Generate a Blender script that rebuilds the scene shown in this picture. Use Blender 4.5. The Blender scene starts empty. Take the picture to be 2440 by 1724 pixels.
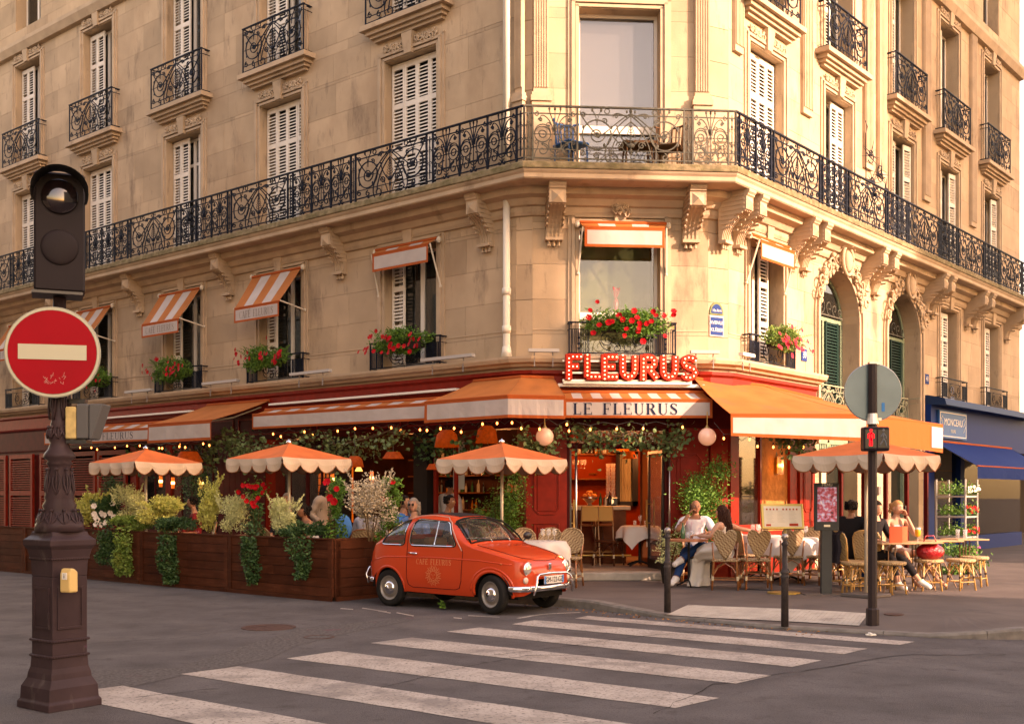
import bpy, math, random
from mathutils import Vector, Matrix
R = math.radians
scene = bpy.context.scene
# ---------------------------------------------------------------- camera, sky, sun, exposure
F_, CX, HZ, EYE = 2670., 1220., 1178., 1.57
cam_d = bpy.data.cameras.new('camera')
cam_d.sensor_width = 36; cam_d.lens = F_/2440*36; cam_d.shift_y = (HZ-862)/2440
cam_d.clip_start = .1; cam_d.clip_end = 2000
cam = bpy.data.objects.new('camera', cam_d); scene.collection.objects.link(cam)
cam.location = (0, 0, EYE); cam.rotation_euler = (R(90), 0, 0); scene.camera = cam
SUN_AZ = (.86, -.51); SUN_EL = 20.
world = bpy.data.worlds.new('World'); scene.world = world; world.use_nodes = True
wn = world.node_tree.nodes; wl = world.node_tree.links
sky = wn.new('ShaderNodeTexSky'); sky.sky_type = 'NISHITA'; sky.sun_disc = False
sky.sun_elevation = R(SUN_EL); sky.sun_rotation = math.atan2(SUN_AZ[0], SUN_AZ[1])
sky.dust_density = 1.6; sky.air_density = 1.2; sky.ozone_density = .6
wl.new(sky.outputs[0], wn['Background'].inputs[0]); wn['Background'].inputs[1].default_value = .15
sd = bpy.data.lights.new('sun', 'SUN'); sd.energy = 2.0; sd.angle = R(.6); sd.color = (1, .95, .93)
so = bpy.data.objects.new('sun', sd); scene.collection.objects.link(so)
_ce = math.cos(R(SUN_EL)); _n = math.hypot(*SUN_AZ)
SDIR = Vector((SUN_AZ[0]/_n*_ce, SUN_AZ[1]/_n*_ce, math.sin(R(SUN_EL))))
so.rotation_euler = SDIR.to_track_quat('Z', 'Y').to_euler(); so.location = (30, -20, 25)
vs = scene.view_settings
vs.view_transform = 'Standard'; vs.look = 'None'; vs.gamma = 1; vs.use_curve_mapping = False
vs.exposure = 2.36
try:
    vs.use_white_balance = True; vs.white_balance_temperature = 10900; vs.white_balance_tint = 37
except Exception: pass
scene.cycles.max_bounces = 6; scene.cycles.diffuse_bounces = 3; scene.cycles.glossy_bounces = 3
scene.cycles.transparent_max_bounces = 8; scene.cycles.use_denoising = True

# ---------------------------------------------------------------- helpers
COL = scene.collection
WM = {}
rng = random.Random(7)
def U(a, b): return rng.uniform(a, b)
class G:
    """collects faces, then links them as one mesh object"""
    def __init__(s): s.v = []; s.f = []; s.m = []; s.mi = 0
    def add(s, vs_, fs):
        b = len(s.v); s.v += [tuple(p) for p in vs_]
        s.f += [tuple(i+b for i in f) for f in fs]; s.m += [s.mi]*len(fs); return s
    def box(s, x0, y0, z0, x1, y1, z1, M=None):
        vs_ = [(x0,y0,z0),(x1,y0,z0),(x1,y1,z0),(x0,y1,z0),(x0,y0,z1),(x1,y0,z1),(x1,y1,z1),(x0,y1,z1)]
        if M is not None: vs_ = [M @ Vector(p) for p in vs_]
        return s.add(vs_, [(0,3,2,1),(4,5,6,7),(0,1,5,4),(1,2,6,5),(2,3,7,6),(3,0,4,7)])
    def cbox(s, c, d, rz=0, rx=0, ry=0):
        M = Matrix.Translation(c) @ Matrix.Rotation(rz,4,'Z') @ Matrix.Rotation(ry,4,'Y') @ Matrix.Rotation(rx,4,'X')
        return s.box(-d[0]/2,-d[1]/2,-d[2]/2,d[0]/2,d[1]/2,d[2]/2,M)
    def tube(s, pts, r, n=6, cap=True, flat=None):
        pts = [Vector(p) for p in pts]; N = len(pts)
        rs = r if isinstance(r, (list, tuple)) else [r]*N
        up = None; vs_ = []
        for i, p in enumerate(pts):
            t = (pts[min(i+1,N-1)]-pts[max(i-1,0)])
            if t.length < 1e-9: t = Vector((0,0,1))
            t.normalize()
            if up is None:
                a = Vector((0,0,1)) if abs(t.z) < .9 else Vector((1,0,0))
                up = (a - t*a.dot(t)).normalized()
            else:
                up = up - t*up.dot(t)
                up = up.normalized() if up.length > 1e-6 else t.orthogonal().normalized()
            w = t.cross(up)
            for k in range(n):
                a = 2*math.pi*(k+.5)/n
                vs_.append(p + (up*math.sin(a) + w*math.cos(a)*(flat or 1))*rs[i])
        fs = [(i*n+k, i*n+(k+1)%n, (i+1)*n+(k+1)%n, (i+1)*n+k) for i in range(N-1) for k in range(n)]
        if cap: fs += [tuple(range(n-1,-1,-1)), tuple(range((N-1)*n, N*n))]
        return s.add(vs_, fs)
    def lathe(s, prof, n=16, c=(0,0,0), cap=True, sq=None):
        vs_ = []
        for r, z in prof:
            for k in range(n):
                a = 2*math.pi*(k+.5)/n
                vs_.append((c[0]+r*math.cos(a), c[1]+r*math.sin(a), c[2]+z))
        N = len(prof)
        fs = [(i*n+k, i*n+(k+1)%n, (i+1)*n+(k+1)%n, (i+1)*n+k) for i in range(N-1) for k in range(n)]
        if cap: fs += [tuple(range(n-1,-1,-1)), tuple(range((N-1)*n, N*n))]
        return s.add(vs_, fs)
    def prism(s, poly, a, b, ax='y'):
        """poly in the two other axes, extruded along ax from a to b"""
        def P(p, t):
            return (p[0],t,p[1]) if ax=='y' else ((t,p[0],p[1]) if ax=='x' else (p[0],p[1],t))
        n = len(poly); vs_ = [P(p,a) for p in poly]+[P(p,b) for p in poly]
        return s.add(vs_, [tuple(range(n-1,-1,-1)), tuple(range(n,2*n))]+[(i,(i+1)%n,n+(i+1)%n,n+i) for i in range(n)])
    def quad(s, *p): return s.add(p, [tuple(range(len(p)))])
    def grid(s, fn, nu, nv, cu=False):
        vs_ = [fn(i/nu, j/nv) for i in range(nu+(0 if cu else 1)) for j in range(nv+1)]
        m = nu if cu else nu+1
        return s.add(vs_, [(i*(nv+1)+j, ((i+1)%m)*(nv+1)+j, ((i+1)%m)*(nv+1)+j+1, i*(nv+1)+j+1) for i in range(nu) for j in range(nv)])
    def ball(s, c, r, nu=10, nv=6, M=None):
        r = r if isinstance(r, (tuple, list)) else (r, r, r)
        vs_ = [(0,0,-1)]
        for j in range(1, nv):
            a = -math.pi/2+math.pi*j/nv
            vs_ += [(math.cos(a)*math.cos(2*math.pi*k/nu), math.cos(a)*math.sin(2*math.pi*k/nu), math.sin(a)) for k in range(nu)]
        vs_.append((0,0,1)); T = len(vs_)-1
        vs_ = [Vector((p[0]*r[0],p[1]*r[1],p[2]*r[2])) for p in vs_]
        if M is not None: vs_ = [M @ p for p in vs_]
        vs_ = [p+Vector(c) for p in vs_]
        fs = [(0, 1+(k+1)%nu, 1+k) for k in range(nu)]
        for j in range(nv-2): fs += [(1+j*nu+k, 1+j*nu+(k+1)%nu, 1+(j+1)*nu+(k+1)%nu, 1+(j+1)*nu+k) for k in range(nu)]
        fs += [(T, T-nu+k, T-nu+(k+1)%nu) for k in range(nu)]
        return s.add(vs_, fs)
    def xf(s, M, start=0):
        s.v = s.v[:start] + [tuple(M @ Vector(p)) for p in s.v[start:]]; return s
    def merge(s, o, M=None):
        vs_ = o.v if M is None else [M @ Vector(p) for p in o.v]
        b = len(s.v); s.v += [tuple(p) for p in vs_]; s.f += [tuple(i+b for i in f) for f in o.f]; s.m += o.m; return s
    def mesh(s, name, mats, smooth=False):
        me = bpy.data.meshes.new(name); me.from_pydata(s.v, [], s.f)
        for m in (mats if isinstance(mats, (list, tuple)) else [mats]): me.materials.append(m)
        if any(s.m): me.polygons.foreach_set('material_index', s.m)
        if smooth: me.polygons.foreach_set('use_smooth', [True]*len(s.f))
        me.update(); return me
def link(name, data, parent=None, W=None):
    o = bpy.data.objects.new(name, data); COL.objects.link(o)
    pw = WM[parent.name] if parent is not None else Matrix()
    if W is None: W = pw
    if parent is not None: o.parent = parent
    o.matrix_basis = pw.inverted() @ W
    WM[o.name] = W; return o
def mk(name, g, mat, parent=None, W=None, smooth=False, bevel=0, kind=None, seg=1):
    me = g.mesh(name, mat, smooth) if isinstance(g, G) else g
    o = link(name, me, parent, W)
    if bevel:
        b = o.modifiers.new('bevel', 'BEVEL'); b.width = bevel; b.segments = seg; b.limit_method = 'ANGLE'
    if kind: o['kind'] = kind
    return o
def rot(m, a, ax='Z'): return m @ Matrix.Rotation(a, 4, ax)
def T(x, y, z=0): return Matrix.Translation((x, y, z))
def TR(x, y, z, deg): return T(x, y, z) @ Matrix.Rotation(R(deg), 4, 'Z')
def tag(o, label, cat, group=None):
    o['label'] = label; o['category'] = cat
    if group: o['group'] = group
    return o
def thing(name, label, cat, W=None, group=None):
    o = link(name, None, None, W or Matrix()); o.empty_display_size = .1
    return tag(o, label, cat, group)
def struct(name, g, mat, **k):
    o = mk(name, g, mat, **k); o['kind'] = 'structure'; return o
def kids(o): return KIDS.get(o.name, [])
def copy_tree(o, W, label=None, parent=None):
    c = o.copy(); COL.objects.link(c); pw = WM[parent.name] if parent is not None else Matrix()
    c.parent = parent; c.matrix_basis = pw.inverted() @ W; WM[c.name] = W
    if label: c['label'] = label
    for ch in o.children:
        copy_tree(ch, W @ WM[o.name].inverted() @ WM[ch.name], None, c)
    return c
def text(name, body, size, mat, parent, W, ext=.004, align='CENTER', sx=1):
    cu = bpy.data.curves.new(name, 'FONT'); cu.body = body; cu.size = size; cu.extrude = ext
    cu.align_x = align; cu.align_y = 'CENTER'; cu.materials.append(mat); cu.resolution_u = 3
    tmp = bpy.data.objects.new('tmp_text', cu); COL.objects.link(tmp); bpy.context.view_layer.update()
    me = bpy.data.meshes.new_from_object(tmp.evaluated_get(bpy.context.evaluated_depsgraph_get())); bpy.data.objects.remove(tmp)
    if not me.materials: me.materials.append(mat)
    return link(name, me, parent, W @ Matrix.Rotation(R(90), 4, 'X') @ Matrix.Scale(sx, 4, (1,0,0)))
ORD = 'first second third fourth fifth sixth seventh eighth ninth tenth'.split()
# serif and block strokes: thick uprights, hairline bars
AL = {
 'L': (.62, [('l',.16,0,.16,1,1),('l',0,.98,.34,.98,0),('l',0,.02,.6,.02,0),('l',.59,0,.59,.24,0)]),
 'E': (.68, [('l',.16,0,.16,1,1),('l',0,.98,.62,.98,0),('l',0,.02,.65,.02,0),('l',.16,.52,.46,.52,0),('l',.46,.42,.46,.62,0),('l',.61,.8,.61,1,0),('l',.64,0,.64,.22,0)]),
 'F': (.64, [('l',.16,0,.16,1,1),('l',0,.98,.6,.98,0),('l',0,.02,.34,.02,0),('l',.16,.5,.44,.5,0),('l',.44,.4,.44,.6,0),('l',.59,.78,.59,1,0)]),
 'U': (.78, [('l',.16,.3,.16,1,1),('l',0,.98,.32,.98,0),('l',.54,.98,.78,.98,0),('l',.66,.3,.66,1,0),('a',.41,.3,.25,.3,180,360,1,0)]),
 'R': (.76, [('l',.16,0,.16,1,1),('l',0,.98,.36,.98,0),('l',0,.02,.34,.02,0),('a',.34,.75,.24,.23,90,-90,1,1),('l',.34,.52,.16,.52,0),('l',.4,.5,.66,.02,1),('l',.6,.02,.8,.02,0)]),
 'S': (.58, [('p',[(.50,.80,0),(.41,.93,.1),(.27,.98,.15),(.13,.91,.5),(.09,.77,.85),(.16,.63,1),(.30,.52,1),(.44,.40,1),(.50,.25,.85),(.46,.10,.5),(.32,.02,.15),(.17,.05,.1),(.07,.2,0)]),('l',.06,.04,.06,.28,0),('l',.5,.74,.5,.96,0)]),
 'C': (.74, [('a',.4,.5,.36,.48,50,310,.6,.6),('l',.63,.7,.63,.96,0)]),
 'A': (.78, [('l',.06,.02,.36,1,0),('l',.34,1,.66,0,1),('l',.16,.34,.56,.34,0),('l',0,.02,.2,.02,0),('l',.52,.02,.8,.02,0)]),
 "'": (.0, [('l',-.42,1.08,-.26,1.24,.4)]), ' ': (.5, []), '-': (.4, [])}
def stroke_pts(st):
    if st[0] == 'p': return [(a,b) for a,b,c in st[1]], [c for a,b,c in st[1]]
    if st[0] == 'l':
        return [(st[1],st[2]),(st[3],st[4])], [st[5], st[5]]
    _, cx, cy, rx, ry, a0, a1, w0, w1 = st; n = 10; P = []; Wd = []
    for i in range(n+1):
        a = R(a0+(a1-a0)*i/n); P.append((cx+rx*math.cos(a), cy+ry*math.sin(a)))
        h = abs(math.cos(a)); Wd.append(h*h*(w0+(w1-w0)*i/n))
    return P, Wd
def letters(body, h, thick, thin, y=0, gap=.12, wsc=1):
    """flat serif lettering in the xz plane, centred; returns a mesh collector"""
    g = G(); x = 0; k = 0
    for ch in body:
        w, sts = AL[ch]
        for st in sts:
            P, Wd = stroke_pts(st); k += 1
            n = len(P); L_ = []
            for i in range(n):
                a = P[max(i-1,0)]; b = P[min(i+1,n-1)]
                dx, dz = (b[0]-a[0])*wsc, b[1]-a[1]; d = math.hypot(dx, dz) or 1
                hw = (thin+(thick-thin)*Wd[i])/2
                px, pz = x+P[i][0]*h*wsc, P[i][1]*h
                L_.append(((px-dz/d*hw, pz+dx/d*hw), (px+dz/d*hw, pz-dx/d*hw)))
            yy = y-k%7*.0003
            g.add([(q[0],yy,q[1]) for pr in L_ for q in pr], [(2*i,2*i+1,2*i+3,2*i+2) for i in range(n-1)])
        x += (w+(gap if w else 0))*h*wsc
    return g.xf(T(-x/2+gap*h*wsc/2, 0, -h/2))
# ---------------------------------------------------------------- materials
def srgb(h):
    h = h.lstrip('#'); c = [int(h[i:i+2],16)/255 for i in (0,2,4)]
    return [x/12.92 if x <= .04045 else ((x+.055)/1.055)**2.4 for x in c]
MATS = {}
def mat(name, col, rough=.6, metal=0, noise=None, bump=None, rand=0, emit=None, estr=0, coat=0, alpha=1, trans=0, ior=None, sss=0, second=None, spec=None):
    if name in MATS: return MATS[name]
    m = bpy.data.materials.new(name); m.use_nodes = True; MATS[name] = m
    nt = m.node_tree; N = nt.nodes; Lk = nt.links; b = N['Principled BSDF']
    col = srgb(col) if isinstance(col, str) else list(col)
    b.inputs['Base Color'].default_value = (*col, 1); b.inputs['Roughness'].default_value = rough
    b.inputs['Metallic'].default_value = metal; b.inputs['Alpha'].default_value = alpha
    b.inputs['Coat Weight'].default_value = coat; b.inputs['Transmission Weight'].default_value = trans
    b.inputs['Coat Roughness'].default_value = .04
    if spec is None and rough >= .4 and not metal: spec = .09
    if spec is not None: b.inputs['Specular IOR Level'].default_value = spec
    if ior: b.inputs['IOR'].default_value = ior
    if sss: b.inputs['Subsurface Weight'].default_value = sss; b.inputs['Subsurface Radius'].default_value = (.02,.008,.004)
    if emit:
        e = srgb(emit) if isinstance(emit, str) else emit
        b.inputs['Emission Color'].default_value = (*e, 1); b.inputs['Emission Strength'].default_value = estr
    src = None
    geo = N.new('ShaderNodeNewGeometry')
    if noise:   # (scale, amount[, detail]) lightness variation in world space; second = (colour, scale, threshold)
        tx = N.new('ShaderNodeTexNoise'); tx.inputs['Scale'].default_value = noise[0]; tx.inputs['Detail'].default_value = noise[2] if len(noise) > 2 else 6
        Lk.new(geo.outputs['Position'], tx.inputs['Vector'])
        mr = N.new('ShaderNodeMapRange'); mr.inputs[1].default_value = .3; mr.inputs[2].default_value = .7
        mr.inputs[3].default_value = 1-noise[1]; mr.inputs[4].default_value = 1+noise[1]
        Lk.new(tx.outputs['Fac'], mr.inputs[0])
        mx = N.new('ShaderNodeVectorMath'); mx.operation = 'SCALE'; mx.inputs[0].default_value = col
        Lk.new(mr.outputs[0], mx.inputs['Scale']); src = mx.outputs[0]
    if second:
        for sc in (second if isinstance(second, list) else [second]):
            c2, s2, th = sc[:3]; c2 = srgb(c2) if isinstance(c2, str) else c2
            t2 = N.new('ShaderNodeTexNoise'); t2.inputs['Scale'].default_value = s2; t2.inputs['Detail'].default_value = 8
            t2.inputs['Roughness'].default_value = .65
            vm = N.new('ShaderNodeVectorMath'); vm.operation = 'MULTIPLY'; vm.inputs[1].default_value = sc[3] if len(sc) > 3 else (1,1,1)
            Lk.new(geo.outputs['Position'], vm.inputs[0]); Lk.new(vm.outputs[0], t2.inputs['Vector'])
            cr = N.new('ShaderNodeMapRange'); cr.inputs[1].default_value = th; cr.inputs[2].default_value = th+(sc[4] if len(sc) > 4 else .12)
            cr.inputs[4].default_value = sc[5] if len(sc) > 5 else 1
            Lk.new(t2.outputs['Fac'], cr.inputs[0])
            mm = N.new('ShaderNodeMix'); mm.data_type = 'RGBA'
            Lk.new(cr.outputs[0], mm.inputs['Factor'])
            if src: Lk.new(src, mm.inputs['A'])
            else: mm.inputs['A'].default_value = (*col, 1)
            mm.inputs['B'].default_value = (*c2, 1); src = mm.outputs['Result']
    if rand:
        oi = N.new('ShaderNodeObjectInfo'); mr = N.new('ShaderNodeMapRange')
        mr.inputs[3].default_value = 1-rand; mr.inputs[4].default_value = 1+rand
        Lk.new(oi.outputs['Random'], mr.inputs[0])
        mx = N.new('ShaderNodeVectorMath'); mx.operation = 'SCALE'
        if src: Lk.new(src, mx.inputs[0])
        else: mx.inputs[0].default_value = col
        Lk.new(mr.outputs[0], mx.inputs['Scale']); src = mx.outputs[0]
    if src: Lk.new(src, b.inputs['Base Color'])
    if bump:
        tb = N.new('ShaderNodeTexNoise'); tb.inputs['Scale'].default_value = bump[0]; tb.inputs['Detail'].default_value = 5
        Lk.new(geo.outputs['Position'], tb.inputs['Vector'])
        bp = N.new('ShaderNodeBump'); bp.inputs['Strength'].default_value = bump[1]; bp.inputs['Distance'].default_value = bump[2] if len(bump) > 2 else .01
        Lk.new(tb.outputs['Fac'], bp.inputs['Height']); Lk.new(bp.outputs[0], b.inputs['Normal'])
    return m
STONE = mat('limestone', (.45,.325,.215), .85, noise=(1.3,.12), bump=(35,.35,.006), rand=.12,
            second=[((.33,.215,.135), .55, .52, (1,1,.5), .16, .55), ((.13,.09,.068), .9, .57, (1,1,.35), .13, .75), ((.20,.14,.10), 6, .59, (1,1,.25), .08, .5)])
STONE_T = mat('limestone_trim', (.45,.33,.225), .8, noise=(2.5,.12), bump=(50,.25,.005), rand=.03,
            second=[((.22,.145,.095), 2.2, .58, (1,1,.6), .12, .6)])
MOSS = mat('mossy_stone', (.22,.17,.10), .95, noise=(9,.35), bump=(40,.8,.01), second=[((.075,.075,.025), 5., .45, (1,1,2), .25, .7),((.30,.23,.14), 9., .56, (1,1,1), .2, .6)])
IRON = mat('black_iron', (.007,.010,.018), .55, metal=.0, noise=(9,.4))
IRON_L = mat('weathered_green_grey_iron', (.10,.095,.075), .6, noise=(14,.3), second=[((.2,.09,.05), 9, .64)])
SHUT = mat('cream_shutter_paint', (.72,.66,.57), .55, noise=(5,.06))
WFR = mat('white_window_paint', (.66,.6,.52), .5)
def glass_mat(name, tint, rough=.02, alpha=.5):
    return mat(name, tint, rough, alpha=alpha, spec=1.0, ior=1.6)
GLASS = glass_mat('window_glass', (.02,.022,.02), alpha=.55)
GLASS_C = glass_mat('clear_glass', (.5,.5,.5), alpha=.12)
RED = mat('red_shopfront_paint', (.21,.015,.008), .42, noise=(7,.16), bump=(60,.08,.003), second=[((.22,.03,.015), 12, .6, (1,1,.2), .1, .5)], spec=.10)
RED_D = mat('dark_red_shopfront_paint', (.075,.006,.005), .5, noise=(6,.2), spec=.08)
ORG = mat('orange_canvas', (.42,.135,.043), .8, noise=(2.5,.12), bump=(3,.35,.02), second=((.34,.12,.05), 1.6, .56))
ORG_B = mat('orange_canvas_border', (.40,.085,.025), .8, bump=(6,.2,.01))
WHT_C = mat('off_white_canvas', (.44,.385,.35), .85, noise=(3,.10), bump=(2.5,.35,.02))
WHITE = mat('white_paint', (.72,.68,.6), .5)
INK = mat('dark_blue_ink', (.015,.02,.045), .7)
INK_G = mat('grey_brown_ink', (.16,.13,.11), .8)
GREEN_P = mat('pale_green_iron_paint', (.19,.25,.17), .6, noise=(12,.15))
STEEL = mat('brushed_steel', (.5,.48,.45), .3, metal=1)
CHROME = mat('chrome', (.8,.8,.8), .08, metal=1)
BRASS = mat('brass', (.55,.36,.13), .35, metal=.9)
DARK = mat('interior_dark', (.02,.014,.01), .8)
BLACKP = mat('black_plastic', (.012,.011,.011), .35)
BULB = mat('lit_bulb', (1,.5,.25), .3, emit=(1,.30,.08), estr=2.2)
# ---------------------------------------------------------------- frames of the three facades
def frame(o, deg): return Matrix.Translation((o[0], o[1], 0)) @ Matrix.Rotation(R(deg), 4, 'Z')
P0, P1, P2, P3 = (.0796,19.333), (.353,19.25), (3.41,19.49), (3.80,19.69)
aL, aC, aR = -40, 4.5, 49.7
FL, FC, FR = frame(P0, aL), frame(P1, aC), frame(P3, aR)
def wpt(Fm, u, y=0, z=0): return Fm @ Vector((u, y, z))
def at(px, py, Y): return Vector(((px-CX)/F_*Y, Y, EYE+(HZ-py)/F_*Y))
def offset_path(path, d):
    """path of 2-D points, street side on the right-hand side when walking along it; offsets by d to the street"""
    out = []
    for i, p in enumerate(path):
        ds = []
        for a, b in ((i-1, i), (i, i+1)):
            if a >= 0 and b < len(path):
                v = Vector((path[b][0]-path[a][0], path[b][1]-path[a][1])).normalized(); ds.append(Vector((v.y, -v.x)))
        n = sum(ds, Vector((0,0))).normalized(); k = d/max(.3, n.dot(ds[0]))
        out.append((p[0]+n.x*k, p[1]+n.y*k))
    return out
def sweep(g, path, prof, close=True):
    """prof: list of (d, z); d = distance to the street"""
    rows = [offset_path(path, d) for d, z in prof]; n = len(path); m = len(prof)
    vs_ = [(rows[j][i][0], rows[j][i][1], prof[j][1]) for i in range(n) for j in range(m)]
    fs = [(i*m+j, (i+1)*m+j, (i+1)*m+(j+1)%m, i*m+(j+1)%m) for i in range(n-1) for j in range(m if close else m-1)]
    if close: fs += [tuple(range(m)), tuple(range((n-1)*m+m-1, (n-1)*m-1, -1))]
    return g.add(vs_, fs)
def L2(u, d=0): p = wpt(FL, u, -d); return (p.x, p.y)
def R2(u, d=0): p = wpt(FR, u, -d); return (p.x, p.y)
UL, UR = -24, 17
WPATH = [L2(UL), P0, P1, P2, P3, R2(UR)]
# ================================================================ THE CORNER BUILDING
BLD = thing('corner_building', 'cream limestone corner building with wrought iron balconies and carved brackets above the red restaurant front', 'building', T(P1[0], P1[1], 0))
def subtract(a, b, cuts):
    iv = [(a, b)]
    for c0, c1 in cuts:
        nx = []
        for x0, x1 in iv:
            if c1 <= x0 or c0 >= x1: nx.append((x0, x1)); continue
            if c0 > x0: nx.append((x0, c0))
            if c1 < x1: nx.append((c1, x1))
        iv = nx
    return [i for i in iv if i[1]-i[0] > .01]
def wall(Fm, u0, u1, z0, z1, ops, course=.6, sl=1.15, t=.4, seed=1, flip=0):
    """ops: (u0,u1,z0,z1); a backing with recessed joints plus one object for each ashlar stone"""
    rg = random.Random(seed); g = G()
    zs = sorted({z0, z1} | {z for o in ops for z in (o[2], o[3]) if z0 < z < z1})
    for za, zb in zip(zs, zs[1:]):
        for a, b in subtract(u0, u1, [(o[0], o[1]) for o in ops if o[2] < zb-.001 and o[3] > za+.001]):
            g.box(a, .03, za, b, t, zb)
    W = mk('wall', g, STONE, BLD, Fm)
    n = round((z1-z0)/course); cz = sorted(set([round(z0+(z1-z0)*i/n, 3) for i in range(n+1)]) | {z for z in zs})
    out = [cz[0]]
    for z in cz[1:]:
        if z-out[-1] > .12 or z in zs: out.append(z)
    for k, (za, zb) in enumerate(zip(out, out[1:])):
        for a, b in subtract(u0, u1, [(o[0], o[1]) for o in ops if o[2] < zb-.001 and o[3] > za+.001]):
            m = max(1, round((b-a)/sl)); cuts = [a]
            for i in range(1, m):
                cuts.append(a+(b-a)*i/m + (.22 if k % 2 else -.22)*sl*(1 if m > 1 else 0)*rg.uniform(.6, 1))
            cuts.append(b)
            for c0, c1 in zip(cuts, cuts[1:]):
                j = .0022; pr = rg.uniform(0, .003)
                g2 = G().box(c0+(j if c0 > a+.001 else 0), -pr, za+j, c1-(j if c1 < b-.001 else 0), .032, zb-j)
                mk('stone', g2, STONE, W, Fm)
    return W
LW = [-20.9, -17.25, -13.65, -9.93, -6.42, -2.58]; hw = .69
RW = [1.40, 4.54, 8.03, 11.08, 14.4]; hr = .66
opsL = [(c-hw, c+hw, 3.95, 6.2) for c in LW]+[(c-hw, c+hw, 7.05, 9.82) for c in LW]+[(c-hw, c+hw, 10.56, 13.3) for c in LW]+[(c-hw, c+hw, 14.3, 16.6) for c in LW]
wall(FL, UL, 0, 3.72, 17, opsL, seed=3)
opsC = [(.80, 2.22, 3.95, 6.25), (.80, 2.22, 7.05, 9.95), (.8, 2.22, 10.56, 13.3)]
wall(FC, 0, 3.066, 3.72, 14, opsC, seed=4, sl=.8)
ARC = [(4.57, .95), (8.07, .97)]
opsR = [(RW[0]-.66, RW[0]+.66, 3.95, 6.2), (RW[3]-.62, RW[3]+.62, 3.95, 6.2), (RW[4]-.62, RW[4]+.62, 3.95, 6.2)]+[(c-hr, c+hr, 7.05, 9.76) for c in RW]+[(c-hr, c+hr, 10.56, 13.3) for c in RW]+[(c-hr, c+hr, 14.3, 16.6) for c in RW]
opsR += [(c-w, c+w, .12, 6.2) for c, w in ARC] + [(-1, 3.3, 0, 3.72), (9.35, 18, 0, 3.72)]
wall(FR, 0, UR, .12, 17, opsR, seed=5, sl=1.0)
for a, b, nm in ((P0, P1, 1), (P2, P3, 2)):      # the two narrow facets either side of the chamfer
    g = G(); d = Vector((b[0]-a[0], b[1]-a[1])); L_ = d.length; Fm = frame(a, math.degrees(math.atan2(d.y, d.x)))
    g.box(0, .03, 3.72, L_, .3, 14); W_ = mk('wall', g, STONE, BLD, Fm)
    zz = 3.72
    while zz < 14:
        mk('stone', G().box(.002, 0, zz+.004, L_-.002, .032, zz+.596), STONE, W_, Fm); zz += .6
# rooms behind the windows (dark), one shell so that the reveals close
g = G()
for Fm, cs, h in ((FL, LW, hw), (FR, RW, hr)):
    for c in cs:
        for z0, z1 in ((3.7, 6.5), (6.9, 10), (10.4, 13.5), (14.1, 16.8)):
            if Fm is FR and c in (RW[1], RW[2]) and z0 < 4: continue
            b = G(); b.add([(c-h-.3,.4,z0),(c+h+.3,.4,z0),(c+h+.3,2.2,z0),(c-h-.3,2.2,z0),(c-h-.3,.4,z1),(c+h+.3,.4,z1),(c+h+.3,2.2,z1),(c-h-.3,2.2,z1)], [(0,1,2,3),(4,7,6,5),(1,5,6,2),(2,6,7,3),(3,7,4,0)])
            g.merge(b, Fm)
for z0, z1 in ((3.7, 6.5), (6.9, 10)):
    b = G(); b.add([(.4,.4,z0),(2.6,.4,z0),(2.6,2.2,z0),(.4,2.2,z0),(.4,.4,z1),(2.6,.4,z1),(2.6,2.2,z1),(.4,2.2,z1)], [(0,1,2,3),(4,7,6,5),(1,5,6,2),(2,6,7,3),(3,7,4,0)]); g.merge(b, FC)
mk('room', g, mat('room_plaster', (.05,.04,.03), .9), BLD, Matrix())
mk('roof', G().add([(x,y,17.0) for x,y in [L2(UL,.3), offset_path(WPATH,.3)[1], offset_path(WPATH,.3)[4], R2(UR,.3), R2(UR,-12), L2(UL,-12)]], [(0,1,2,3,4,5)]), mat('zinc_roof', (.2,.22,.24), .5), BLD, Matrix())
# --- mouldings
def mould(name, prof, m=STONE_T, path=WPATH):
    return mk(name, sweep(G(), path, prof), m, BLD, Matrix())
RP = L2(-2)
mould('cornice', [(0,3.70),(.06,3.70),(.08,3.74),(.16,3.76),(.19,3.80),(.27,3.82),(.30,3.88),(.30,3.92),(0,3.945)], path=[L2(UL), P0, P1, P2, P3, R2(3.42)])
g = G()
for Fm, a, b, cuts in ((FL,UL,-.0,[(c-hw-.25,c+hw+.25) for c in LW]),(FC,.0,3.06,[(.55,2.5)]),(FR,.0,UR,[(c-.9,c+.9) for c in (RW[0],RW[3],RW[4])]+[(c-w-.25,c+w+.25) for c, w in ARC])):
    for x0, x1 in subtract(a, b, cuts): g.merge(G().box(x0,-.012,4.40,x1,.0,4.42), Fm)
mk('string_course', g, STONE_T, BLD, Matrix())
mould('soffit_moulding', [(0,6.35),(.05,6.36),(.08,6.42),(.08,6.5),(.14,6.52),(.2,6.62),(.34,6.66),(.36,6.74),(.36,6.78),(0,6.78)])
C1 = (.2, 18.43); C2 = (3.734, 18.708)
dL = (Vector(C1)-Vector(P0)).dot(Vector((wpt(FL,0,-1)-wpt(FL,0,0)).xy)); dR = (Vector(C2)-Vector(P3)).dot(Vector((wpt(FR,0,-1)-wpt(FR,0,0)).xy))
BP = [L2(UL, dL), C1, C2, R2(UR, dR)]           # line of the balcony railing
sl = G(); sweep(sl, BP, [(-1.1,6.78),(-.02,6.78),(.0,6.80),(.0,6.865),(.03,6.90),(.045,6.93),(-1.1,6.935)])
mk('balcony_slab', sl, STONE_T, BLD, Matrix())
sl = G(); sweep(sl, BP, [(-1.1,6.936),(.06,6.936),(.065,6.95),(.06,7.03),(.03,7.055),(-1.1,7.05)])
mk('balcony_kerb', sl, MOSS, BLD, Matrix())
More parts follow.
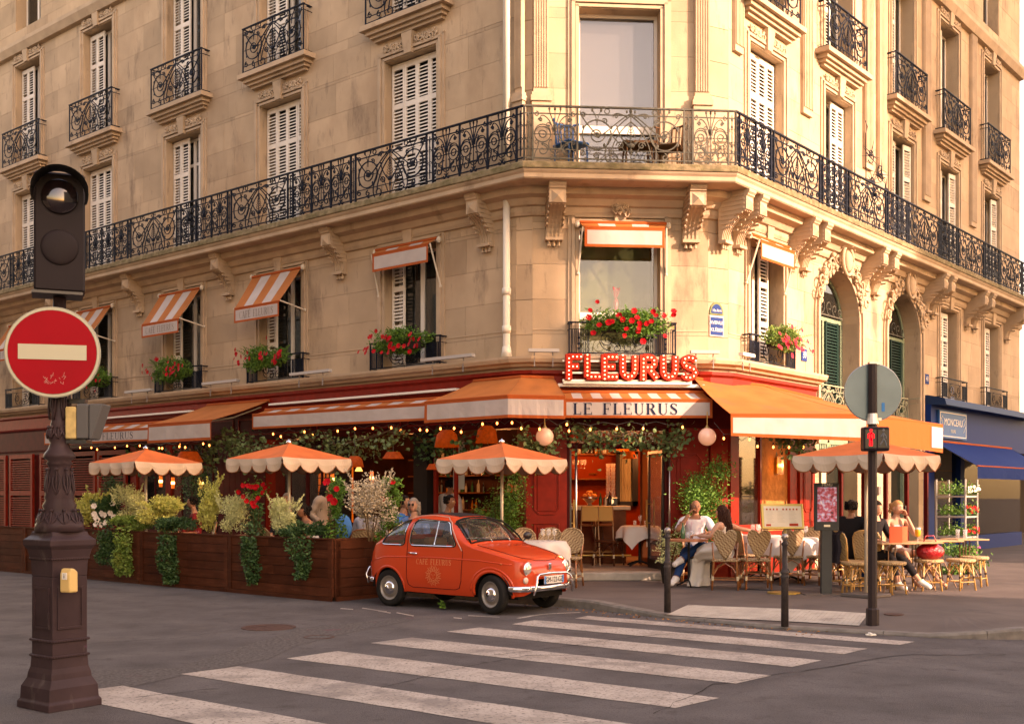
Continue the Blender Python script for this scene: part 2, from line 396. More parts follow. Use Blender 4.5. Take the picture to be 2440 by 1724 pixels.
mould('frieze', [(0,13.6),(.12,13.62),(.2,13.8),(.2,13.9),(0,13.95)], path=[L2(UL), P0, P1, P2, P3, R2(UR)])
# --- brackets under the balcony
def corbel(Fm, u, w, d, z0=5.93, z1=6.78):
    k = d/.6; prof = [(0,z1),(-d,z1),(-d,z1-.05),(-d+.03,z1-.08),(-d+.03,z1-.10),(-d+.06,z1-.12),(-d+.06,6.44),(-d+.1,6.43)]
    for i in range(9):
        t = i/8; a = R(8+82*t); prof.append((-(d-.1)*(1-math.sin(a))-.07*(1) -.0, 6.43-(6.43-z0-.05)*(1-math.cos(a))**.9))
    prof += [(-.10,z0),(0,z0)]
    c = mk('corbel', G().prism(prof, -w/2, w/2, 'x'), STONE_T, BLD, Fm @ T(u,0))
    g = G()                                         # raised flutes, pyramid tile, side ribs, drops
    a = [p for p in prof[7:17]]
    for x in (-.36, -.12, .12, .36):
        g.tube([(x*w, p[0]-.004, p[1]) for p in a], .018, 4)
    g.add([(-w*.36,-d+.058,6.44),(w*.36,-d+.058,6.44),(w*.36,-d+.058,6.64),(-w*.36,-d+.058,6.64),(0,-d-.0,6.54)], [(0,1,4),(1,2,4),(2,3,4),(3,0,4)])
    mk('flute', g, STONE_T, c)
    g = G()
    for s in (-1, 1):
        for i in range(8):
            z = 6.70-.075*i; y = -(d-.12)*(1-(max(0, 6.44-z)/.5))-.02 if z < 6.44 else -d+.1
            g.box(s*w/2-.012, min(y,-.06), z-.022, s*w/2+.012, -.04, z+.012)
    mk('rib', g, STONE_T, c)
    for x in (-.3, 0, .3):
        mk('drop', G().lathe([(.0,-.1),(.03,-.1),(.02,0)], 6, (x*w,-.06,z0)), STONE_T, c)
    mk('foot', G().box(-w*.5-.01,-.15,z0-.012,w*.5+.01,0,z0+.04), STONE_T, c)
for u in (-22.4, -19.0, -15.35, -11.7, -8.15, -4.5, -.65): corbel(FL, u, .26, .5)
for u in (.36, 2.74): corbel(FC, u, .28, .68)
for u in (-.22, .28, 2.35, 2.88, 5.72, 6.33, 9.35, 9.85, 12.3, 12.85, 15.6): corbel(FR, u, .24, .6)
# --- carved ornament
def carve(g, w, h, seed, big=.05):
    rg = random.Random(seed)
    for s in (-1, 1):
        for k in range(3):
            cx, cz, r0 = s*w*(.2+.22*k), h*rg.uniform(-.2,.25), h*rg.uniform(.22,.36)
            a0 = rg.uniform(0,6); pts = []
            for i in range(14):
                t = i/13; r = r0*(1-t*.8); a = a0+s*t*8
                pts.append((cx+r*math.cos(a), -.02-.012*t, cz+r*math.sin(a)))
            g.tube(pts, [big*.35*(1-.5*i/13) for i in range(14)], 4)
            for i in range(5):
                a = rg.uniform(0,6.3); g.ball((cx+r0*math.cos(a)*rg.uniform(.5,1.15), -.02, cz+r0*math.sin(a)*rg.uniform(.5,1.15)), (big*.5,big*.35,big*rg.uniform(.3,.8)), 6, 4)
    return g
CARVE = carve(G(), .34, .3, 4).mesh('ornament', STONE_T, True)
def surround(Fm, c, h, z0, z1, key=True, orn=True, cap=True, seed=1):
    g = G(); w = .17
    for d, o in ((.035, 0), (.06, .07), (.03, .13)):
        g.box(c-h-o-.06, -d, z0, c-h-o, .01, z1+o+.05); g.box(c+h+o, -d, z0, c+h+o+.06, .01, z1+o+.05)
        g.box(c-h-o-.06, -d, z1+o+.02, c+h+o+.06, .01, z1+o+.07)
    s = mk('window_surround', g, STONE_T, BLD, Fm)
    if key:
        mk('keystone', G().add([(c-.09,-.09,z1),(c+.09,-.09,z1),(c+.14,-.12,z1+.38),(c-.14,-.12,z1+.38),(c-.09,0,z1),(c+.09,0,z1),(c+.14,0,z1+.38),(c-.14,0,z1+.38)], [(0,1,2,3),(0,4,5,1),(1,5,6,2),(2,6,7,3),(3,7,4,0)]), STONE_T, s, Fm)
    if orn:
        for sgn in (-1, 1): mk('ornament', CARVE, STONE_T, s, Fm @ T(c+sgn*.42, -.03, z1+.19))
    if cap:     # sill slab of the balcony above
        g = G()
        for i, (d, a, b, o) in enumerate(((.10,.40,.46,.02),(.16,.46,.52,.08),(.22,.52,.60,.14),(.30,.60,.70,.24))):
            g.box(c-h-.18-o, -d, z1+a, c+h+.18+o, 0, z1+b-.0015*i)
        mk('balcony_ledge', g, STONE_T, s, Fm)
for c in LW:
    surround(FL, c, hw, 7.05, 9.82); surround(FL, c, hw, 10.56, 13.3, cap=False)
    surround(FL, c, hw, 3.95, 6.2, orn=False, cap=False)
for i, c in enumerate(RW):
    surround(FR, c, hr, 7.05, 9.76); surround(FR, c, hr, 10.56, 13.3, cap=False)
    if i in (0, 3, 4): surround(FR, c, .64, 3.95, 6.2, orn=False, cap=False)
surround(FC, 1.51, .71, 3.95, 6.25, orn=False, cap=False); surround(FC, 1.51, .71, 7.05, 9.95, key=False, orn=False, cap=False)
mk('ornament', carve(G(), .3, .34, 9, .06).mesh('ornament', STONE_T, True), STONE_T, BLD, FC @ T(1.51, -.13, 6.45) @ Matrix.Scale(.55, 4, (1,0,0)))
# --- fluted pilasters and plain pilaster panels
def pilaster(Fm, u, w, z0, z1, base=True):
    p = mk('pilaster', G().box(u-w/2, -.07, z0, u+w/2, 0, z1), STONE_T, BLD, Fm); g = G(); n = 6
    for k in range(n):
        x = u-w/2+w*(k+.5)/n; g.box(x-w/n*.28, -.092, z0+.12, x+w/n*.28, -.07, z1)
    mk('flute', g, STONE_T, p, Fm)
    if base:
        g = G(); g.box(u-w/2-.05,-.13,z0-.12,u+w/2+.05,0,z0-.03); g.box(u-w/2-.03,-.11,z0-.03,u+w/2+.03,0,z0+.03); mk('pilaster_base', g, STONE_T, p, Fm)
        mk('pedestal', G().box(u-w/2-.03,-.1,7.05,u+w/2+.03,0,z0-.12), STONE_T, p, Fm)
pilaster(FC, .14, .26, 8.42, 14); pilaster(FC, 2.95, .26, 8.42, 14); pilaster(FL, .10, .16, 8.42, 14)
for u in (3.02, 5.98, 6.7, 9.45, 12.8): pilaster(FR, u, .42, 9.0 if u < 4 else 8.6, 14, False)
pilaster(FR, .28, .3, 9.4, 14, False)
# --- windows, panes, shutters
SLOT = [0]
def shutter_leaf(W, w, z0, z1, cnt=True):
    """a louvred leaf in its own frame: local x 0..w, y 0..-.035"""
    g = G(); fr = .045; h = z1-z0; mid = z0+h*.36; mid2 = z0+h*.70
    g.box(0,-.035,z0,fr,0,z1); g.box(w-fr,-.035,z0,w,0,z1)
    for a, b in ((z0,z0+.1),(mid-.05,mid+.05),(mid2-.05,mid2+.05),(z1-.11,z1)): g.box(fr,-.034,a,w-fr,-.001,b)
    s = mk('shutter', g, SHUT, BLD, W); sp = .066; g = G(); zz = z0+.13
    sl = []
    while zz < z1-.13:
        if abs(zz-mid) > .075 and abs(zz-mid2) > .075: sl.append(zz)
        zz += sp
    for zz in sl:
        b = G().add([(fr,-.032,zz-.014),(w-fr,-.032,zz-.014),(w-fr,-.030,zz+.0),(fr,-.030,zz+.0),(fr,-.004,zz+.016),(w-fr,-.004,zz+.016),(w-fr,-.004,zz+.026),(fr,-.004,zz+.026)],
                    [(0,1,2,3),(4,7,6,5),(2,1,5,6),(0,3,7,4),(3,2,6,7),(0,4,5,1)])
        if cnt and SLOT[0] < 298: mk('slat', b, SHUT, s, W); SLOT[0] += 1
        else: g.merge(b)
    if g.v: mk('slats', g, SHUT, s, W, kind='stuff')
def casement(Fm, c, h, z0, z1, y=.24, split=True, pane=GLASS, trans=None, m=WFR):
    g = G(); f = .055
    g.box(c-h,y,z0,c-h+f,y+.06,z1); g.box(c+h-f,y,z0,c+h,y+.06,z1); g.box(c-h+f,y,z0,c+h-f,y+.06,z0+f*1.6); g.box(c-h+f,y,z1-f,c+h-f,y+.06,z1)
    if split: g.box(c-.045,y-.012,z0+f*1.6,c+.045,y+.055,z1-f)
    if trans: g.box(c-h+f,y-.005,trans-.03,c+h-f,y+.05,trans+.03)
    w = mk('window', g, m, BLD, Fm)
    if split:
        mk('pane', G().box(c-h+f,y+.02,z0+f*1.6,c-.045,y+.026,z1-f), pane, w, Fm); mk('pane', G().box(c+.045,y+.02,z0+f*1.6,c+h-f,y+.026,z1-f), pane, w, Fm)
    else: mk('pane', G().box(c-h+f,y+.02,z0+f*1.6,c+h-f,y+.026,z1-f), pane, w, Fm)
    return w
def curtain(Fm, a, b, z0, z1, m, y=.42):
    g = G(); n = 18
    g.grid(lambda s, t: (a+(b-a)*s, y+.035*math.sin(s*24)+.01*math.sin(s*51), z0+(z1-z0)*t), n*3, 1); mk('curtain', g, m, BLD, Fm)
CURT = mat('cream_curtain', (.45,.38,.26), .9); CURT_G = mat('olive_curtain', (.20,.18,.09), .9); CURT_R = mat('red_curtain', (.35,.02,.04), .8)
for k, c in enumerate(LW):
    W = FL
    if k in (0, 1, 2, 4, 5):       # closed: four leaves
        for i in range(4): shutter_leaf(W @ T(c-hw+.02+i*.335, .20+(.004 if i % 2 else 0), 0), .332, 7.1, 9.8, k >= 2)
    else:                          # third window: leaves folded back, window seen between
        for i, x in enumerate((c-hw+.02, c-hw+.34)): shutter_leaf(rot(W @ T(x, .20, 0), R(0)), .31, 7.1, 9.8)
        shutter_leaf(W @ T(c+hw-.36, .20, 0), .33, 7.1, 9.8)
        casement(W, c, hw, 7.06, 9.8, .30, trans=9.2); curtain(W, c-.2, c+.4, 7.1, 9.7, mat('green_curtain', (.10,.15,.10), .9))
    # second floor
    for i in range(2): shutter_leaf(W @ T(c-hw+.02+i*.335, .20, 0), .332, 10.62, 13.25, False)
    casement(W, c, hw, 10.6, 13.28, .3)
    casement(W, c, hw, 14.3, 16.6, .3)
    # first floor, behind the flower boxes: one open leaf on the left, window standing open
    shutter_leaf(rot(W @ T(c-hw+.02, .20, 0), R(-4)), .36, 3.98, 6.15, k >= 4)
    casement(W, c+.05, hw-.06, 3.97, 6.18, .27, trans=None); curtain(W, c+.12, c+.5, 4.0, 6.1, CURT_G)
for k, c in enumerate(RW):
    shutter_leaf(rot(FR @ T(c+hr-.02, .05, 0), R(180-8)) @ T(0,0,0), .34, 7.1, 9.72, k < 2) if k >= 2 else None
    for i in range(4):
        if k == 1 and i == 1: continue
        if k >= 2 and i > 1: continue
        shutter_leaf(FR @ T(c-hr+.02+i*.32, .20, 0), .316, 7.1, 9.72, k < 2)
    casement(FR, c, hr, 7.06, 9.74, .3); casement(FR, c, hr, 10.6, 13.28, .3); casement(FR, c, hr, 14.3, 16.6, .3)
    for i in range(2): shutter_leaf(FR @ T(c-hr+.02+i*.32, .20, 0), .316, 10.62, 13.25, False)
for c, k in ((RW[0], 0), (RW[3], 3), (RW[4], 4)):
    casement(FR, c, .62, 3.97, 6.18, .27); shutter_leaf(FR @ T(c+.05, .2, 0), .36, 3.98, 6.15, k == 0)
    if k: shutter_leaf(FR @ T(c-.3, .2, 0), .34, 3.98, 6.15, False)
    curtain(FR, c-.55, c-.1, 4.0, 6.1, mat('yellow_curtain', (.5,.33,.12), .9))
# chamfer windows: large single panes, each backed by a sheet with painted reflections
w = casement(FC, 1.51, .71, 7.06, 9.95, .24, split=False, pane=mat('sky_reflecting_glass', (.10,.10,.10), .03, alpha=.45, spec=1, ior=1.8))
mk('reflection_sheet', G().box(.86, .42, 7.95, 2.16, .43, 9.93), mat('painted_sky_reflection', (.33,.33,.31), .9, second=((.40,.38,.33), .45, .45, (1,1,1), .3)), w, FC)  # pale sheet behind the pane, sky reflection painted into its grey and beige
mk('window_rail', G().box(.82, .19, 7.86, 2.2, .24, 7.99), WFR, w, FC)
w = casement(FC, 1.51, .71, 3.97, 6.23, .24, split=False, pane=mat('hazy_green_glass', (.06,.07,.03), .05, alpha=.3, spec=1, ior=1.8))
mk('reflection_sheet', G().box(.86, .55, 4.0, 2.16, .56, 6.2), mat('olive_room_reflection', (.15,.16,.06), .9, second=[((.26,.24,.12), 2.5, .48), ((.05,.06,.02), 4, .6, (1,1,1), .1, .7)]), w, FC)  # hazy olive room colour, with mottling painted as a tree reflection
mk('window_sill', G().box(.84, .17, 4.62, 2.18, .24, 4.74), WFR, w, FC)
g = G(); g.lathe([(.04,0),(.06,.02),(.03,.06),(.05,.2),(.035,.26)], 10, (0,0,0)); v = mk('vase', g, mat('pink_glass_vase', (.6,.06,.07), .2), W=FC @ T(1.5,.33,4.74), smooth=True)
tag(v, 'small pink vase of dried flowers behind the lower corner window', 'vase')
g = G()
for i in range(26):
    a = U(0,6.3); r = U(.02,.1); g.tube([(0,0,.24),(r*.6*math.cos(a),r*.6*math.sin(a),.36),(r*math.cos(a),r*math.sin(a),.42+U(0,.06))], .006, 3)
mk('dried_flowers', g, mat('pink_dried_flower', (.62,.05,.08), .8), v)
# --- arched doorways on the avenue
GD = mat('dark_green_door_paint', (.006,.028,.022), .6, spec=.1)
for q, (c, w) in enumerate(ARC):
    zs = 6.17-w; g = G(); n = 20
    for i in range(n):      # spandrels
        a0, a1 = math.pi*i/n, math.pi*(i+1)/n
        x0, zz0, x1, zz1 = c-w*math.cos(a0), zs+w*math.sin(a0), c-w*math.cos(a1), zs+w*math.sin(a1)
        g.add([(x0,.0,zz0),(x1,.0,zz1),(x1,.0,6.2),(x0,.0,6.2),(x0,.4,zz0),(x1,.4,zz1),(x1,.4,6.2),(x0,.4,6.2)], [(0,1,2,3),(0,4,5,1)])
    sp = mk('spandrel', g, STONE, BLD, FR)
    def arch_ring(r0, r1, d, m, nm, par):
        g = G(); P = []
        for z in (2.6, 3.4, 4.2, zs): P.append((-1, z))
        prof = [(c-r0, z) for _, z in P]+[(c-r0*math.cos(math.pi*i/n), zs+r0*math.sin(math.pi*i/n)) for i in range(1, n)]+[(c+r0, z) for _, z in P[::-1]]
        pro2 = [(c-r1, z) for _, z in P]+[(c-r1*math.cos(math.pi*i/n), zs+r1*math.sin(math.pi*i/n)) for i in range(1, n)]+[(c+r1, z) for _, z in P[::-1]]
        m_ = len(prof); vs_ = []
        for a, b in zip(prof, pro2): vs_ += [(a[0],-d,a[1]),(b[0],-d,b[1]),(b[0],.005,b[1]),(a[0],.005,a[1])]
        g.add(vs_, [(4*i+k, 4*i+(k+1)%4, 4*i+4+(k+1)%4, 4*i+4+k) for i in range(m_-1) for k in range(4)])
        return mk(nm, g, m, par, FR)
    ar = arch_ring(w, w+.08, .05, STONE_T, 'arch_moulding', BLD); arch_ring(w+.09, w+.17, .09, STONE_T, 'outer_roll', ar); arch_ring(w+.18, w+.22, .04, STONE_T, 'fillet', ar)
    # carved garland and cartouche over the arch
    g = G(); rg = random.Random(20+q)
    for i in range(150):
        a = rg.uniform(R(12), R(168)); rr = w+.06+abs(math.sin(a))**2*rg.uniform(0,.42); s_ = rg.uniform(.025,.062)
        g.ball((c-rr*math.cos(a)*1.0, -.06-rg.uniform(0,.1)*math.sin(a), zs+rr*math.sin(a)*.98), (s_, s_*rg.uniform(.5,1), s_), 7, 5)
    for i in range(14):
        a = R(20+140*i/13); rr = w+.25; pts = []; s_ = 1 if i % 2 else -1
        for k in range(10):
            t = k/9; r2 = .14*(1-t*.7); b = s_*t*6+i; pts.append((c-rr*math.cos(a)+r2*math.cos(b), -.11-.03*t, zs+rr*math.sin(a)*.97+r2*math.sin(b)))
        g.tube(pts, [.026*(1-.5*k/9) for k in range(10)], 5)
    mk('garland', g, STONE_T, ar, FR, smooth=True)
    g = G(); g.ball((c,-.2,6.36), (.15,.09,.22), 12, 8)
    g.tube([(c+.24*math.cos(R(a)), -.2, 6.38+.30*math.sin(R(a))) for a in range(0, 361, 20)], .04, 6)
    g.tube([(c-.3,-.2,6.6),(c-.15,-.26,6.7),(c,-.28,6.68),(c+.15,-.26,6.7),(c+.3,-.2,6.6)], [.03,.05,.06,.05,.03], 6)
    mk('cartouche', g, STONE_T, ar, FR, smooth=True)
    # joinery: green frame, shutters, glass, iron guard
    y = .34; g = G(); g.box(c-w,y,2.9,c-w+.09,y+.07,zs+.25); g.box(c+w-.09,y,2.9,c+w,y+.07,zs+.25); g.box(c-w+.09,y,zs-.02,c+w-.09,y+.07,zs+.06); g.box(c-.04,y,2.9,c+.04,y+.06,zs-.02)
    g.box(c-w,y-.06,2.78,c+w,y+.08,2.96)
    for i in range(10):
        a = math.pi*i/10; b_ = math.pi*(i+1)/10; r_ = w-.05
        g.tube([(c-r_*math.cos(a),y+.03,zs+r_*math.sin(a)),(c-r_*math.cos(b_),y+.03,zs+r_*math.sin(b_))], .05, 4)
    dw = mk('arched_window', g, GREEN_P, BLD, FR)
    mk('pane', G().box(c-w+.09,y+.02,2.96,c-.04,y+.026,zs-.02), GLASS, dw, FR); mk('pane', G().prism([(c-r_*math.cos(math.pi*i/16), zs+.06+r_*.97*math.sin(math.pi*i/16)) for i in range(17)], y+.02, y+.026), GLASS, dw, FR)
    g = G(); g.box(c+.04,y-.04,2.96,c+.1,y,zs-.02); g.box(c+w-.35,y-.04,2.96,c+w-.28,y,zs-.02)
    for i in range(34): g.box(c+.1,y-.035,3.0+i*.065,c+w-.35,y-.01,3.035+i*.065)
    mk('dark_green_shutter', g, GD, dw, FR)
    mk('curtain', G().grid(lambda s, t: (c-w+.1+.5*s, .5+.03*math.sin(s*25), 3+2.2*t), 30, 1), (CURT if q == 0 else CURT_R), dw, FR)
    mk('room', G().add([(c-w,2,0),(c+w,2,0),(c+w,2,6.5),(c-w,2,6.5)], [(0,1,2,3)]), DARK, dw, FR)
    g = G(); g.tube([(c-w+.1,y-.05,zs+.1),(c+w-.1,y-.05,zs+.1)], .015, 4)
    for s_ in (-1,1):
        for k in range(3):
            pts = []; x0 = c+s_*(.18+.26*k); r0 = .16-.03*k
            for i in range(12): t = i/11; pts.append((x0+r0*(1-t*.8)*math.cos(s_*t*7+1.6), y-.05, zs+.12+r0+r0*(1-t*.8)*math.sin(s_*t*7-1.6)))
            g.tube(pts, .010, 4)
    mk('fanlight_grille', g, IRON_L, dw, FR)
    g = G(); g.box(c-w+.02,y-.14,2.62,c+w-.02,y+.05,2.78)
    for i in range(22): g.box(c-w+.06+i*(2*w-.12)/22, y-.12, 2.52, c-w+.06+(i+.55)*(2*w-.12)/22, y, 2.62)
    g.box(c-w,y-.02,.15,c-w+.14,y+.08,2.5); g.box(c+w-.14,y-.02,.15,c+w,y+.08,2.5); g.box(c-w,y,2.2,c+w,y+.06,2.52)
    for i in range(5): g.box(c-w+.02+i*.028,y-.03,.2,c-w+.034+i*.028,y-.01,2.4); g.box(c+w-.13+i*.026,y-.03,.2,c+w-.118+i*.026,y-.01,2.4)
    mk('door_entablature', g, GREEN_P, dw, FR)
    mk('door', G().box(c-w+.14,y+.05,.15,c+w-.14,y+.1,2.2), mat('dark_glazed_door', (.02,.02,.015), .15), dw, FR)
    mk('cream_pillar', G().box(c-.12,y-.02,.15,c+.10,y+.05,2.2), mat('cream_wall_panel', (.5,.42,.3), .6), dw, FR)
# --- downpipe
g = G(); p0 = wpt(FL, -.10, -.15); x, y = p0.x, p0.y
g.tube([(x,y,3.98),(x-.0,y,4.1),(x,y,6.9)], .062, 14); g.tube([(x,y,7.0),(x,y,17)], .062, 14)
for z in (4.35, 5.0): g.tube([(x,y,z),(x,y,z+.12)], .078, 14)
g.tube([(x,y,3.93),(x,y,4.12)], [.10,.07], 14)
mk('downpipe', g, mat('cream_pipe_paint', (.66,.60,.50), .45), BLD, Matrix(), smooth=True)
# ================================================================ IRONWORK
def spiral(cx, cz, r0, r1, a0, a1, n=18, y=0):
    return [(cx+(r0+(r1-r0)*i/n)*math.cos(R(a0+(a1-a0)*i/n)), y, cz+(r0+(r1-r0)*i/n)*math.sin(R(a0+(a1-a0)*i/n))) for i in range(n+1)]
def bez(p0, p1, p2, p3, n=12, y=0):
    o = []
    for i in range(n+1):
        t = i/n; a, b, c, d = (1-t)**3, 3*t*(1-t)**2, 3*t*t*(1-t), t**3
        o.append((a*p0[0]+b*p1[0]+c*p2[0]+d*p3[0], y, a*p0[1]+b*p1[1]+c*p2[1]+d*p3[1]))
    return o
def mirror(pts): return [(-x, y, z) for x, y, z in pts]
def vase_panel(w):
    """narrow panel, height .93, centred on x = 0"""
    g = G(); k = w/.7; r = .0075
    def t2(p, rr=r):
        p = [(x*k, y, z) for x, y, z in p]; g.tube(p, rr*1.45, 4); g.tube(mirror(p), rr*1.45, 4)
    g.tube([(0,0,.06),(0,0,.9)], .009, 4)
    t2(spiral(.20,.46,.13,.13,0,360,22)); t2(spiral(.20,.46,.07,.05,0,380,16)); t2(bez((.33,.46),(.34,.66),(.07,.70),(.07,.46)))
    t2(bez((.03,.5),(.05,.75),(.26,.86),(.24,.7))); t2(spiral(.235,.70,.035,.008,0,420,12), .010)
    t2(bez((0,.55),(.03,.7),(.08,.8),(.09,.86))); t2(spiral(.2,.19,.09,.02,100,520,16)); t2(bez((.11,.19),(.09,.32),(.20,.28),(.2,.33)))
    t2(bez((.02,.16),(.12,.16),(.12,.42),(.05,.36))); t2(spiral(.06,.07,.055,.012,90,430,12)); t2([(.0,0,.22),(.12,0,.22)], .010)
    for x in (.09, .0, .2): g.ball((x*k,0,.885 if x < .15 else .30), (.02,.014,.03), 6, 4); g.ball((-x*k,0,.885 if x < .15 else .30), (.02,.014,.03), 6, 4)
    g.ball((0,0,.6), (.035,.02,.035), 6, 4); g.ball((0,0,.47), (.02,.02,.03), 6, 4)
    g.tube([(-w/2,0,.46),(w/2,0,.46)], .008, 4)
    for i in range(6): x = -w/2+.04+i*(w-.08)/5; g.ball((x,0,.46), (.022,.012,.012), 5, 3)
    g.lathe([(.012,.5),(.035,.56),(.03,.6)], 6)
    t2(spiral(.30,.80,.045,.012,90,520,12)); t2(bez((.33,.08),(.33,.2),(.26,.2),(.27,.34))); t2(spiral(.29,.33,.04,.01,-90,300,12), .006); t2(spiral(.10,.62,.04,.01,0,400,10), .006)
    return g
def lyre_panel(w):
    g = G(); k = w/1.78; r = .0085
    def t2(p, rr=r):
        p = [(x*k, y, z) for x, y, z in p]; g.tube(p, rr*1.4, 4); g.tube(mirror(p), rr*1.4, 4)
    t2(bez((.02,.28),(.16,.40),(.22,.52),(.24,.64))); t2(spiral(.18,.30,.07,.015,0,460,14)); t2(spiral(.44,.70,.05,.012,40,480,12)); t2(bez((.57,.47),(.70,.60),(.82,.74),(.86,.86))); t2(spiral(.80,.80,.05,.012,0,420,12)); t2(spiral(.80,.16,.06,.012,90,-360,12)); t2([(.30,0,.46),(.87,0,.46)], .005)
    t2(bez((0,.80),(.24,.66),(.50,.26),(.42,.08), 16)); t2(spiral(.31,.10,.12,.03,-10,-420,18)); t2(bez((0,.70),(.18,.58),(.34,.3),(.33,.14),16))
    t2(bez((0,.84),(.2,.74),(.40,.5),(.52,.46),14)); t2(spiral(.57,.47,.25,.24,150,-200,26), .010); t2(spiral(.57,.47,.14,.05,-200,250,22))
    t2(bez((.05,.76),(.18,.86),(.3,.86),(.30,.77))); t2(spiral(.25,.79,.045,.01,0,400,12))
    t2(spiral(.57,.12,.06,.015,90,-300,14)); t2(spiral(.57,.05,.04,.01,90,300,12)); t2(spiral(.40,.87,.042,.042,0,360,14), .007)
    t2(bez((.57,.62),(.57,.78),(.52,.84),(.50,.88),8), .006); t2(bez((.57,.62),(.57,.78),(.62,.84),(.65,.88),8), .006)
    t2(bez((.06,.08),(.12,.28),(.22,.36),(.30,.44),8), .006)
    for a in range(0, 360, 45): t2([(.57,0,.47),(.57+.045*math.cos(R(a)),0,.47+.045*math.sin(R(a)))], .012)
    for x, z in ((.50,.885),(.65,.885),(.80,.6),(.33,.6),(.79,.33),(.45,.3)):
        for s in (-1, 1): g.ball((s*x*k,0,z), (.024,.012,.034), 5, 4)
    g.tube([(0,0,.0),(0,0,.9)], .010, 4)
    for i in range(7):
        z = .34+.045*i; ww = .085-.011*i; g.tube(bez((0,z),(ww,z-.01),(ww,z+.03),(ww*1.1,z+.05),5), .007, 3); g.tube(mirror(bez((0,z),(ww,z-.01),(ww,z+.03),(ww*1.1,z+.05),5)), .007, 3)
    g.ball((0,0,.3), (.07,.03,.04), 8, 4); g.ball((0,0,.2), (.03,.02,.05), 6, 4); g.ball((0,0,.88), (.03,.015,.04), 6, 4)
    for s in (-1,1): g.ball((s*.07*k,0,.87), (.02,.012,.03), 5, 4)
    return g
def spear(h=.9):
    g = G(); g.tube([(0,0,.1),(0,0,.86)], .010, 4)
    for z in (.78,.66,.34,.24): g.ball((0,0,z), (.02,.014,.035), 6, 4)
    for s in (-1,1):
        for z in (.6, .38): g.tube([(s*x, 0, zz) for x, _, zz in spiral(.03,z,.03,.008,180,-120,8)], .007, 3)
    return g
PM = {}
def panel_mesh(kind, w, m):
    key = (kind, round(w,2), m.name)
    if key not in PM: PM[key] = {'v': vase_panel, 'l': lyre_panel}[kind](w).mesh('scroll_panel', m) if kind != 's' else spear().mesh('spear', m)
    return PM[key]
def railing(Fm, segs, m, z0=7.05, ztop=7.975, rail=None):
    """segs: (kind, u0, u1) along local x; one part for the bars, one for each scroll panel"""
    g = G(); a, b = segs[0][1], segs[-1][2]; h = ztop-z0
    g.box(a-.01,-.024,ztop-.022,b+.01,.024,ztop+.004)
    g.box(a,-.009,ztop-.14,b,.009,ztop-.122); g.box(a,-.012,z0+.05,b,.012,z0+.07); g.box(a,-.008,z0+.2,b,.008,z0+.212)
    xs = sorted({s[1] for s in segs}|{s[2] for s in segs})
    for x in xs: g.box(x-.015,-.016,z0,x+.015,.016,ztop-.022)
    p = mk('balcony_railing', g, m, BLD, Fm)
    for k, u0, u1 in segs:
        W = Fm @ T((u0+u1)/2, 0, z0) @ Matrix.Scale(h/.94, 4, (0,0,1))
        mk('scroll_panel' if k != 's' else 'spear', panel_mesh(k, u1-u0-.02, m), m, p, W)
def axes(o, deg): return frame(o, deg)
RL, RC, RRr = axes(C1, aL), axes(C1, aC), axes(C2, aR)
segs = [('s', -.16, 0)]; u = -.16
def tri(segs, u, w=.64, n=3):
    for i in range(n): segs.insert(0, ('v', u-w, u)); u -= w
    segs.insert(0, ('s', u-.16, u)); return u-.16
u = tri(segs, u)
while u > -21.5:
    segs.insert(0, ('l', u-1.86, u)); u -= 1.86; segs.insert(0, ('s', u-.13, u)); u -= .13; u = tri(segs, u, .57)
railing(RL, segs, IRON)
railing(RC, [('s',0,.14),('v',.14,.88),('l',.88,2.67),('s',2.67,2.82),('v',2.82,3.42),('s',3.42,3.545)], IRON_L)
segs = [('s',0,.13),('v',.13,.70),('v',.70,1.24),('s',1.24,1.35)]; u = 1.35
while u < 15:
    m_ = 1.85; segs += [('l',u,u+m_),('s',u+m_,u+m_+.13),('v',u+m_+.13,u+m_+.66),('v',u+m_+.66,u+m_+1.2),('s',u+m_+1.2,u+m_+1.32)]; u += m_+1.32
railing(RRr, segs, IRON)
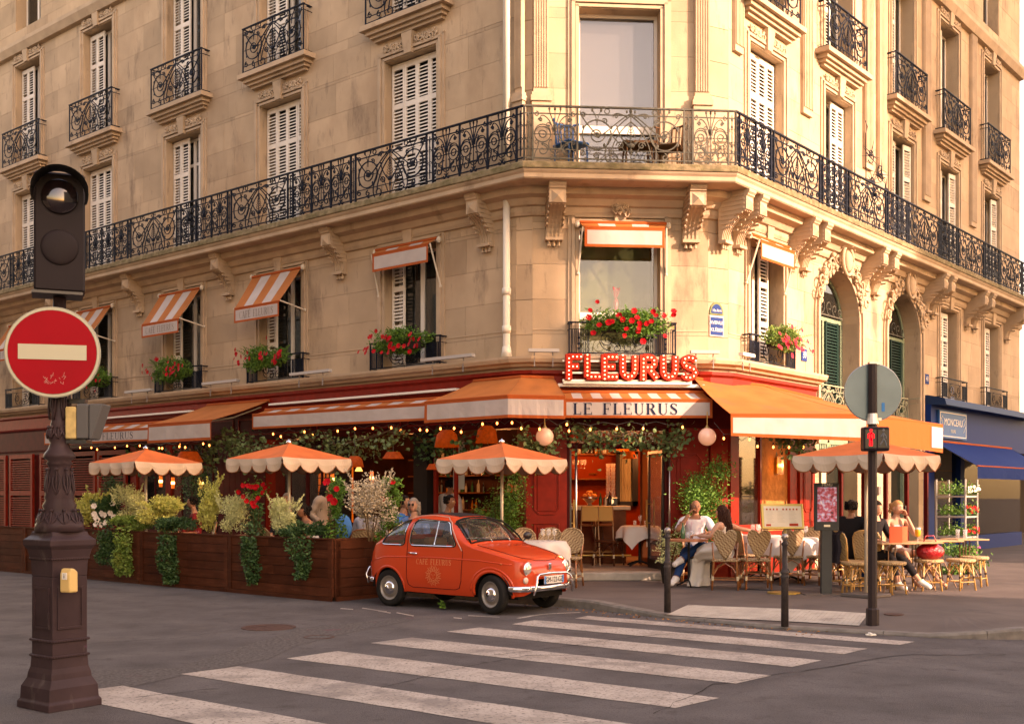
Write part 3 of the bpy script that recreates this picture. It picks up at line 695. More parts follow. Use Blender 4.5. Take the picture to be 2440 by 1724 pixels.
# second-floor balconettes and first-floor window guards
def balconette(Fm, c, hh, z0, z1, d, kind='l', m=IRON, name='window_guard'):
    g = G(); g.box(c-hh-.02,-d-.02,z1-.02,c+hh+.02,-d+.02,z1+.005); g.box(c-hh,-d-.01,z0+.03,c+hh,-d+.01,z0+.05); g.box(c-hh,-d-.008,z0+.15,c+hh,-d+.008,z0+.162) if kind == 'l' else None
    g.box(c-hh,-d-.008,z1-.13,c+hh,-d+.008,z1-.118)
    for s in (-1, 1):
        x = c+s*hh; g.box(x-.012,-d-.012,z0,x+.012,-d+.012,z1); g.box(x-.01,-d,z1-.02,x+.01,.0,z1); g.box(x-.01,-d,z0+.03,x+.01,0,z0+.05); g.box(x-.008,-d,z1-.13,x+.008,0,z1-.118)
        g.box(x-s*.05-.01,-.1,z1-.02,x-s*.05+.01,0,z1-.0)
    p = mk(name, g, m, BLD, Fm)
    if kind == 'l':
        mk('scroll_panel', panel_mesh('l', 2*hh-.04, m), m, p, Fm @ T(c,-d,z0+.02) @ Matrix.Scale((z1-z0-.03)/.92, 4, (0,0,1)))
    else:
        h = z1-z0; g = G()
        for s in (-1, 1):
            x0 = c+s*(hh-.34)
            for x in (x0, c+s*(hh-.04), x0+s*.05): g.box(x-.006,-d-.006,z0+.05,x+.006,-d+.006,z1-.13)
            g.tube([(x0+s*.17+q[0]*.1, -d, z0+.04+q[2]*.45) for q in spear().v[:1]]+[(x0+s*.17,-d,z0+.05),(x0+s*.17,-d,z1-.14)], .006, 4) if False else g.tube([(x0+s*.17,-d,z0+.05),(x0+s*.17,-d,z1-.14)], .006, 4)
            for zz in (.12,.2,.3): g.ball((x0+s*.17,-d,z0+zz), (.03,.01,.02), 6, 4)
            P = spiral(s*.26,.27,.13,.03,90,90-s*500,22); g.tube([(c+x,-d,z0+z) for x, _, z in P], .008, 4)
            P = spiral(s*.10,.13,.08,.02,90,90+s*420,18); g.tube([(c+x,-d,z0+z) for x, _, z in P], .008, 4)
            P = bez((s*.39,.27),(s*.4,.1),(s*.2,.04),(0,.08)); g.tube([(c+x,-d,z0+z) for x, _, z in P], .008, 4)
            for i in range(9): g.box(c+s*(hh-.34-.03*i)-.004 if False else x0+s*(.02+.033*i)-.006,-d-.006,z0+.05,x0+s*(.02+.033*i)+.006,-d+.004,z1-.13)
        mk('scroll_panel', g, m, p, Fm)
for c in LW: balconette(FL, c, 1.0, 10.53, 11.5, .22); balconette(FL, c, .92, 3.93, 4.46, .17, 'g')
for i, c in enumerate(RW):
    balconette(FR, c, .95, 10.47, 11.45, .22)
    if i in (0,3,4): balconette(FR, c-.05, .88, 3.93, 4.44, .17, 'g')
balconette(FC, 1.53, .92, 3.95, 4.52, .17, 'g')
for c, w in ARC: balconette(FR, c, w-.12, 2.97, 3.85, -.22, 'l', mat('sage_iron', (.30,.29,.2), .6), 'arch_guard')
# spiked iron guard on the avenue balcony
g = G(); W = RRr @ T(5.6, .1, 7.05)
g.tube([(0,0,.4),(0,0,1.95)], .012, 4); pts = [(0,0,1.95),(.06,0,2.1),(-.02,0,2.2)]; g.tube(pts, .009, 4)
rg = random.Random(5)
for cx, cz, r_ in ((.25,1.55,.18),(.3,1.0,.24),(.75,1.25,.2),(1.05,.9,.24),(.5,.75,.2)):
    g.tube(spiral(cx,cz,r_,.04,rg.uniform(0,360),rg.uniform(500,700),20), .010, 4)
    for i in range(11):
        a = rg.uniform(-.6,3.6); g.tube([(cx,rg.uniform(-.05,.05),cz),(cx+.34*math.cos(a),rg.uniform(-.1,.1),cz+.34*math.sin(a))], [.012,.001], 4)
o = mk('spiked_iron_guard', g, IRON, W=W); tag(o, 'black wrought iron guard with spikes and curls rising above the avenue balcony railing', 'iron guard')
# things standing on the corner balcony
CB = FC @ T(0,0,7.05)
def wicker(nm, u, y, m, lab, cat, sc=1.0, rz=0):
    W = FC @ TR(u, y, 7.05, rz); t = thing(nm, lab, cat, W)
    g = G()
    for s in (-1,1):
        for q in (-1,1): g.tube([(s*.2,q*.2,0),(s*.19,q*.19,.42)], .015, 6)
    mk('leg', g, m, t)
    mk('seat', G().box(-.23,-.23,.40,.23,.23,.45), m, t, bevel=.02)
    g = G()
    for i in range(9): a = R(-70+140*i/8); g.tube([(.23*math.sin(a),.05+.2*math.cos(a),.45),(.26*math.sin(a),.08+.22*math.cos(a),.86)], .012, 5)
    g.tube([(.27*math.sin(R(a)),.08+.23*math.cos(R(a)),.86) for a in range(-80,81,16)], .02, 5); mk('backrest', g, m, t); return t
wicker('balcony_chair', .62, -.34, mat('blue_painted_metal', (.02,.10,.25), .5), 'blue metal chair on the corner balcony left of its big window', 'chair', rz=30)
wicker('balcony_chair', 2.3, -.3, mat('brown_wicker', (.10,.05,.025), .8), 'dark brown wicker chair on the corner balcony right of its big window', 'chair', rz=-25)
t = thing('balcony_table', 'small brown slatted table between the two chairs on the corner balcony', 'table', FC @ T(1.75,-.36,7.05))
mk('tabletop', G().box(-.28,-.24,.42,.28,.24,.46), mat('brown_wicker', (0,0,0)), t)
for s in (-1,1):
    for q in (-1,1): mk('leg', G().tube([(s*.24,q*.2,0),(s*.2,q*.16,.42)], .016, 5), mat('brown_wicker', (0,0,0)), t)
g = G(); g.box(-.3,-.02,.0,.3,.02,.9)
# ================================================================ GROUND FLOOR, RESTAURANT FRONT
SHOP = thing('restaurant_front', 'deep red wooden restaurant front with open bays and panelled pilasters wrapping the building corner', 'shopfront', T(P1[0], P1[1], .12))
gp = [L2(-24), P0, P1, P2, P3, R2(3.3)]
def smould(name, prof, m, path=None): return mk(name, sweep(G(), path or gp, prof), m, SHOP, Matrix())
smould('fascia', [(-.3,3.30),(.08,3.30),(.10,3.34),(.10,3.60),(.15,3.64),(.15,3.695),(-.3,3.695)], RED)
smould('lower_fascia', [(-.3,2.72),(.04,2.72),(.05,2.76),(.05,3.26),(.07,3.30),(-.3,3.298)], RED_D)
g = G()
for a, b in ((-15.6,-13.2),(-13.0,-10.6),(-10.4,-8),(-7.8,-5.4),(-5.2,-2.8),(-2.6,-.3)):
    for z0, z1 in ((2.84,2.87),(3.17,3.20)): g2 = G().box(a,-.07,z0,b,-.045,z1); g.merge(g2, FL)
    for x in (a, b): g.merge(G().box(x-.012,-.068,2.87,x+.012,-.045,3.17), FL)
mk('fascia_panel_moulding', g, RED, SHOP, Matrix())
def pil(Fm, u0, u1, z0=.12, z1=2.72, m=RED, d=.1, panels=True, nm='pilaster'):
    p = mk(nm, G().box(u0,-d,z0,u1,.25,z1), m, SHOP, Fm)
    if panels and u1-u0 > .3:
        a, b = u0+.14, u1-.14
        for q0, q1, rd in ((z0+.25,z0+.95,0),(z0+1.12,z0+2.15,1)):
            g = G(); r = .018; c_ = .08 if rd else .0; P = [(a+c_,q0),(b-c_,q0),(b,q0+c_),(b,q1-c_),(b-c_,q1),(a+c_,q1),(a,q1-c_),(a,q0+c_)] if rd else [(a,q0),(b,q0),(b,q1),(a,q1)]
            P = P+[P[0]]; g.tube([(x,-d-.002,z) for x,z in P], r, 5); mk('panel_moulding', g, m, p, Fm)
            mk('panel', G().box(a+.05,-d-.012,q0+.05,b-.05,-d+.001,q1-.05), m, p, Fm, bevel=.01)
    return p
pil(FC, -.12, .58); pil(FC, 2.36, 3.05); pil(FR, -.05, .24, d=.08, panels=False); pil(frame(P2, 27.5), .02, .40, d=.05)
pil(FL, -8.25, -6.6, d=.25, panels=False, nm='boarded_panel'); 
g = G()
for i in range(8): mk('board', G().box(-8.25+.207*i+.006,-.27,.14,-8.25+.207*(i+1)-.006,-.251,2.7), RED_D, bpy.data.objects['boarded_panel'], FL)
g = G()
for x in (-7.0, -6.88): g.tube([(x,-.29,1.2),(x,-.33,1.24),(x,-.33,1.4),(x,-.29,1.44)], .010, 5)
mk('handle', g, BRASS, bpy.data.objects['boarded_panel'], FL)
for u0, u1 in ((-12.1,-11.85),(-10.6,-10.4)): pil(FL, u0, u1, panels=False, d=.05, nm='red_post')
for u0, u1 in ((-4.82,-4.55),(-2.45,-2.1)): pil(FL, u0, u1, m=mat('black_painted_post', (.018,.015,.013), .5), panels=False, d=.06, nm='black_post')
g = G().box(-24,-.02,.12,-14.95,.03,2.72).box(-14.95,.0,.12,-12.1,.03,.55); mk('boarded_base', g, RED_D, SHOP, FL)
for u0 in (-22.6,-21.1,-19.6,-18.1,-16.4, -14.9, -13.5):        # louvred shutters at the far left
    g = G(); w = 1.3; g.box(u0,-.12,.5,u0+.1,-.05,2.66); g.box(u0+w-.1,-.12,.5,u0+w,-.05,2.66)
    for a, b in ((.5,.62),(1.55,1.68),(2.55,2.66)): g.box(u0+.1,-.12,a,u0+w-.1,-.05,b)
    s = mk('louvred_shutter', g, RED, SHOP, FL); z = .66
    g = G()
    while z < 2.5:
        if not 1.5 < z < 1.68: mk('slat', G().box(u0+.1,-.11,z,u0+w-.1,-.07,z+.03), RED, s, FL)
        z += .062
g = G(); 
for u in (-9.6,-5.55): g.box(u-.04,-.02,.3,u+.04,.03,2.7)
for u0, u1 in ((-11.85,-10.6),(-10.4,-8.25),(-6.6,-4.82)): g.box(u0,-.02,.12,u1,.03,.75); g.box(u0,-.02,2.2,u1,.03,2.27)
for x in (-11.5,-11.1,-9.2,-8.8,-10,-6.1,-5.1): g.box(x-.015,-.015,.75,x+.015,.02,2.7)
gf = mk('glazing_frame', g, RED_D, SHOP, FL)
for u0, u1 in ((-11.85,-10.6),(-10.4,-8.25),(-6.6,-4.82)): mk('pane', G().box(u0,.0,.75,u1,.006,2.7), mat('shop_glass', (.02,.02,.02), .03, alpha=.25, spec=.8), gf, FL)
g = G(); g.box(-1.15,-.35,.3,-1.09,-.3,2.6); g.box(-1.15,-.35,2.54,-.7,-.3,2.6); g.box(-1.95,-.04,.15,-1.88,.02,2.7); mk('red_window_frame', g, RED, SHOP, FL)
# floor, ceiling and back walls of the dining room
g = G(); poly = [L2(-24,.0), P0, P1, P2, P3, R2(3.4), R2(3.4,-6), (2.0,29), L2(-24,-6)]
g.add([(x,y,.262) for x,y in poly], [tuple(range(len(poly)))]); mk('dining_room_floor', g, mat('terrazzo_floor', (.28,.20,.14), .4, noise=(30,.3)), SHOP, Matrix())
g = G(); g.add([(x,y,3.29) for x,y in poly], [tuple(range(len(poly)))[::-1]]); mk('dining_room_ceiling', g, mat('dark_ceiling', (.03,.012,.008), .8), SHOP, Matrix())
wallred = mat('venetian_red_wall', (.22,.025,.008), .5, noise=(2,.2))
mk('back_wall', G().box(-24,5,.2,-1.6,5.1,3.3), mat('dark_panelling', (.045,.015,.008), .6, noise=(3,.4)), SHOP, FL)
mk('back_wall', G().box(.75,23.9,.2,6.5,24,3.3), wallred, SHOP, Matrix())
mk('side_wall', G().box(-24,0,.1,-23.9,5,3.3), DARK, SHOP, FL)
mk('partition', G().box(-.05,.35,.26,.04,3.6,3.28), wallred, SHOP, frame(wpt(FC,.55,.0).xy, 12))
mk('partition', G().box(3.3,.3,.2,3.4,5,3.3), wallred, SHOP, FR)
# step and door
STONE_S = mat('grey_step_stone', (.30,.26,.21), .8, noise=(5,.2), bump=(30,.3,.005))
mk('door_step', G().box(.52,-.46,.12,2.46,.5,.255), STONE_S, SHOP, FC, bevel=.015)
g = G(); g.box(.58,-.02,2.36,2.36,.06,2.46); g.box(.58,-.02,2.68,2.36,.06,2.72); g.box(.58,-.02,.255,.64,.06,2.7); g.box(2.30,-.02,.255,2.36,.06,2.7)
dr = mk('door_frame', g, RED_D, SHOP, FC)
mk('transom_pane', G().box(.64,.01,2.46,2.30,.016,2.68), mat('shop_glass', (0,0,0)), dr, FC)
o = mk('transom_lettering', letters('LE FLEURUS', .17, .035, .010), WHITE, dr, FC @ T(1.45,-.004,2.56))
def glass_leaf(u, sgn):
    W = FC @ T(u, .04, .265) @ Matrix.Rotation(R(sgn*83), 4, 'Z'); w = .78*(1 if sgn > 0 else -1)
    g = G(); x0, x1 = sorted((0, w)); g.box(x0,-.02,0,x0+.045,.02,2.08); g.box(x1-.045,-.02,0,x1,.02,2.08); g.box(x0+.045,-.02,0,x1-.045,.02,.16); g.box(x0+.045,-.02,2.03,x1-.045,.02,2.08)
    d = mk('glass_door', g, mat('dark_steel_frame', (.06,.05,.045), .35, metal=.8), SHOP, W)
    mk('pane', G().box(x0+.045,-.004,.16,x1-.045,.004,2.03), GLASS_C, d, W)
    g = G(); xx = w-.1*(1 if w > 0 else -1)
    for y in (-.07, .07): g.tube([(xx,y,.72),(xx,y,1.22)], .018, 8); g.tube([(xx,0,.80),(xx,y,.80)], .01, 5); g.tube([(xx,0,1.14),(xx,y,1.14)], .01, 5)
    mk('handle', g, BRASS, d, W)
glass_leaf(.66, 1); glass_leaf(2.28, -1)
g = G(); g.tube([(.74,-.1,.26),(.74,-.1,2.42)], .022, 8); g.tube([(2.36-.0,-.12,.26),(2.36,-.12,2.42)], .018, 8); mk('chrome_pole', g, STEEL, SHOP, FC, smooth=True)
# R side of the shopfront: window, plastered panel with a wall lamp, pilaster
g = G(); g.box(.24,-.02,.12,1.20,.1,.95); g.box(.24,-.03,.95,1.20,.1,1.03); g.box(.24,-.02,2.66,1.2,.1,2.72); g.box(1.14,-.02,1.03,1.20,.1,2.66)
wf = mk('avenue_window_frame', g, RED, SHOP, FR)
mk('pane', G().box(.24,.03,1.03,1.14,.036,2.66), mat('shop_mirror_glass', (.03,.025,.02), .04, alpha=.55, spec=1, ior=1.8), wf, FR)
mk('room', G().box(.0,1.8,.3,3.3,1.85,3.3), mat('warm_back_wall', (.16,.05,.02), .7), SHOP, FR)
mk('plaster_panel', G().box(1.20,.0,.9,2.26,.12,2.72), mat('ochre_plaster', (.42,.17,.055), .85, noise=(9,.22), bump=(14,.6,.02)), SHOP, FR)
mk('bench_back', G().box(1.20,-.03,.12,2.26,.12,.9), RED, SHOP, FR)
pil(FR, 2.26, 2.56, d=.06, panels=False); pil(FR, 2.60, 3.25, d=.1)
# ---------------------------------------------------------------- awnings
def lerp(a, b, t): return tuple(a[i]+(b[i]-a[i])*t for i in range(3))
def sub(pts, n):
    o = []
    for a, b in zip(pts, pts[1:]):
        for i in range(n): o.append(lerp(a, b, i/n))
    return o+[pts[-1]]
def awning(label, back, front, vh, stripes=0, txt=None, vh_end=None, sides=True, group=None, txtseg=0, txth=.16, roll=True, name='awning', tw=.028, patch=None, wav=.010, tgap=.12, ink=None):
    """back/front: matching world points along the wall and along the front bar; stripes: number of bands"""
    A = thing(name, label, 'awning', T(*back[0]), group)
    n = 8; bk = sub(back, n); fr = sub(front, n); N = len(bk); g = G(); m = 5
    ph = len(label) % 7
    if txt: wav = .002
    for i in range(N):
        for j in range(m+1):
            p = lerp(bk[i], fr[i], j/m); sg = -.035*math.sin(math.pi*j/m)*(1 if not stripes else .3)*(.6+.4*math.sin(i*1.7+ph))
            g.v.append((p[0], p[1], p[2]+sg))
    tot = sum((Vector(fr[i+1])-Vector(fr[i])).length for i in range(N-1)); acc = 0
    if stripes:
        g = G(); ns = stripes*2
        for k in range(stripes):
            a, b = k/stripes, (k+1)/stripes
            for q in range(2):
                a2 = a+(b-a)*q/2; b2 = a+(b-a)*(q+1)/2
                P = []
                for t in (a2, b2):
                    x = t*(N-1); i = min(int(x), N-2); P.append((lerp(bk[i],bk[i+1],x-i), lerp(fr[i],fr[i+1],x-i)))
                g.mi = k % 2
                for j in range(m):
                    c = []
                    for (pp, jj) in ((0,j),(1,j),(1,j+1),(0,j+1)):
                        v = lerp(P[pp][0], P[pp][1], jj/m); c.append((v[0], v[1], v[2]-.01*math.sin(math.pi*jj/m)))
                    g.add(c, [(0,1,2,3)])
        mk('canopy', g, [ORG, WHT_C], A, Matrix(), smooth=False)
    else:
        g.f = [(i*(m+1)+j, (i+1)*(m+1)+j, (i+1)*(m+1)+j+1, i*(m+1)+j+1) for i in range(N-1) for j in range(m)]; g.m = [0]*len(g.f)
        for k in range(0, N, n):        # seams
            g.tube([g.v[k*(m+1)+j] for j in range(m+1)], .006, 4)
        mk('canopy', g, ORG, A, Matrix(), smooth=True)
    g = G(); gw = G()
    def vpt(i, z):      # point on the valance at front index i (float) and drop z 0..1
        k = min(int(i), N-2); p = lerp(fr[k], fr[k+1], i-k); a, b = fr[max(k-0,0)], fr[k+1]
        d = Vector((b[0]-a[0], b[1]-a[1], 0)).normalized(); nrm = Vector((d.y, -d.x, 0))
        h = vh if vh_end is None else vh+(vh_end-vh)*(i/(N-1))
        w_ = wav*math.sin(i*2.1+ph)*z+wav*.6*math.sin(i*5.3+z*2)*z
        return (p[0]+nrm.x*(w_+.012), p[1]+nrm.y*(w_+.012), p[2]-h*z)
    ii = [x*.5 for x in range(2*(N-1)+1)]
    e = min(.045/tot*(N-1), .4); ii = sorted(set(ii+[e, N-1-e]))
    zs = [0,.16,.5,.86,1]
    for a, b in zip(ii, ii[1:]):
        for j in range(4):
            edge = j in (0,3) or b <= e+1e-6 or a >= N-1-e-1e-6
            if patch and not edge and not (patch[0] <= (a+b)/2/(N-1) <= patch[1]): edge = True
            (g if edge else gw).add([vpt(a,zs[j]),vpt(b,zs[j]),vpt(b,zs[j+1]),vpt(a,zs[j+1])], [(0,1,2,3)])
    v = mk('valance', g, ORG_B, A, Matrix()); 
    if gw.v: mk('valance_panel', gw, WHT_C, v, Matrix())
    if sides:
        g = G()
        for k in (0, -1):
            b, f = bk[k], fr[k]; hh = vh if (k == 0 or vh_end is None) else vh_end
            g.add([b, f, (f[0],f[1],f[2]-hh), (b[0]*.7+f[0]*.3,b[1]*.7+f[1]*.3,b[2]*.7+f[2]*.3-.03)], [(0,1,2,3)])
        # folding arms and front bar
        g = G()
    g = G(); g.tube([(p[0],p[1],p[2]-.005) for p in front], .02, 6)
    if roll: g.tube([(p[0],p[1],p[2]+.01) for p in back], .03, 8)
    mk('front_bar', g, ORG_B, A, Matrix())
    g = G()
    for t in ([.12,.88] if len(front) == 2 else [.1,.5,.9]):
        x = t*(N-1); i = int(x); b = lerp(bk[i],bk[i+1],x-i); f = lerp(fr[i],fr[i+1],x-i); mid = lerp(b,f,.5)
        g.tube([(b[0],b[1],b[2]-.12),(mid[0],mid[1],mid[2]-.14),(f[0],f[1],f[2]-.03)], .015, 5)
    mk('folding_arm', g, WHITE, A, Matrix())
    if txt:
        a, b = Vector(front[txtseg]), Vector(front[txtseg+1]); d = (b-a); ang = math.degrees(math.atan2(d.y, d.x)); c = (a+b)/2
        nrm = Vector((d.y, -d.x, 0)).normalized()
        W = T(c.x+nrm.x*.018+(txt[1]*d.normalized().x if len(txt) > 1 else 0), c.y+nrm.y*.018+(txt[1]*d.normalized().y if len(txt) > 1 else 0), c.z-vh*.52) @ Matrix.Rotation(R(ang), 4, 'Z') @ Matrix.Rotation(math.atan2(d.z, math.hypot(d.x, d.y))*-1, 4, 'Y')
        mk('lettering', letters(txt[0], txth, tw, tw*.28, gap=tgap, wsc=txt[2] if len(txt) > 2 else 1), ink or INK, v, W)
    return A
def P3d(Fm, u, d, z): p = wpt(Fm, u, -d, z); return (p.x, p.y, p.z)
# big awnings over the terrace and the door
awning('retracted striped awning at the far left lettered in dark serif capitals', [P3d(FL,-15.2,.38,3.25),P3d(FL,-10.05,.38,3.22)], [P3d(FL,-15.0,.7,3.12),P3d(FL,-10.12,.7,3.08)], .29, stripes=15, txt=('LE FLEURUS', .75, 1.5), txth=.16, tw=.024, name='terrace_awning')
awning('extended orange awning with an empty off-white valance between the two retracted striped ones', [P3d(FL,-8.85,.12,3.55),P3d(FL,-6.66,.12,3.54)], [P3d(FL,-9.0,1.5,3.07),P3d(FL,-6.72,1.5,3.07)], .40, name='terrace_awning')
awning('long retracted striped awning with a blank grey-white valance in the middle of the terrace', [P3d(FL,-6.45,.38,3.31),P3d(FL,-1.45,.38,3.28)], [P3d(FL,-6.45,.7,3.21),P3d(FL,-1.45,.7,3.18)], .30, stripes=17, name='terrace_awning')
c0 = at(1013,957,19.08); c1 = at(1210,941,17.9); c2 = at(1347,944,17.98)
awning('extended orange awning folded round the building corner left of the door', [P3d(FL,-.85,.16,3.56),P3d(FL,.27,.2,3.56),P3d(FC,.34,.2,3.55)], [tuple(c0),tuple(c1),tuple(c2)], .36, name='corner_awning')
awning('striped awning over the door lettered LE FLEURUS in dark serif capitals', [P3d(FC,.46,.30,3.30),P3d(FC,2.9,.30,3.31)], [P3d(FC,.46,.62,3.16),P3d(FC,2.98,.62,3.17)], .31, stripes=15, txt=('LE FLEURUS', -.22, 1.15), txth=.19, tw=.036, name='door_awning', tgap=.16)
f0 = at(1741,986,18.0); f1 = (5.72,18.12,f0.z); f2 = (5.72+.647*3.5,18.12+.763*3.5,f0.z)
awning('largest orange awning, spread over the avenue terrace right of the door', [P3d(FC,2.78,.18,3.56),P3d(FR,1.0,.16,3.54),P3d(FR,3.5,.12,3.45)], [tuple(f0),f1,f2], .35, vh_end=.52, name='corner_awning', patch=(0,.5), wav=.006)
g = G(); W = T(f2[0],f2[1],0) @ Matrix.Rotation(R(49.7),4,'Z'); g.box(-.62,-.03,f0.z-.44,-.06,-.02,f0.z-.06)
mk('valance_panel', g, WHT_C, bpy.data.objects['corner_awning.001'], W)
mk('roller_cover', G().box(-6.5,-.26,3.425,-1.2,-.14,3.465), WHITE, SHOP, FL); mk('roller_cover', G().box(-15.2,-.26,3.425,-9.3,-.14,3.465), WHITE, SHOP, FL); mk('roller_cover', G().box(.4,-.34,3.40,2.92,-.16,3.45), WHITE, SHOP, FC)
# window awnings
def win_awning(Fm, c, label, open_=True, w=1.6, grp='striped awnings over the first-floor windows', txt=True):
    if open_:
        A = awning(label, [P3d(Fm,c-w/2,.14,6.18),P3d(Fm,c+w/2,.14,6.18)], [P3d(Fm,c-w*.46,.64,5.46),P3d(Fm,c+w*.46,.64,5.46)], .31, stripes=5, name='window_awning', txt=("CAFE' FLEURUS", 0, .78) if txt else None, txth=.15, tw=.014, sides=False, roll=False, wav=.003, ink=INK_G)
    else:
        A = awning(label, [P3d(Fm,c-w/2,.14,6.22),P3d(Fm,c+w/2,.14,6.22)], [P3d(Fm,c-w*.46,.28,6.12),P3d(Fm,c+w*.46,.28,6.12)], .34, stripes=5, name='window_awning', sides=False, roll=False, wav=.003)
    g = G(); d = .64 if open_ else .28; z = 5.46 if open_ else 6.12
    for s in (-1, 1):
        a = P3d(Fm,c+s*w*.48,d,z); b = P3d(Fm,c+s*(w*.5+.02),.05,z+(-.12 if open_ else -.75)); g.tube([a,b], .016, 6); g.ball(b, .03, 6, 4)
        e = P3d(Fm,c+s*(w/2+.04),.12,6.2); g.ball(e, (.05,.05,.06), 8, 5)
    mk('awning_arm', g, mat('cream_arm_paint', (.6,.53,.42), .4), A, Matrix())
    g = G(); g.tube([P3d(Fm,c-w/2,.14,6.19 if open_ else 6.23),P3d(Fm,c+w/2,.14,6.19 if open_ else 6.23)], .03, 6); mk('roller', g, ORG_B, A, Matrix())
    return A
for i, (c, lab) in enumerate(((LW[2]+.02, 'orange and white striped window awning half hidden behind the no entry sign'), (LW[3]+.03, 'orange and white striped window awning lettered in grey, next right of the no entry sign'), (LW[4]+.02, 'orange and white striped window awning lettered in grey, largest of the lettered ones'))):
    win_awning(FL, c, lab)
win_awning(FL, LW[1], 'orange and white striped window awning beyond the traffic light at the far left')
win_awning(FL, -2.58, 'folded orange window awning with a tilted blank white panel, left of the downpipe', False)
win_awning(FC, 1.55, 'folded orange window awning with blank white panel above the big corner window', False, w=1.5)
win_awning(FR, 1.32, 'folded orange window awning with sunlit white panel on the avenue side', False, w=1.45)
# strip lights on the cornice
def strip_light(Fm, u, w, lab, big=False):
    t = thing('strip_light', lab, 'light fitting', Fm @ T(u,-.30,3.93), 'strip lights along the cornice')
    g = G(); g.box(-w/2,-.06,.05,w/2,.04,.105); mk('housing', g, mat('silver_fitting', (.42,.40,.37), .5) if not big else WHITE, t)
    g = G()
    for s in (-.3,.3): g.tube([(s*w,0,.06),(s*w,.02,-.02),(s*w,.0,-.05)], .012, 5); g.box(s*w-.008,-.01,-.20,s*w+.008,.004,-.06)
    mk('bracket', g, mat('dull_fitting', (.26,.24,.22), .6), t)
for u, w, lab in ((-11.3,1.1,'dull strip light lying on the cornice at the far left'),(-8.1,1.25,'strip light on the cornice above the extended orange awning'),(-5.1,1.2,'strip light on the cornice under the third flower window'),(-1.35,1.25,'strip light on the cornice left of the corner')): strip_light(FL, u, w, lab)
strip_light(FC, .16, .52, 'short strip light left of the red bulb-lit name sign'); strip_light(FC, 2.93, .5, 'short strip light right of the red bulb-lit name sign'); strip_light(FR, .1, .42, 'white flood light on the avenue side of the cornice', True)
# marquee sign
MQ = thing('marquee_sign', 'red three-dimensional name sign with rows of bulbs in its letters above the door', 'sign', FC @ T(1.58,-.36,3.52))
MR = mat('marquee_red', (.52,.04,.022), .5); MRI = mat('marquee_red_edge', (.36,.02,.015), .4)
BAL = {'F': (.30,[[(.06,0),(.06,.40)],[(.06,.37),(.27,.37)],[(.06,.205),(.22,.205)]]),
 'L': (.28,[[(.06,.40),(.06,.035)],[(.06,.035),(.27,.035)]]),
 'E': (.30,[[(.06,0),(.06,.40)],[(.06,.37),(.27,.37)],[(.06,.205),(.23,.205)],[(.06,.035),(.28,.035)]]),
 'U': (.34,[[(.06,.40),(.06,.15)]+[(.16-.10*math.cos(R(a)),.14-.105*math.sin(R(a))) for a in range(20,180,20)]+[(.27,.15),(.27,.40)]]),
 'R': (.33,[[(.06,0),(.06,.40)],[(.06,.37),(.17,.37)]+[(.17+.08*math.sin(R(a)),.285+.085*math.cos(R(a))) for a in range(20,180,20)]+[(.06,.20)],[(.15,.19),(.29,.02)]]),
 'S': (.31,[[(.26,.32),(.22,.36),(.15,.375),(.08,.35),(.06,.29),(.09,.235),(.16,.205),(.23,.175),(.26,.12),(.23,.06),(.16,.03),(.09,.04),(.05,.09)]])}
x = -1.07; bulb_me = G().ball((0,0,0), (.013,.01,.013), 6, 4).mesh('bulb', mat('marquee_bulb', (1,.8,.6), .3, emit=(1,.50,.28), estr=1.6))
ray_me = None
for ch in 'FLEURUS':
    w, sts = BAL[ch]; g = G(); pts = []
    for st in sts:
        n = len(st)
        for k, hw_ , y0, y1 in ((0,.057,-.10,0),):
            L_, R_ = [], []
            for i in range(n):
                a, b = st[max(i-1,0)], st[min(i+1,n-1)]; d = Vector((b[0]-a[0], b[1]-a[1])).normalized(); nn = Vector((-d.y, d.x))*hw_
                ex = d*(-hw_ if i == 0 and n == 2 else (hw_ if i == n-1 and n == 2 else 0))*.3
                p = Vector(st[i])+ex; L_.append(p+nn); R_.append(p-nn)
            for i in range(n-1):
                q = [L_[i],L_[i+1],R_[i+1],R_[i]]; off = len(sts)*.0004+sts.index(st)*.001
                g.add([(p.x,y0-off,p.y) for p in q]+[(p.x,y1,p.y) for p in q], [(0,3,2,1),(4,5,6,7),(0,1,5,4),(1,2,6,5),(2,3,7,6),(3,0,4,7)])
        L = 0
        for i in range(n-1):
            a, b = Vector(st[i]), Vector(st[i+1]); d = (b-a).length
            while L <= d+1e-6:
                p = a+(b-a)*(L/d); 
                if all((p-q).length > .045 for q in pts): pts.append(p)
                L += .068
            L -= d
    lt = mk('letter', g, MR, MQ, MQ.matrix_basis @ T(x, 0, 0), bevel=.006)
    g = G()
    for st in sts:      # raised rim
        g.tube([(p[0],-.105,p[1]) for p in st], .006, 4)
    mk('rim', g, MRI, lt)
    for p in pts: mk('bulb', bulb_me, None, lt, WM[lt.name] @ T(p.x, -.112, p.y))
    x += w+.012
g = G(); g.box(-1.1,.02,-.03,1.12,.06,.0); g.box(-1.1,.03,.1,1.1,.05,.13); g.box(-1.1,.03,.3,1.1,.05,.33); mk('back_rail', g, STEEL, MQ)
g = G(); g.box(-1.1,-.06,-.08,1.1,.02,-.04); mk('base_rail', g, WHITE, MQ)
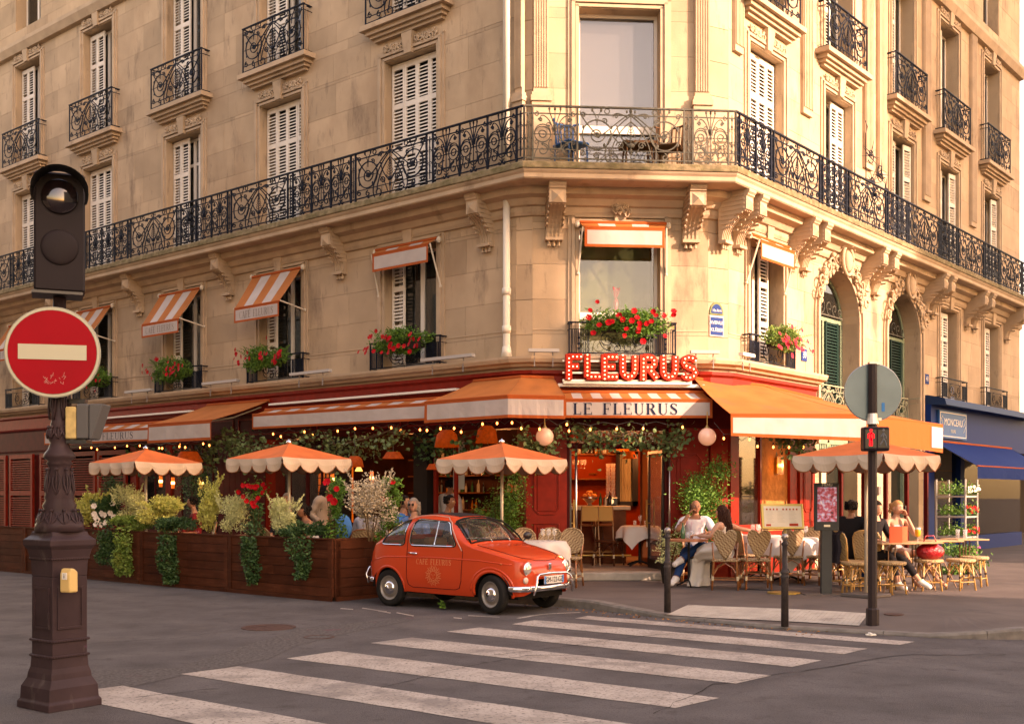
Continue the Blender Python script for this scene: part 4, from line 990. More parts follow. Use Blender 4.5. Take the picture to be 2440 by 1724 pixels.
# street name plates and house numbers
BLUE = mat('enamel_blue', (.02,.05,.17), .7, spec=.05)
W = frame(P2, 27.5) @ T(.17, -.012, 4.35)
t = thing('street_name_plate', 'blue and white enamel avenue name plate with rounded district plate on the corner stone', 'street sign', W)
GREENB = mat('enamel_green', (.16,.19,.09), .7, spec=.05)
mk('plate', G().box(-.15,-.01,-.02,.15,.0,.34), mat('enamel_white', (.5,.47,.42), .7, spec=.05), t); mk('blue_field', G().box(-.135,-.014,0,.135,-.010,.31), BLUE, t)
mk('arch_plate', G().prism([(-.15,.36)]+[(.15*math.cos(R(a))*-1,.36+.22*math.sin(R(a))) for a in range(0,181,15)]+[(.15,.36)], -.01, 0), GREENB, t); mk('arch_field', G().prism([(.12*math.cos(R(a))*-1,.38+.16*math.sin(R(a))) for a in range(0,181,15)], -.014, -.010), BLUE, t)
text('lettering', 'AVENUE', .085, WHITE, t, W @ T(0,-.017,.215), .001); text('lettering', 'KLÉBER', .085, WHITE, t, W @ T(0,-.017,.09), .001); text('lettering', '16e Arrt', .07, WHITE, t, W @ T(0,-.017,.43), .001, sx=.8)
for n, u, z, lab in (('39', 2.95, 4.30, 'blue house number plate 39 beside the first arched doorway'), ('41', 9.55, 4.35, 'small faded blue house number plate 41 beyond the second arched doorway')):
    W = FR @ T(u,-.01,z); t = thing('house_number', lab, 'number plate', W); mk('plate', G().box(-.12,-.01,-.12,.12,0,.12), BLUE, t, bevel=.004); text('numeral', n, .19, WHITE, t, W @ T(0,-.014,0), .001, sx=.85)
g = G(); g.tube([(.09*math.cos(R(a)),0,.09*math.sin(R(a))) for a in range(0,361,20)], .006, 4); g.box(-.14,-.002,-.5,.14,.0,-.16)
o = mk('notice_plate', g, mat('pale_blue_line', (.3,.36,.5), .5), W=FR @ T(11.3,-.02,4.2)); tag(o, 'faint round symbol and outline plate on the stone at the far right', 'wall plate')
# globe lamps and wall lamp
GLB = mat('opal_globe', (.70,.46,.37), .25, emit=(1,.5,.32), estr=.06, coat=.5)
for P, lab in ((at(1298,1040,18.7), 'round opal globe lamp hanging left of the door'), (at(1685,1040,18.75), 'round opal globe lamp hanging right of the door')):
    t = thing('globe_lamp', lab, 'lamp', T(P.x,P.y,P.z), 'opal globe lamps by the door')
    mk('globe', G().ball((0,0,0), .15, 24, 16), GLB, t, smooth=True); mk('cap', G().lathe([(.05,.14),(.03,.17),(.01,.2),(.006,.42)], 10), BRASS, t)
P = wpt(FR, 1.78, -.06, 2.12); t = thing('wall_lamp', 'glass cylinder wall lamp lit in its middle on the ochre plaster panel', 'lamp', FR @ T(1.78,-.10,2.12))
mk('glass_cylinder', G().lathe([(.055,-.17),(.055,.17)], 14, cap=False), mat('ribbed_glass', (.6,.5,.4), .2, alpha=.45), t, smooth=True); mk('glowing_core', G().lathe([(.04,-.03),(.045,0),(.04,.03)], 10), mat('wall_lamp_glow', (1,.7,.4), .4, emit=(1,.45,.16), estr=2.5), t); mk('back_plate', G().box(-.04,.05,-.15,.04,.1,.15), BRASS, t)
# ---------------------------------------------------------------- festoon lights
def festoon(label, pts, drop, n, seed=1):
    rg = random.Random(seed); A = thing('string_lights', label, 'string lights', T(*pts[0])); g = G(); bl = []
    for a, b in zip(pts, pts[1:]):
        k = max(1, round(n*(Vector(b)-Vector(a)).length)); prev = a
        for i in range(1, k+1):
            t = i/k; nx = lerp(a, b, t); nx = (nx[0], nx[1], nx[2]+rg.uniform(-.02,.02)); mid = lerp(prev, nx, .5); g.tube([prev,(mid[0],mid[1],mid[2]-drop),nx], .005, 4)
            bl.append(nx if rg.random() < .6 else (mid[0],mid[1],mid[2]-drop)); prev = nx
    mk('cable', g, BLACKP, A, Matrix())
    cap = G().lathe([(.008,.06),(.016,.05),(.016,.02)], 6).mesh('cap', BLACKP); bb = G().ball((0,0,0), (.017,.017,.025), 8, 6).mesh('bulb', BULB, True)
    for p in bl:
        c = mk('cap', cap, None, A, T(p[0],p[1],p[2]-.06)); mk('bulb', bb, None, c, T(p[0],p[1],p[2]-.07))
festoon('string of lit bulbs under the lettered awning at the far left', [P3d(FL,-14.6,.55,2.80),P3d(FL,-9.2,.6,2.74)], .05, 1.9, 1)
festoon('string of lit bulbs under the first extended orange awning', [P3d(FL,-9.0,1.3,2.66),P3d(FL,-6.8,1.35,2.68)], .04, 2.2, 2)
festoon('string of lit bulbs under the long blank awning', [P3d(FL,-6.4,.6,2.88),P3d(FL,-1.5,.6,2.85)], .06, 2.0, 3)
festoon('tangled lit bulbs under the corner awning left of the door', [P3d(FL,-1.5,1.0,2.75),(.0,18.2,2.82),(.9,18.4,2.78),P3d(FC,.6,.5,2.8)], .09, 3.4, 4)
festoon('string of lit bulbs over the door', [P3d(FC,.7,.5,2.78),P3d(FC,2.5,.5,2.80)], .05, 2.4, 5)
festoon('string of lit bulbs under the large avenue awning', [(3.3,18.3,2.75),(3.6,18.2,2.55),(4.7,18.5,2.52),(5.5,19.1,2.60)], .10, 3.4, 6)
# ================================================================ GROUND, KERB, CROSSING
ASPH = mat('asphalt', (.110,.097,.093), .92, noise=(1.4,.24,8), bump=(120,.9,.010), second=[((.045,.040,.038), 60, .53, (1,1,1), .08, .6), ((.20,.175,.16), 85, .63, (1,1,1), .05, .6), ((.07,.06,.056), 5, .55, (1,1,1), .15, .8), ((.135,.115,.105), .5, .56, (1,1,1), .1, .7)])
PAVE = mat('pavement_asphalt', (.125,.100,.088), .92, noise=(1.2,.16,8), bump=(220,.4,.004), second=[((.09,.075,.068), .9, .55, (1,1,1), .12, .7)])
g = G().add([(-400,-150,0),(400,-150,0),(400,600,0),(-400,600,0)], [(0,1,2,3)]); struct('road', g, ASPH)
kerb = [L2(-40,2.95), (-5.6,20.4), (-1.72,17.45), (.63,15.75), (1.45,14.85), (2.0,14.2), (2.99,13.22), (3.96,12.66), (4.96,12.2), (6.0,12.25), (7.2,13.0), (8.4,14.3), (8.4+20*.647,14.3+20*.763)]
def smooth_path(P, n=5):
    o = []
    for i in range(len(P)-1):
        p0, p1, p2, p3 = P[max(i-1,0)], P[i], P[i+1], P[min(i+2,len(P)-1)]
        for k in range(n):
            t = k/n; o.append(tuple(.5*((2*p1[j])+(-p0[j]+p2[j])*t+(2*p0[j]-5*p1[j]+4*p2[j]-p3[j])*t*t+(-p0[j]+3*p1[j]-3*p2[j]+p3[j])*t**3) for j in (0,1)))
    return o+[P[-1]]
kp = smooth_path(kerb[1:-1], 5); kp = [kerb[0]]+kp+[kerb[-1]]
def kz(p):      # dropped kerb at the crossing
    d = min(1, max(0, (abs(p[0]-3.3)-1.3)/.9)); return .035+.085*d
inner = offset_path(kp, -.18); far = [R2(30,-1), L2(-45,-1)]
g = G(); n = len(kp)
vs_ = []
for i in range(n): vs_ += [(inner[i][0], inner[i][1], kz(kp[i]))]
back = offset_path(kp, -1.2)
for i in range(n): vs_ += [(back[i][0], back[i][1], .12)]
g.add(vs_, [(i, i+1, n+i+1, n+i) for i in range(n-1)])
g.add([(x,y,.12) for x,y in back]+[(x,y,.12) for x,y in far], [tuple(range(n+2))])
struct('pavement', g, PAVE)
KS = mat('granite_kerb', (.17,.15,.13), .85, noise=(8,.25), bump=(60,.4,.004))
KB = struct('kerb', G().add([(p[0],p[1],-.02) for p in kp]+[(q[0],q[1],kz(p)-.015) for p,q in zip(kp, inner)], [(i,i+1,n+i+1,n+i) for i in range(n-1)]), KS)
L_ = 0; seg = [0]
for i in range(1, n):
    L_ += math.dist(kp[i], kp[i-1])
    if L_ > .95 or i == n-1 or math.dist(kp[i], kp[i-1]) > 4:
        a, b = seg[-1], i; pts = list(range(a, b+1)); seg.append(i); L_ = 0
        q = G(); e = []
        for k in pts:
            z = kz(kp[k])+.002; o_, i_ = kp[k], inner[k]; d = Vector((i_[0]-o_[0], i_[1]-o_[1])).normalized()*.02
            e += [(o_[0],o_[1],-.01),(o_[0],o_[1],z-.025),(o_[0]+d.x,o_[1]+d.y,z),(i_[0],i_[1],z)]
        if math.dist(kp[a], kp[b]) > 6:
            q.add(e, [(4*k+j,4*k+4+j,4*k+5+j,4*k+1+j) for k in range(len(pts)-1) for j in range(3)]); mk('kerb_stone', q, KS, KB, Matrix()); continue
        m_ = len(pts)
        q.add(e, [(4*k+j,4*k+4+j,4*k+5+j,4*k+1+j) for k in range(m_-1) for j in range(3)]+[(0,1,2,3),(4*m_-1,4*m_-2,4*m_-3,4*m_-4)])
        c = Vector((sum(v[0] for v in q.v)/len(q.v), sum(v[1] for v in q.v)/len(q.v), 0)); q.v = [tuple(c+(Vector(v)-c)*.992) if v[2] > .0 else v for v in q.v]
        mk('kerb_stone', q, KS, KB, Matrix())
# painted crossing, tactile paving, worn lines
PNT = mat('worn_road_paint', (.40,.34,.29), .8, noise=(3,.08), bump=(150,.35,.004), second=[((.31,.26,.22), 2, .48), ((.12,.105,.095), 30, .54, (1,1,1), .06, .75), ((.17,.145,.13), 1.1, .53, (1,1,1), .10, .7)])
S = [[(.98,14.52),(4.30,11.95),(4.05,11.70),(.80,14.22)],[(.28,14.04),(3.62,11.42),(3.27,11.04),(.0,13.58)],[(-.38,13.24),(2.93,10.62),(2.55,10.22),(-.75,12.84)],[(-1.10,12.32),(2.25,9.72),(1.86,9.30),(-1.50,11.86)],[(-1.75,11.25),(1.6,8.65),(1.2,8.25),(-2.16,10.75)],[(-2.50,10.25),(.85,7.65),(.45,7.25),(-2.9,9.8)],[(-3.2,9.2),(.1,6.6),(-.3,6.2),(-3.6,8.8)]]
cw = None
for i, q in enumerate(S):
    g = G(); a, b, c, d = [Vector(p) for p in q]; N = 14; rg = random.Random(i)
    vs_ = []
    for k in range(N+1):
        t = k/N; p, r_ = a+(b-a)*t, d+(c-d)*t; vs_ += [(p.x, p.y+rg.uniform(-.012,.012), .004), (r_.x, r_.y+rg.uniform(-.012,.012), .004)]
    g.add(vs_, [(2*k,2*k+1,2*k+3,2*k+2) for k in range(N)])
    struct('crossing_stripe', g, PNT)
arc = [(.05,14.25),(.4,14.75),(.9,14.98)]
g = G(); sweep(g, smooth_path(arc), [(0,.004),(.07,.004)], False); struct('road_line', g, PNT)
g = G()
for x0,y0,x1,y1 in ((862,1449,920,1458),(901,1456,930,1461),(944,1460,985,1468),(1115,1467,1190,1471),(1080,1472,1100,1474),(810,1450,840,1452)):
    a, b = at(x0,y0,F_*EYE/(y0-HZ)), at(x1,y1,F_*EYE/(y1-HZ)); g.add([(a.x,a.y,.004),(b.x,b.y,.004),(b.x,b.y+.10,.004),(a.x,a.y+.10,.004)], [(0,1,2,3)])
struct('road_line', g, PNT)
TP = mat('white_tactile_paving', (.42,.37,.31), .8, noise=(6,.15), second=((.26,.22,.19), 3, .52))
quad = [Vector(p) for p in ((2.36,14.98),(4.36,13.70),(4.02,12.98),(1.95,14.24))]
def pz(p): 
    best = (9, 0)
    for a, b in zip(kp, kp[1:]):
        ab = Vector((b[0]-a[0], b[1]-a[1])); ap = Vector((p.x-a[0], p.y-a[1])); u_ = max(0, min(1, ap.dot(ab)/max(1e-9, ab.dot(ab)))); best = min(best, ((ap-ab*u_).length, kz(a)*(1-u_)+kz(b)*u_))
    t = min(1, max(0, (best[0]-.18)/1.02)); return best[1]+(.12-best[1])*t
g = G(); N = 16
g.grid(lambda s, t: (lambda p: (p.x, p.y, pz(p)+.010))(quad[0].lerp(quad[1], s).lerp(quad[3].lerp(quad[2], s), t)), N, 6)
tp = struct('tactile_paving', g, TP)
g = G(); hv = []
for i in range(42):
    for j in range(11):
        p = quad[0].lerp(quad[1], (i+.5)/42).lerp(quad[3].lerp(quad[2], (i+.5)/42), (j+.5)/11); z = pz(p)+.010; r_ = .014
        g.add([(p.x-r_,p.y,z),(p.x,p.y-r_,z),(p.x+r_,p.y,z),(p.x,p.y+r_,z),(p.x,p.y,z+.007)], [(0,1,4),(1,2,4),(2,3,4),(3,0,4)])
mk('stud', g, TP, tp, kind='stuff')
# patches and covers in the roadway
GRIT = mat('patched_gravelly_asphalt', (.10,.088,.082), .95, noise=(30,.4), bump=(60,.9,.01), second=[((.16,.045,.06), 2.2, .60, (1,1,1), .05, .6)])
A_ = [(160,1600),(420,1590),(560,1545),(720,1495),(900,1478),(985,1470),(985,1478),(860,1500),(700,1540),(640,1570),(470,1601),(200,1660)]
g = G().add([(lambda p: (p.x,p.y,.003))(at(x,y,F_*EYE/(y-HZ))) for x,y in A_], [tuple(range(len(A_)))]); struct('road_patch', g, GRIT)
IRN = mat('rusty_cast_iron_cover', (.09,.05,.04), .7, noise=(20,.3))
for px, py, r_ in ((640,1494,.32),(760,1517,.17),(2130,1462,.12)):
    p = at(px,py,F_*EYE/(py-HZ)) if px < 2000 else at(px,py,F_*(EYE-.12)/(py-HZ)); z = .004 if px < 2000 else .123
    g = G().lathe([(r_,-.02),(r_,z+.002 if px<2000 else z),(r_*.86,z+.002 if px<2000 else z),(r_*.84,z-.002),(.01,z-.002)], 24, (p.x,p.y,0), cap=False); o = mk('manhole_cover', g, IRN)
    tag(o, {640:'large round iron cover let into the road left of the crossing',760:'small reddish iron cover in the road near the crossing',2130:'small reddish cover in the pavement beside the signal pole'}[px], 'manhole cover')
LEAF_DRY = mat('dry_leaf', (.32,.14,.05), .8)
g = G(); rg = random.Random(3)
for i in range(150):
    t = rg.random(); k = rg.randrange(6, 30); p = kp[k]; x, y = p[0]+rg.gauss(0,.12)-.1, p[1]-abs(rg.gauss(0,.18))-.02; a = rg.uniform(0,6.3); s_ = rg.uniform(.008,.028)
    g.add([(x+s_*math.cos(a),y+s_*math.sin(a),.008),(x-s_*math.sin(a),y+s_*math.cos(a),.02),(x-s_*math.cos(a),y-s_*math.sin(a),.006)], [(0,1,2)])
o = mk('fallen_leaves', g, LEAF_DRY, kind='stuff'); o['label'] = 'dry brown leaves and litter in the gutter along the kerb'
g = G().box(-.05,-.02,0,.06,.03,.02); g.box(-.02,-.04,0,.01,.04,.035); o = mk('crumpled_wrapper', g, WHITE, W=T(4.0,12.5,.0), bevel=.006); tag(o, 'crumpled white wrapper lying in the gutter at right', 'litter')
# ================================================================ STREET FURNITURE
# left: traffic-light column
LB = mat('dark_purple_brown_iron', (.045,.028,.030), .42, noise=(4,.25), bump=(25,.25,.004), second=[((.13,.11,.10), 7, .60, (1,1,.4), .1, .4),((.16,.05,.12), 6, .68, (1,1,.6), .06, .5)])
YL = 8.35; XL = (142-CX)/F_*YL
def zl(py): return EYE+(HZ-py)/F_*YL
LAMP = thing('traffic_light_column', 'dark ornate cast iron column carrying traffic lights and the no entry sign at the left edge', 'traffic light', TR(XL, YL, 0, aL+3))
def sqprof(prof, name, n=4, tw=0):
    g = G().lathe([(r_*1.414 if n == 4 else r_, z) for r_, z in prof], n); 
    return mk(name, g, LB, LAMP, smooth=(n > 4), bevel=.004 if n == 4 else 0)
z1 = zl(1265)
sqprof([(.215,0),(.215,.05),(.20,.07),(.195,.16),(.165,.22),(.16,.26),(.148,.30),(.143,.38)], 'base')
sqprof([(.14,.38),(.14,z1-.33)], 'shaft_box')
for z in (.385,.50, zl(1328), zl(1303)):
    g = G(); 
    for i in range(4):
        M = Matrix.Rotation(R(90*i),4,'Z')
        b = G().tube([(-.15,-.147,z),(.15,-.147,z)], .010, 6)
        for k in range(14): b.ball((-.14+.02*k,-.150,z), (.008,.01,.012), 5, 3)
        g.merge(b, M)
    mk('rope_moulding', g, LB, LAMP)
for i in range(4):
    M = WM[LAMP.name] @ Matrix.Rotation(R(90*i),4,'Z'); g = G()
    for a in (-.095,.095): g.box(a-.008,-.150,.60,a+.008,-.139,z1-.42)
    g.box(-.103,-.150,.585,.103,-.139,.60); g.box(-.103,-.150,z1-.42,.103,-.139,z1-.405); mk('panel_moulding', g, LB, LAMP, M)
sqprof([(.14,z1-.33),(.145,z1-.22),(.165,z1-.13),(.185,z1-.10),(.185,z1-.06),(.15,z1-.03),(.14,z1)], 'capital')
def C_(px): return abs(px-142)/F_*YL
prof = [(C_(198),z1),(C_(196),zl(1248)),(C_(186),zl(1228)),(C_(178),zl(1212)),(C_(181),zl(1204)),(C_(174),zl(1192)),(C_(176),zl(1186)),(C_(170),zl(1150)),(C_(166),zl(1115)),(C_(168),zl(1108)),(C_(172),zl(1104)),(C_(168),zl(1098)),(C_(178),zl(1090)),(C_(177),zl(1082)),(C_(168),zl(1070)),(C_(163),zl(1055)),(C_(166),zl(1048)),(C_(168),zl(1036)),(C_(165),zl(1024)),(C_(162),zl(1015)),(C_(163),zl(1010)),(C_(161),zl(1005)),(C_(160),zl(960)),(C_(158),zl(900)),(C_(156),zl(640))]
col_ = mk('column', G().lathe(prof, 28), LB, LAMP, smooth=True)
g = G()         # acanthus leaves and flutes on the column
for ring, (za, zb, r0, r1, nl) in enumerate(((zl(1180),zl(1118),C_(171),C_(168),8),(zl(1250),zl(1215),C_(192),C_(182),10),(zl(1045),zl(1018),C_(167),C_(164),10),(zl(1000),zl(925),C_(162),C_(161),6))):
    for k in range(nl):
        a = 2*math.pi*k/nl+ring*.3
        for s in (-1,0,1):
            P = []
            for i in range(7):
                t = i/6; r_ = r0+(r1-r0)*t+.005+.010*math.sin(t*3); b = a+s*.16*math.sin(t*2.6)*(1+t); P.append((r_*math.cos(b), r_*math.sin(b), za+(zb-za)*t*(1 if s == 0 else .8)))
            g.tube(P, [.009*(1-.6*abs(t_/6-.3)) for t_ in range(7)], 4)
        g.ball(((r1+.008)*math.cos(a),(r1+.008)*math.sin(a),zb), (.014,.014,.012), 6, 4)
mk('acanthus_relief', g, LB, col_, smooth=True)
Wc = TR(XL, YL, 0, 22)
g = G().box(-.175,-.16,zl(702),.175,.10,zl(424)); hd = mk('signal_head', g, mat('signal_housing', (.019,.014,.015), .5, noise=(3,.1), bump=(80,.15,.003)), LAMP, Wc, bevel=.015)
Wh = Wc @ T(0, -.16, zl(478)) 
g = G(); R_ = .175; nn = 20
vs_ = []
for i in range(nn+1):
    a = R(-20+220*i/nn); vs_ += [(R_*math.cos(a),0.0,R_*math.sin(a)),(R_*1.12*math.cos(a),-.24 if math.sin(a) > .1 else -.14,R_*1.05*math.sin(a)-.02)]
g.add(vs_, [(2*i,2*i+2,2*i+3,2*i+1) for i in range(nn)]); mk('visor', g, BLACKP, hd, Wh)
mk('lens', G().ball((0,-.005,-.01), (.13,.05,.13), 20, 12), mat('unlit_lens', (.012,.006,.006), .12, coat=1), hd, Wh, smooth=True)
mk('lens', G().ball((0,-.005,-.38), (.13,.02,.13), 20, 12), mat('signal_housing', (0,0,0)), hd, Wh, smooth=True)
g = G().box(-.19,-.17,zl(702)-.02,.16,.11,zl(702)); mk('bracket', g, BLACKP, hd, Wc)
# no entry sign
W = T(XL+.008, YL-.14, zl(845)) @ Matrix.Rotation(R(13),4,'Z')
NE = thing('no_entry_sign', 'round red no entry sign with a pale bar on the left column', 'traffic sign', W)
g = G(); rr = .327; g.xf(Matrix())
g = G().lathe([(rr,-.012),(rr+.006,-.008),(rr+.006,.012),(rr,.014)], 48).xf(Matrix.Rotation(R(90),4,'X')); mk('disc', g, mat('sign_back_grey', (.30,.30,.24), .5), NE)
def disc(r_, y, m, nm, par): return mk(nm, G().add([(r_*math.cos(2*math.pi*i/48), y, r_*math.sin(2*math.pi*i/48)) for i in range(48)], [tuple(range(48))]), m, par)
disc(rr-.002, -.0165, mat('pale_green_white_rim', (.46,.45,.33), .45), 'rim', NE)
disc(rr-.018, -.018, mat('sign_grey_line', (.2,.19,.15), .5), 'rim_line', NE); disc(rr-.021, -.0195, mat('sign_red', (.33,.002,.008), .5, noise=(3,.08), spec=.12), 'red_field', NE)
mk('bar', G().box(-.235,-.024,-.055,.235,-.021,.055), mat('pale_green_white_rim', (0,0,0)), NE)
g = G(); rg = random.Random(4)
for i in range(26):
    x_, z_ = rg.uniform(-.06,.09), rg.uniform(-.24,-.17); g.tube([(x_,-.0215,z_),(x_+rg.uniform(-.02,.02),-.0215,z_+rg.uniform(.005,.03))], .0013, 3)
mk('scratches', g, mat('scuff', (.6,.35,.3), .7), NE)
# small repeater signal to the right of the column, seen from its side
W = T((210-CX)/F_*YL, YL+.02, 0); SS = thing('side_signal', 'small grey repeater signal box with a yellow back bracketed to the left column', 'traffic light', T((210-CX)/F_*YL, YL, zl(1052)))
mk('yellow_back', G().box(-.145,-.09,zl(1046),-.065,.09,zl(970)), mat('weathered_yellow', (.55,.40,.17), .7, noise=(20,.2)), SS, W, bevel=.008)
mk('housing', G().box(-.065,-.09,zl(1046),.025,.09,zl(963)), mat('grey_housing', (.10,.098,.095), .5), SS, W, bevel=.01)
mk('visor', G().prism([(.03,zl(1047)),(.05,zl(1047)),(.135,zl(963)),(.03,zl(963))], -.09, .09), mat('grey_housing', (0,0,0)), SS, W, bevel=.008)
mk('bracket', G().box(-.15,-.06,zl(1056),.0,.06,zl(1048)), BLACKP, SS, W); mk('bracket', G().box(-.20,-.03,zl(960),-.02,.03,zl(950)).tube([(-.05,0,zl(957)),(-.05,0,zl(965))], .035, 8), BLACKP, SS, W)
# crossing button
W = T((187-CX)/F_*YL, YL-.19, zl(1405)) @ Matrix.Rotation(R(-25),4,'Z')
PB = thing('crossing_button_box', 'yellow pedestrian push button box on the column base', 'push button', W)
mk('case', G().prism([(-.035,0),(.045,0),(.045,.15),(.01,.175),(-.02,.175),(-.035,.13)], -.05, .05, 'x'), mat('button_yellow', (.62,.42,.17), .45), PB, bevel=.012, seg=2)
mk('pictogram_plate', G().box(-.024,-.039,.095,.024,-.035,.145), WHITE, PB, WM[PB.name]); text('pictogram', 'i', .05, INK, PB, WM[PB.name] @ T(0,-.042,.12), .001)
# right pole with round sign back and pedestrian signal
YP = 13.04; XP = (2079-CX)/F_*YP
def zp(py): return EYE+(HZ-py)/F_*YP
DP = mat('dark_brown_pole_paint', (.03,.019,.018), .5, spec=.2)
PO = thing('pedestrian_signal_pole', 'dark brown pole with a red-man pedestrian signal at the kerb on the right', 'traffic light', T(XP, YP, .04))
mk('pole', G().lathe([(.052,.0),(.052,2.6),(.05,3.05)], 8), DP, PO); mk('sleeve', G().lathe([(.075,-.02),(.075,.20),(.062,.215)], 8), DP, PO)
g = G(); g.tube([(0,0,zp(1010)-.04),(0,0,zp(985)-.04)], [.07,.055], 12); mk('collar', g, STEEL, PO)
W = T(XP-.0, YP-.05, 0)
sg = mk('signal_box', G().box(-.15,-.11,zp(1075),.15,.03,zp(1018)), mat('purple_black_housing', (.018,.012,.016), .4), PO, W, bevel=.02, seg=2)
for s in (-1,1): mk('screen', G().box(s*.072-.064,-.118,zp(1068),s*.072+.064,-.108,zp(1025)), mat('signal_screen_black', (.004,.004,.005), .3), sg, W)
def man(x0, z0, walking):
    g = G(); h = .17; y = -.121
    g.ball((x0,y,z0+h), (.015,.004,.015), 8, 5)
    if walking:
        for P in ([(0,.145),(0,.08)],[(0,.135),(.028,.10),(.03,.075)],[(0,.135),(-.02,.11),(-.034,.09)],[(0,.08),(.02,.04),(.035,-.01)],[(0,.08),(-.012,.04),(-.04,.0)]): g.tube([(x0+a,y,z0+b) for a,b in P], .008, 5)
    else:
        for P in ([(0,.145),(0,.07)],[(0,.14),(.03,.12),(.034,.075)],[(0,.14),(-.03,.12),(-.034,.075)],[(.008,.08),(.012,.0),(.012,-.01)],[(-.008,.08),(-.012,.0),(-.012,-.01)]): g.tube([(x0+a,y,z0+b) for a,b in P], .009, 5)
    return g
mk('red_standing_man', man(-.072, zp(1065)+.02, False), mat('signal_red_glow', (1,.05,.05), .4, emit=(1,.01,.015), estr=.9), sg, W)
mk('dark_walking_man', man(.072, zp(1065)+.02, True), mat('unlit_pictogram', (.14,.15,.16), .5), sg, W)
RS = thing('round_sign_back', 'grey back of a round traffic sign at the top of the right pole', 'traffic sign', T(XP+.02, YP+.06, zp(934)))
g = G().lathe([(.332,-.01),(.338,-.004),(.338,.014),(.33,.018)], 48).xf(Matrix.Rotation(R(90),4,'X')); mk('disc', g, mat('bluish_galvanised', (.15,.21,.21), .4, metal=.3, noise=(3,.1)), RS)
g = G(); g.tube([(.335*math.cos(R(a)),-.012,.335*math.sin(R(a))) for a in range(0,361,8)], .006, 5); mk('rim', g, STEEL, RS)
g = G(); g.box(-.028,-.07,-.31,.028,-.02,.335); mk('mount_rail', g, mat('dark_red_brown_rail', (.09,.025,.02), .4), RS)
g = G(); g.box(-.06,-.08,.32,.06,-.0,.35); g.box(-.08,-.08,-.33,.08,0,-.30); mk('clamp', g, STEEL, RS); mk('sticker', G().box(.10,-.022,-.22,.135,-.019,-.12), mat('blue_sticker', (.02,.2,.45), .4), RS)
# bollards
def bollard(x, y, z, lab):
    t = thing('bollard', lab, 'bollard', T(x,y,z), 'dark iron bollards at the crossing')
    mk('post', G().lathe([(.044,0),(.042,.55),(.049,.57),(.049,.59),(.038,.60),(.049,.62),(.049,.64),(.036,.66),(.033,.66),(.028,.93),(.040,.95),(.040,.965),(.028,.98),(.024,1.0)], 16), mat('bollard_grey_iron', (.045,.036,.034), .45, noise=(15,.3)), t, smooth=True)
    mk('ball_top', G().ball((0,0,1.04), .043, 14, 10), mat('worn_steel_ball', (.30,.26,.24), .3, metal=.8), t, smooth=True)
bollard(1.98,14.27,.075,'slim dark bollard with a steel ball standing before the couple at the small table'); bollard(3.17,13.02,.04,'slim dark bollard with a steel ball standing before the gold menu stand')
# unseen opposite buildings, placed and sized to shade the junction
OPP = mat('opposite_stone', (.36,.30,.23), .9, noise=(.5,.15))
def block(lab, c, ax, w, d, h):
    a = math.degrees(math.atan2(ax[1], ax[0])); W = TR(c[0], c[1], 0, a); t = thing('unseen_building', lab, 'building', W, 'unseen buildings placed to shade the junction')
    mk('wall', G().box(0,-d/2,0,w,d/2,h), OPP, t); g = G()
    for k in range(int(w/3)):
        for f in range(int((h-3)/3.3)):
            for s in (-1,1): g.box(1+k*3,s*d/2-.03,3.6+f*3.3,2.2+k*3,s*d/2+.03,5.8+f*3.3)
    for k in range(int(d/3)-1):
        for f in range(int((h-3)/3.3)):
            for s in (0,w): g.box(s-.03,-d/2+1.5+k*3,3.6+f*3.3,s+.03,-d/2+2.7+k*3,5.8+f*3.3)
    mk('window', g, mat('opposite_window', (.05,.06,.07), .1), t); mk('roof', G().prism([(-d/2,0),(d/2,0),(d/2-1.5,2.4),(-d/2+1.5,2.4)], 0, w, 'x').xf(T(0,0,h)), mat('zinc_roof', (.2,.22,.24), .5), t)
s_ = Vector(SUN_AZ).normalized(); pn = Vector((-s_.y, s_.x))      # pn points away from the camera
def occl(p, t, side, w, d, h, lab):
    q = Vector(p)+s_*t; q = q+pn*side*w if side < 0 else q
    block(lab, (q.x, q.y), (pn.x, pn.y), w, d, h)
occl((1.0,19.3), 44, -1, 30, 10, 20.3, 'unseen pale apartment building across the avenue, placed to shade the near pavement')  # unseen; edge and height set to shade the pavement and lower corner
q = wpt(FL, -48, -19); block('unseen stone apartment building behind the camera, added to dim the side-street front', (q.x, q.y), (math.cos(R(-40)), math.sin(R(-40))), 54, 8, 14)  # unseen, added to darken the lower side-street front
for i, P in enumerate(([(60,1560),(230,1532),(420,1520),(560,1500),(700,1482),(880,1464)],[(1180,1560),(1330,1542),(1500,1518),(1640,1506),(1760,1494)],[(900,1640),(1100,1590),(1250,1562),(1420,1560)],[(1560,1700),(1700,1630),(1900,1600),(2150,1560),(2400,1560)],[(330,1660),(520,1640),(600,1600)])):
    P = [at(x,y,F_*EYE/(y-HZ)) for x,y in P]; g = G(); rg = random.Random(i); Q = sub([(p.x,p.y,0) for p in P], 9); Q = [(x+rg.uniform(-.02,.02),y+rg.uniform(-.03,.03)) for x,y,_ in Q]
    g.add([v for x,y in Q for w_ in [rg.uniform(.003,.012)] for v in ((x,y-w_,.0055),(x,y+w_,.0055))], [(2*k,2*k+1,2*k+3,2*k+2) for k in range(len(Q)-1)]); struct('road_crack', g, mat('crack_dark', (.02,.017,.016), .9))
occl(R2(7.2), 48, 1, 22, 10, 31, 'unseen taller apartment building across the avenue, placed to shade the far end of the front')  # unseen; edge and height follow the shade wanted on the far front
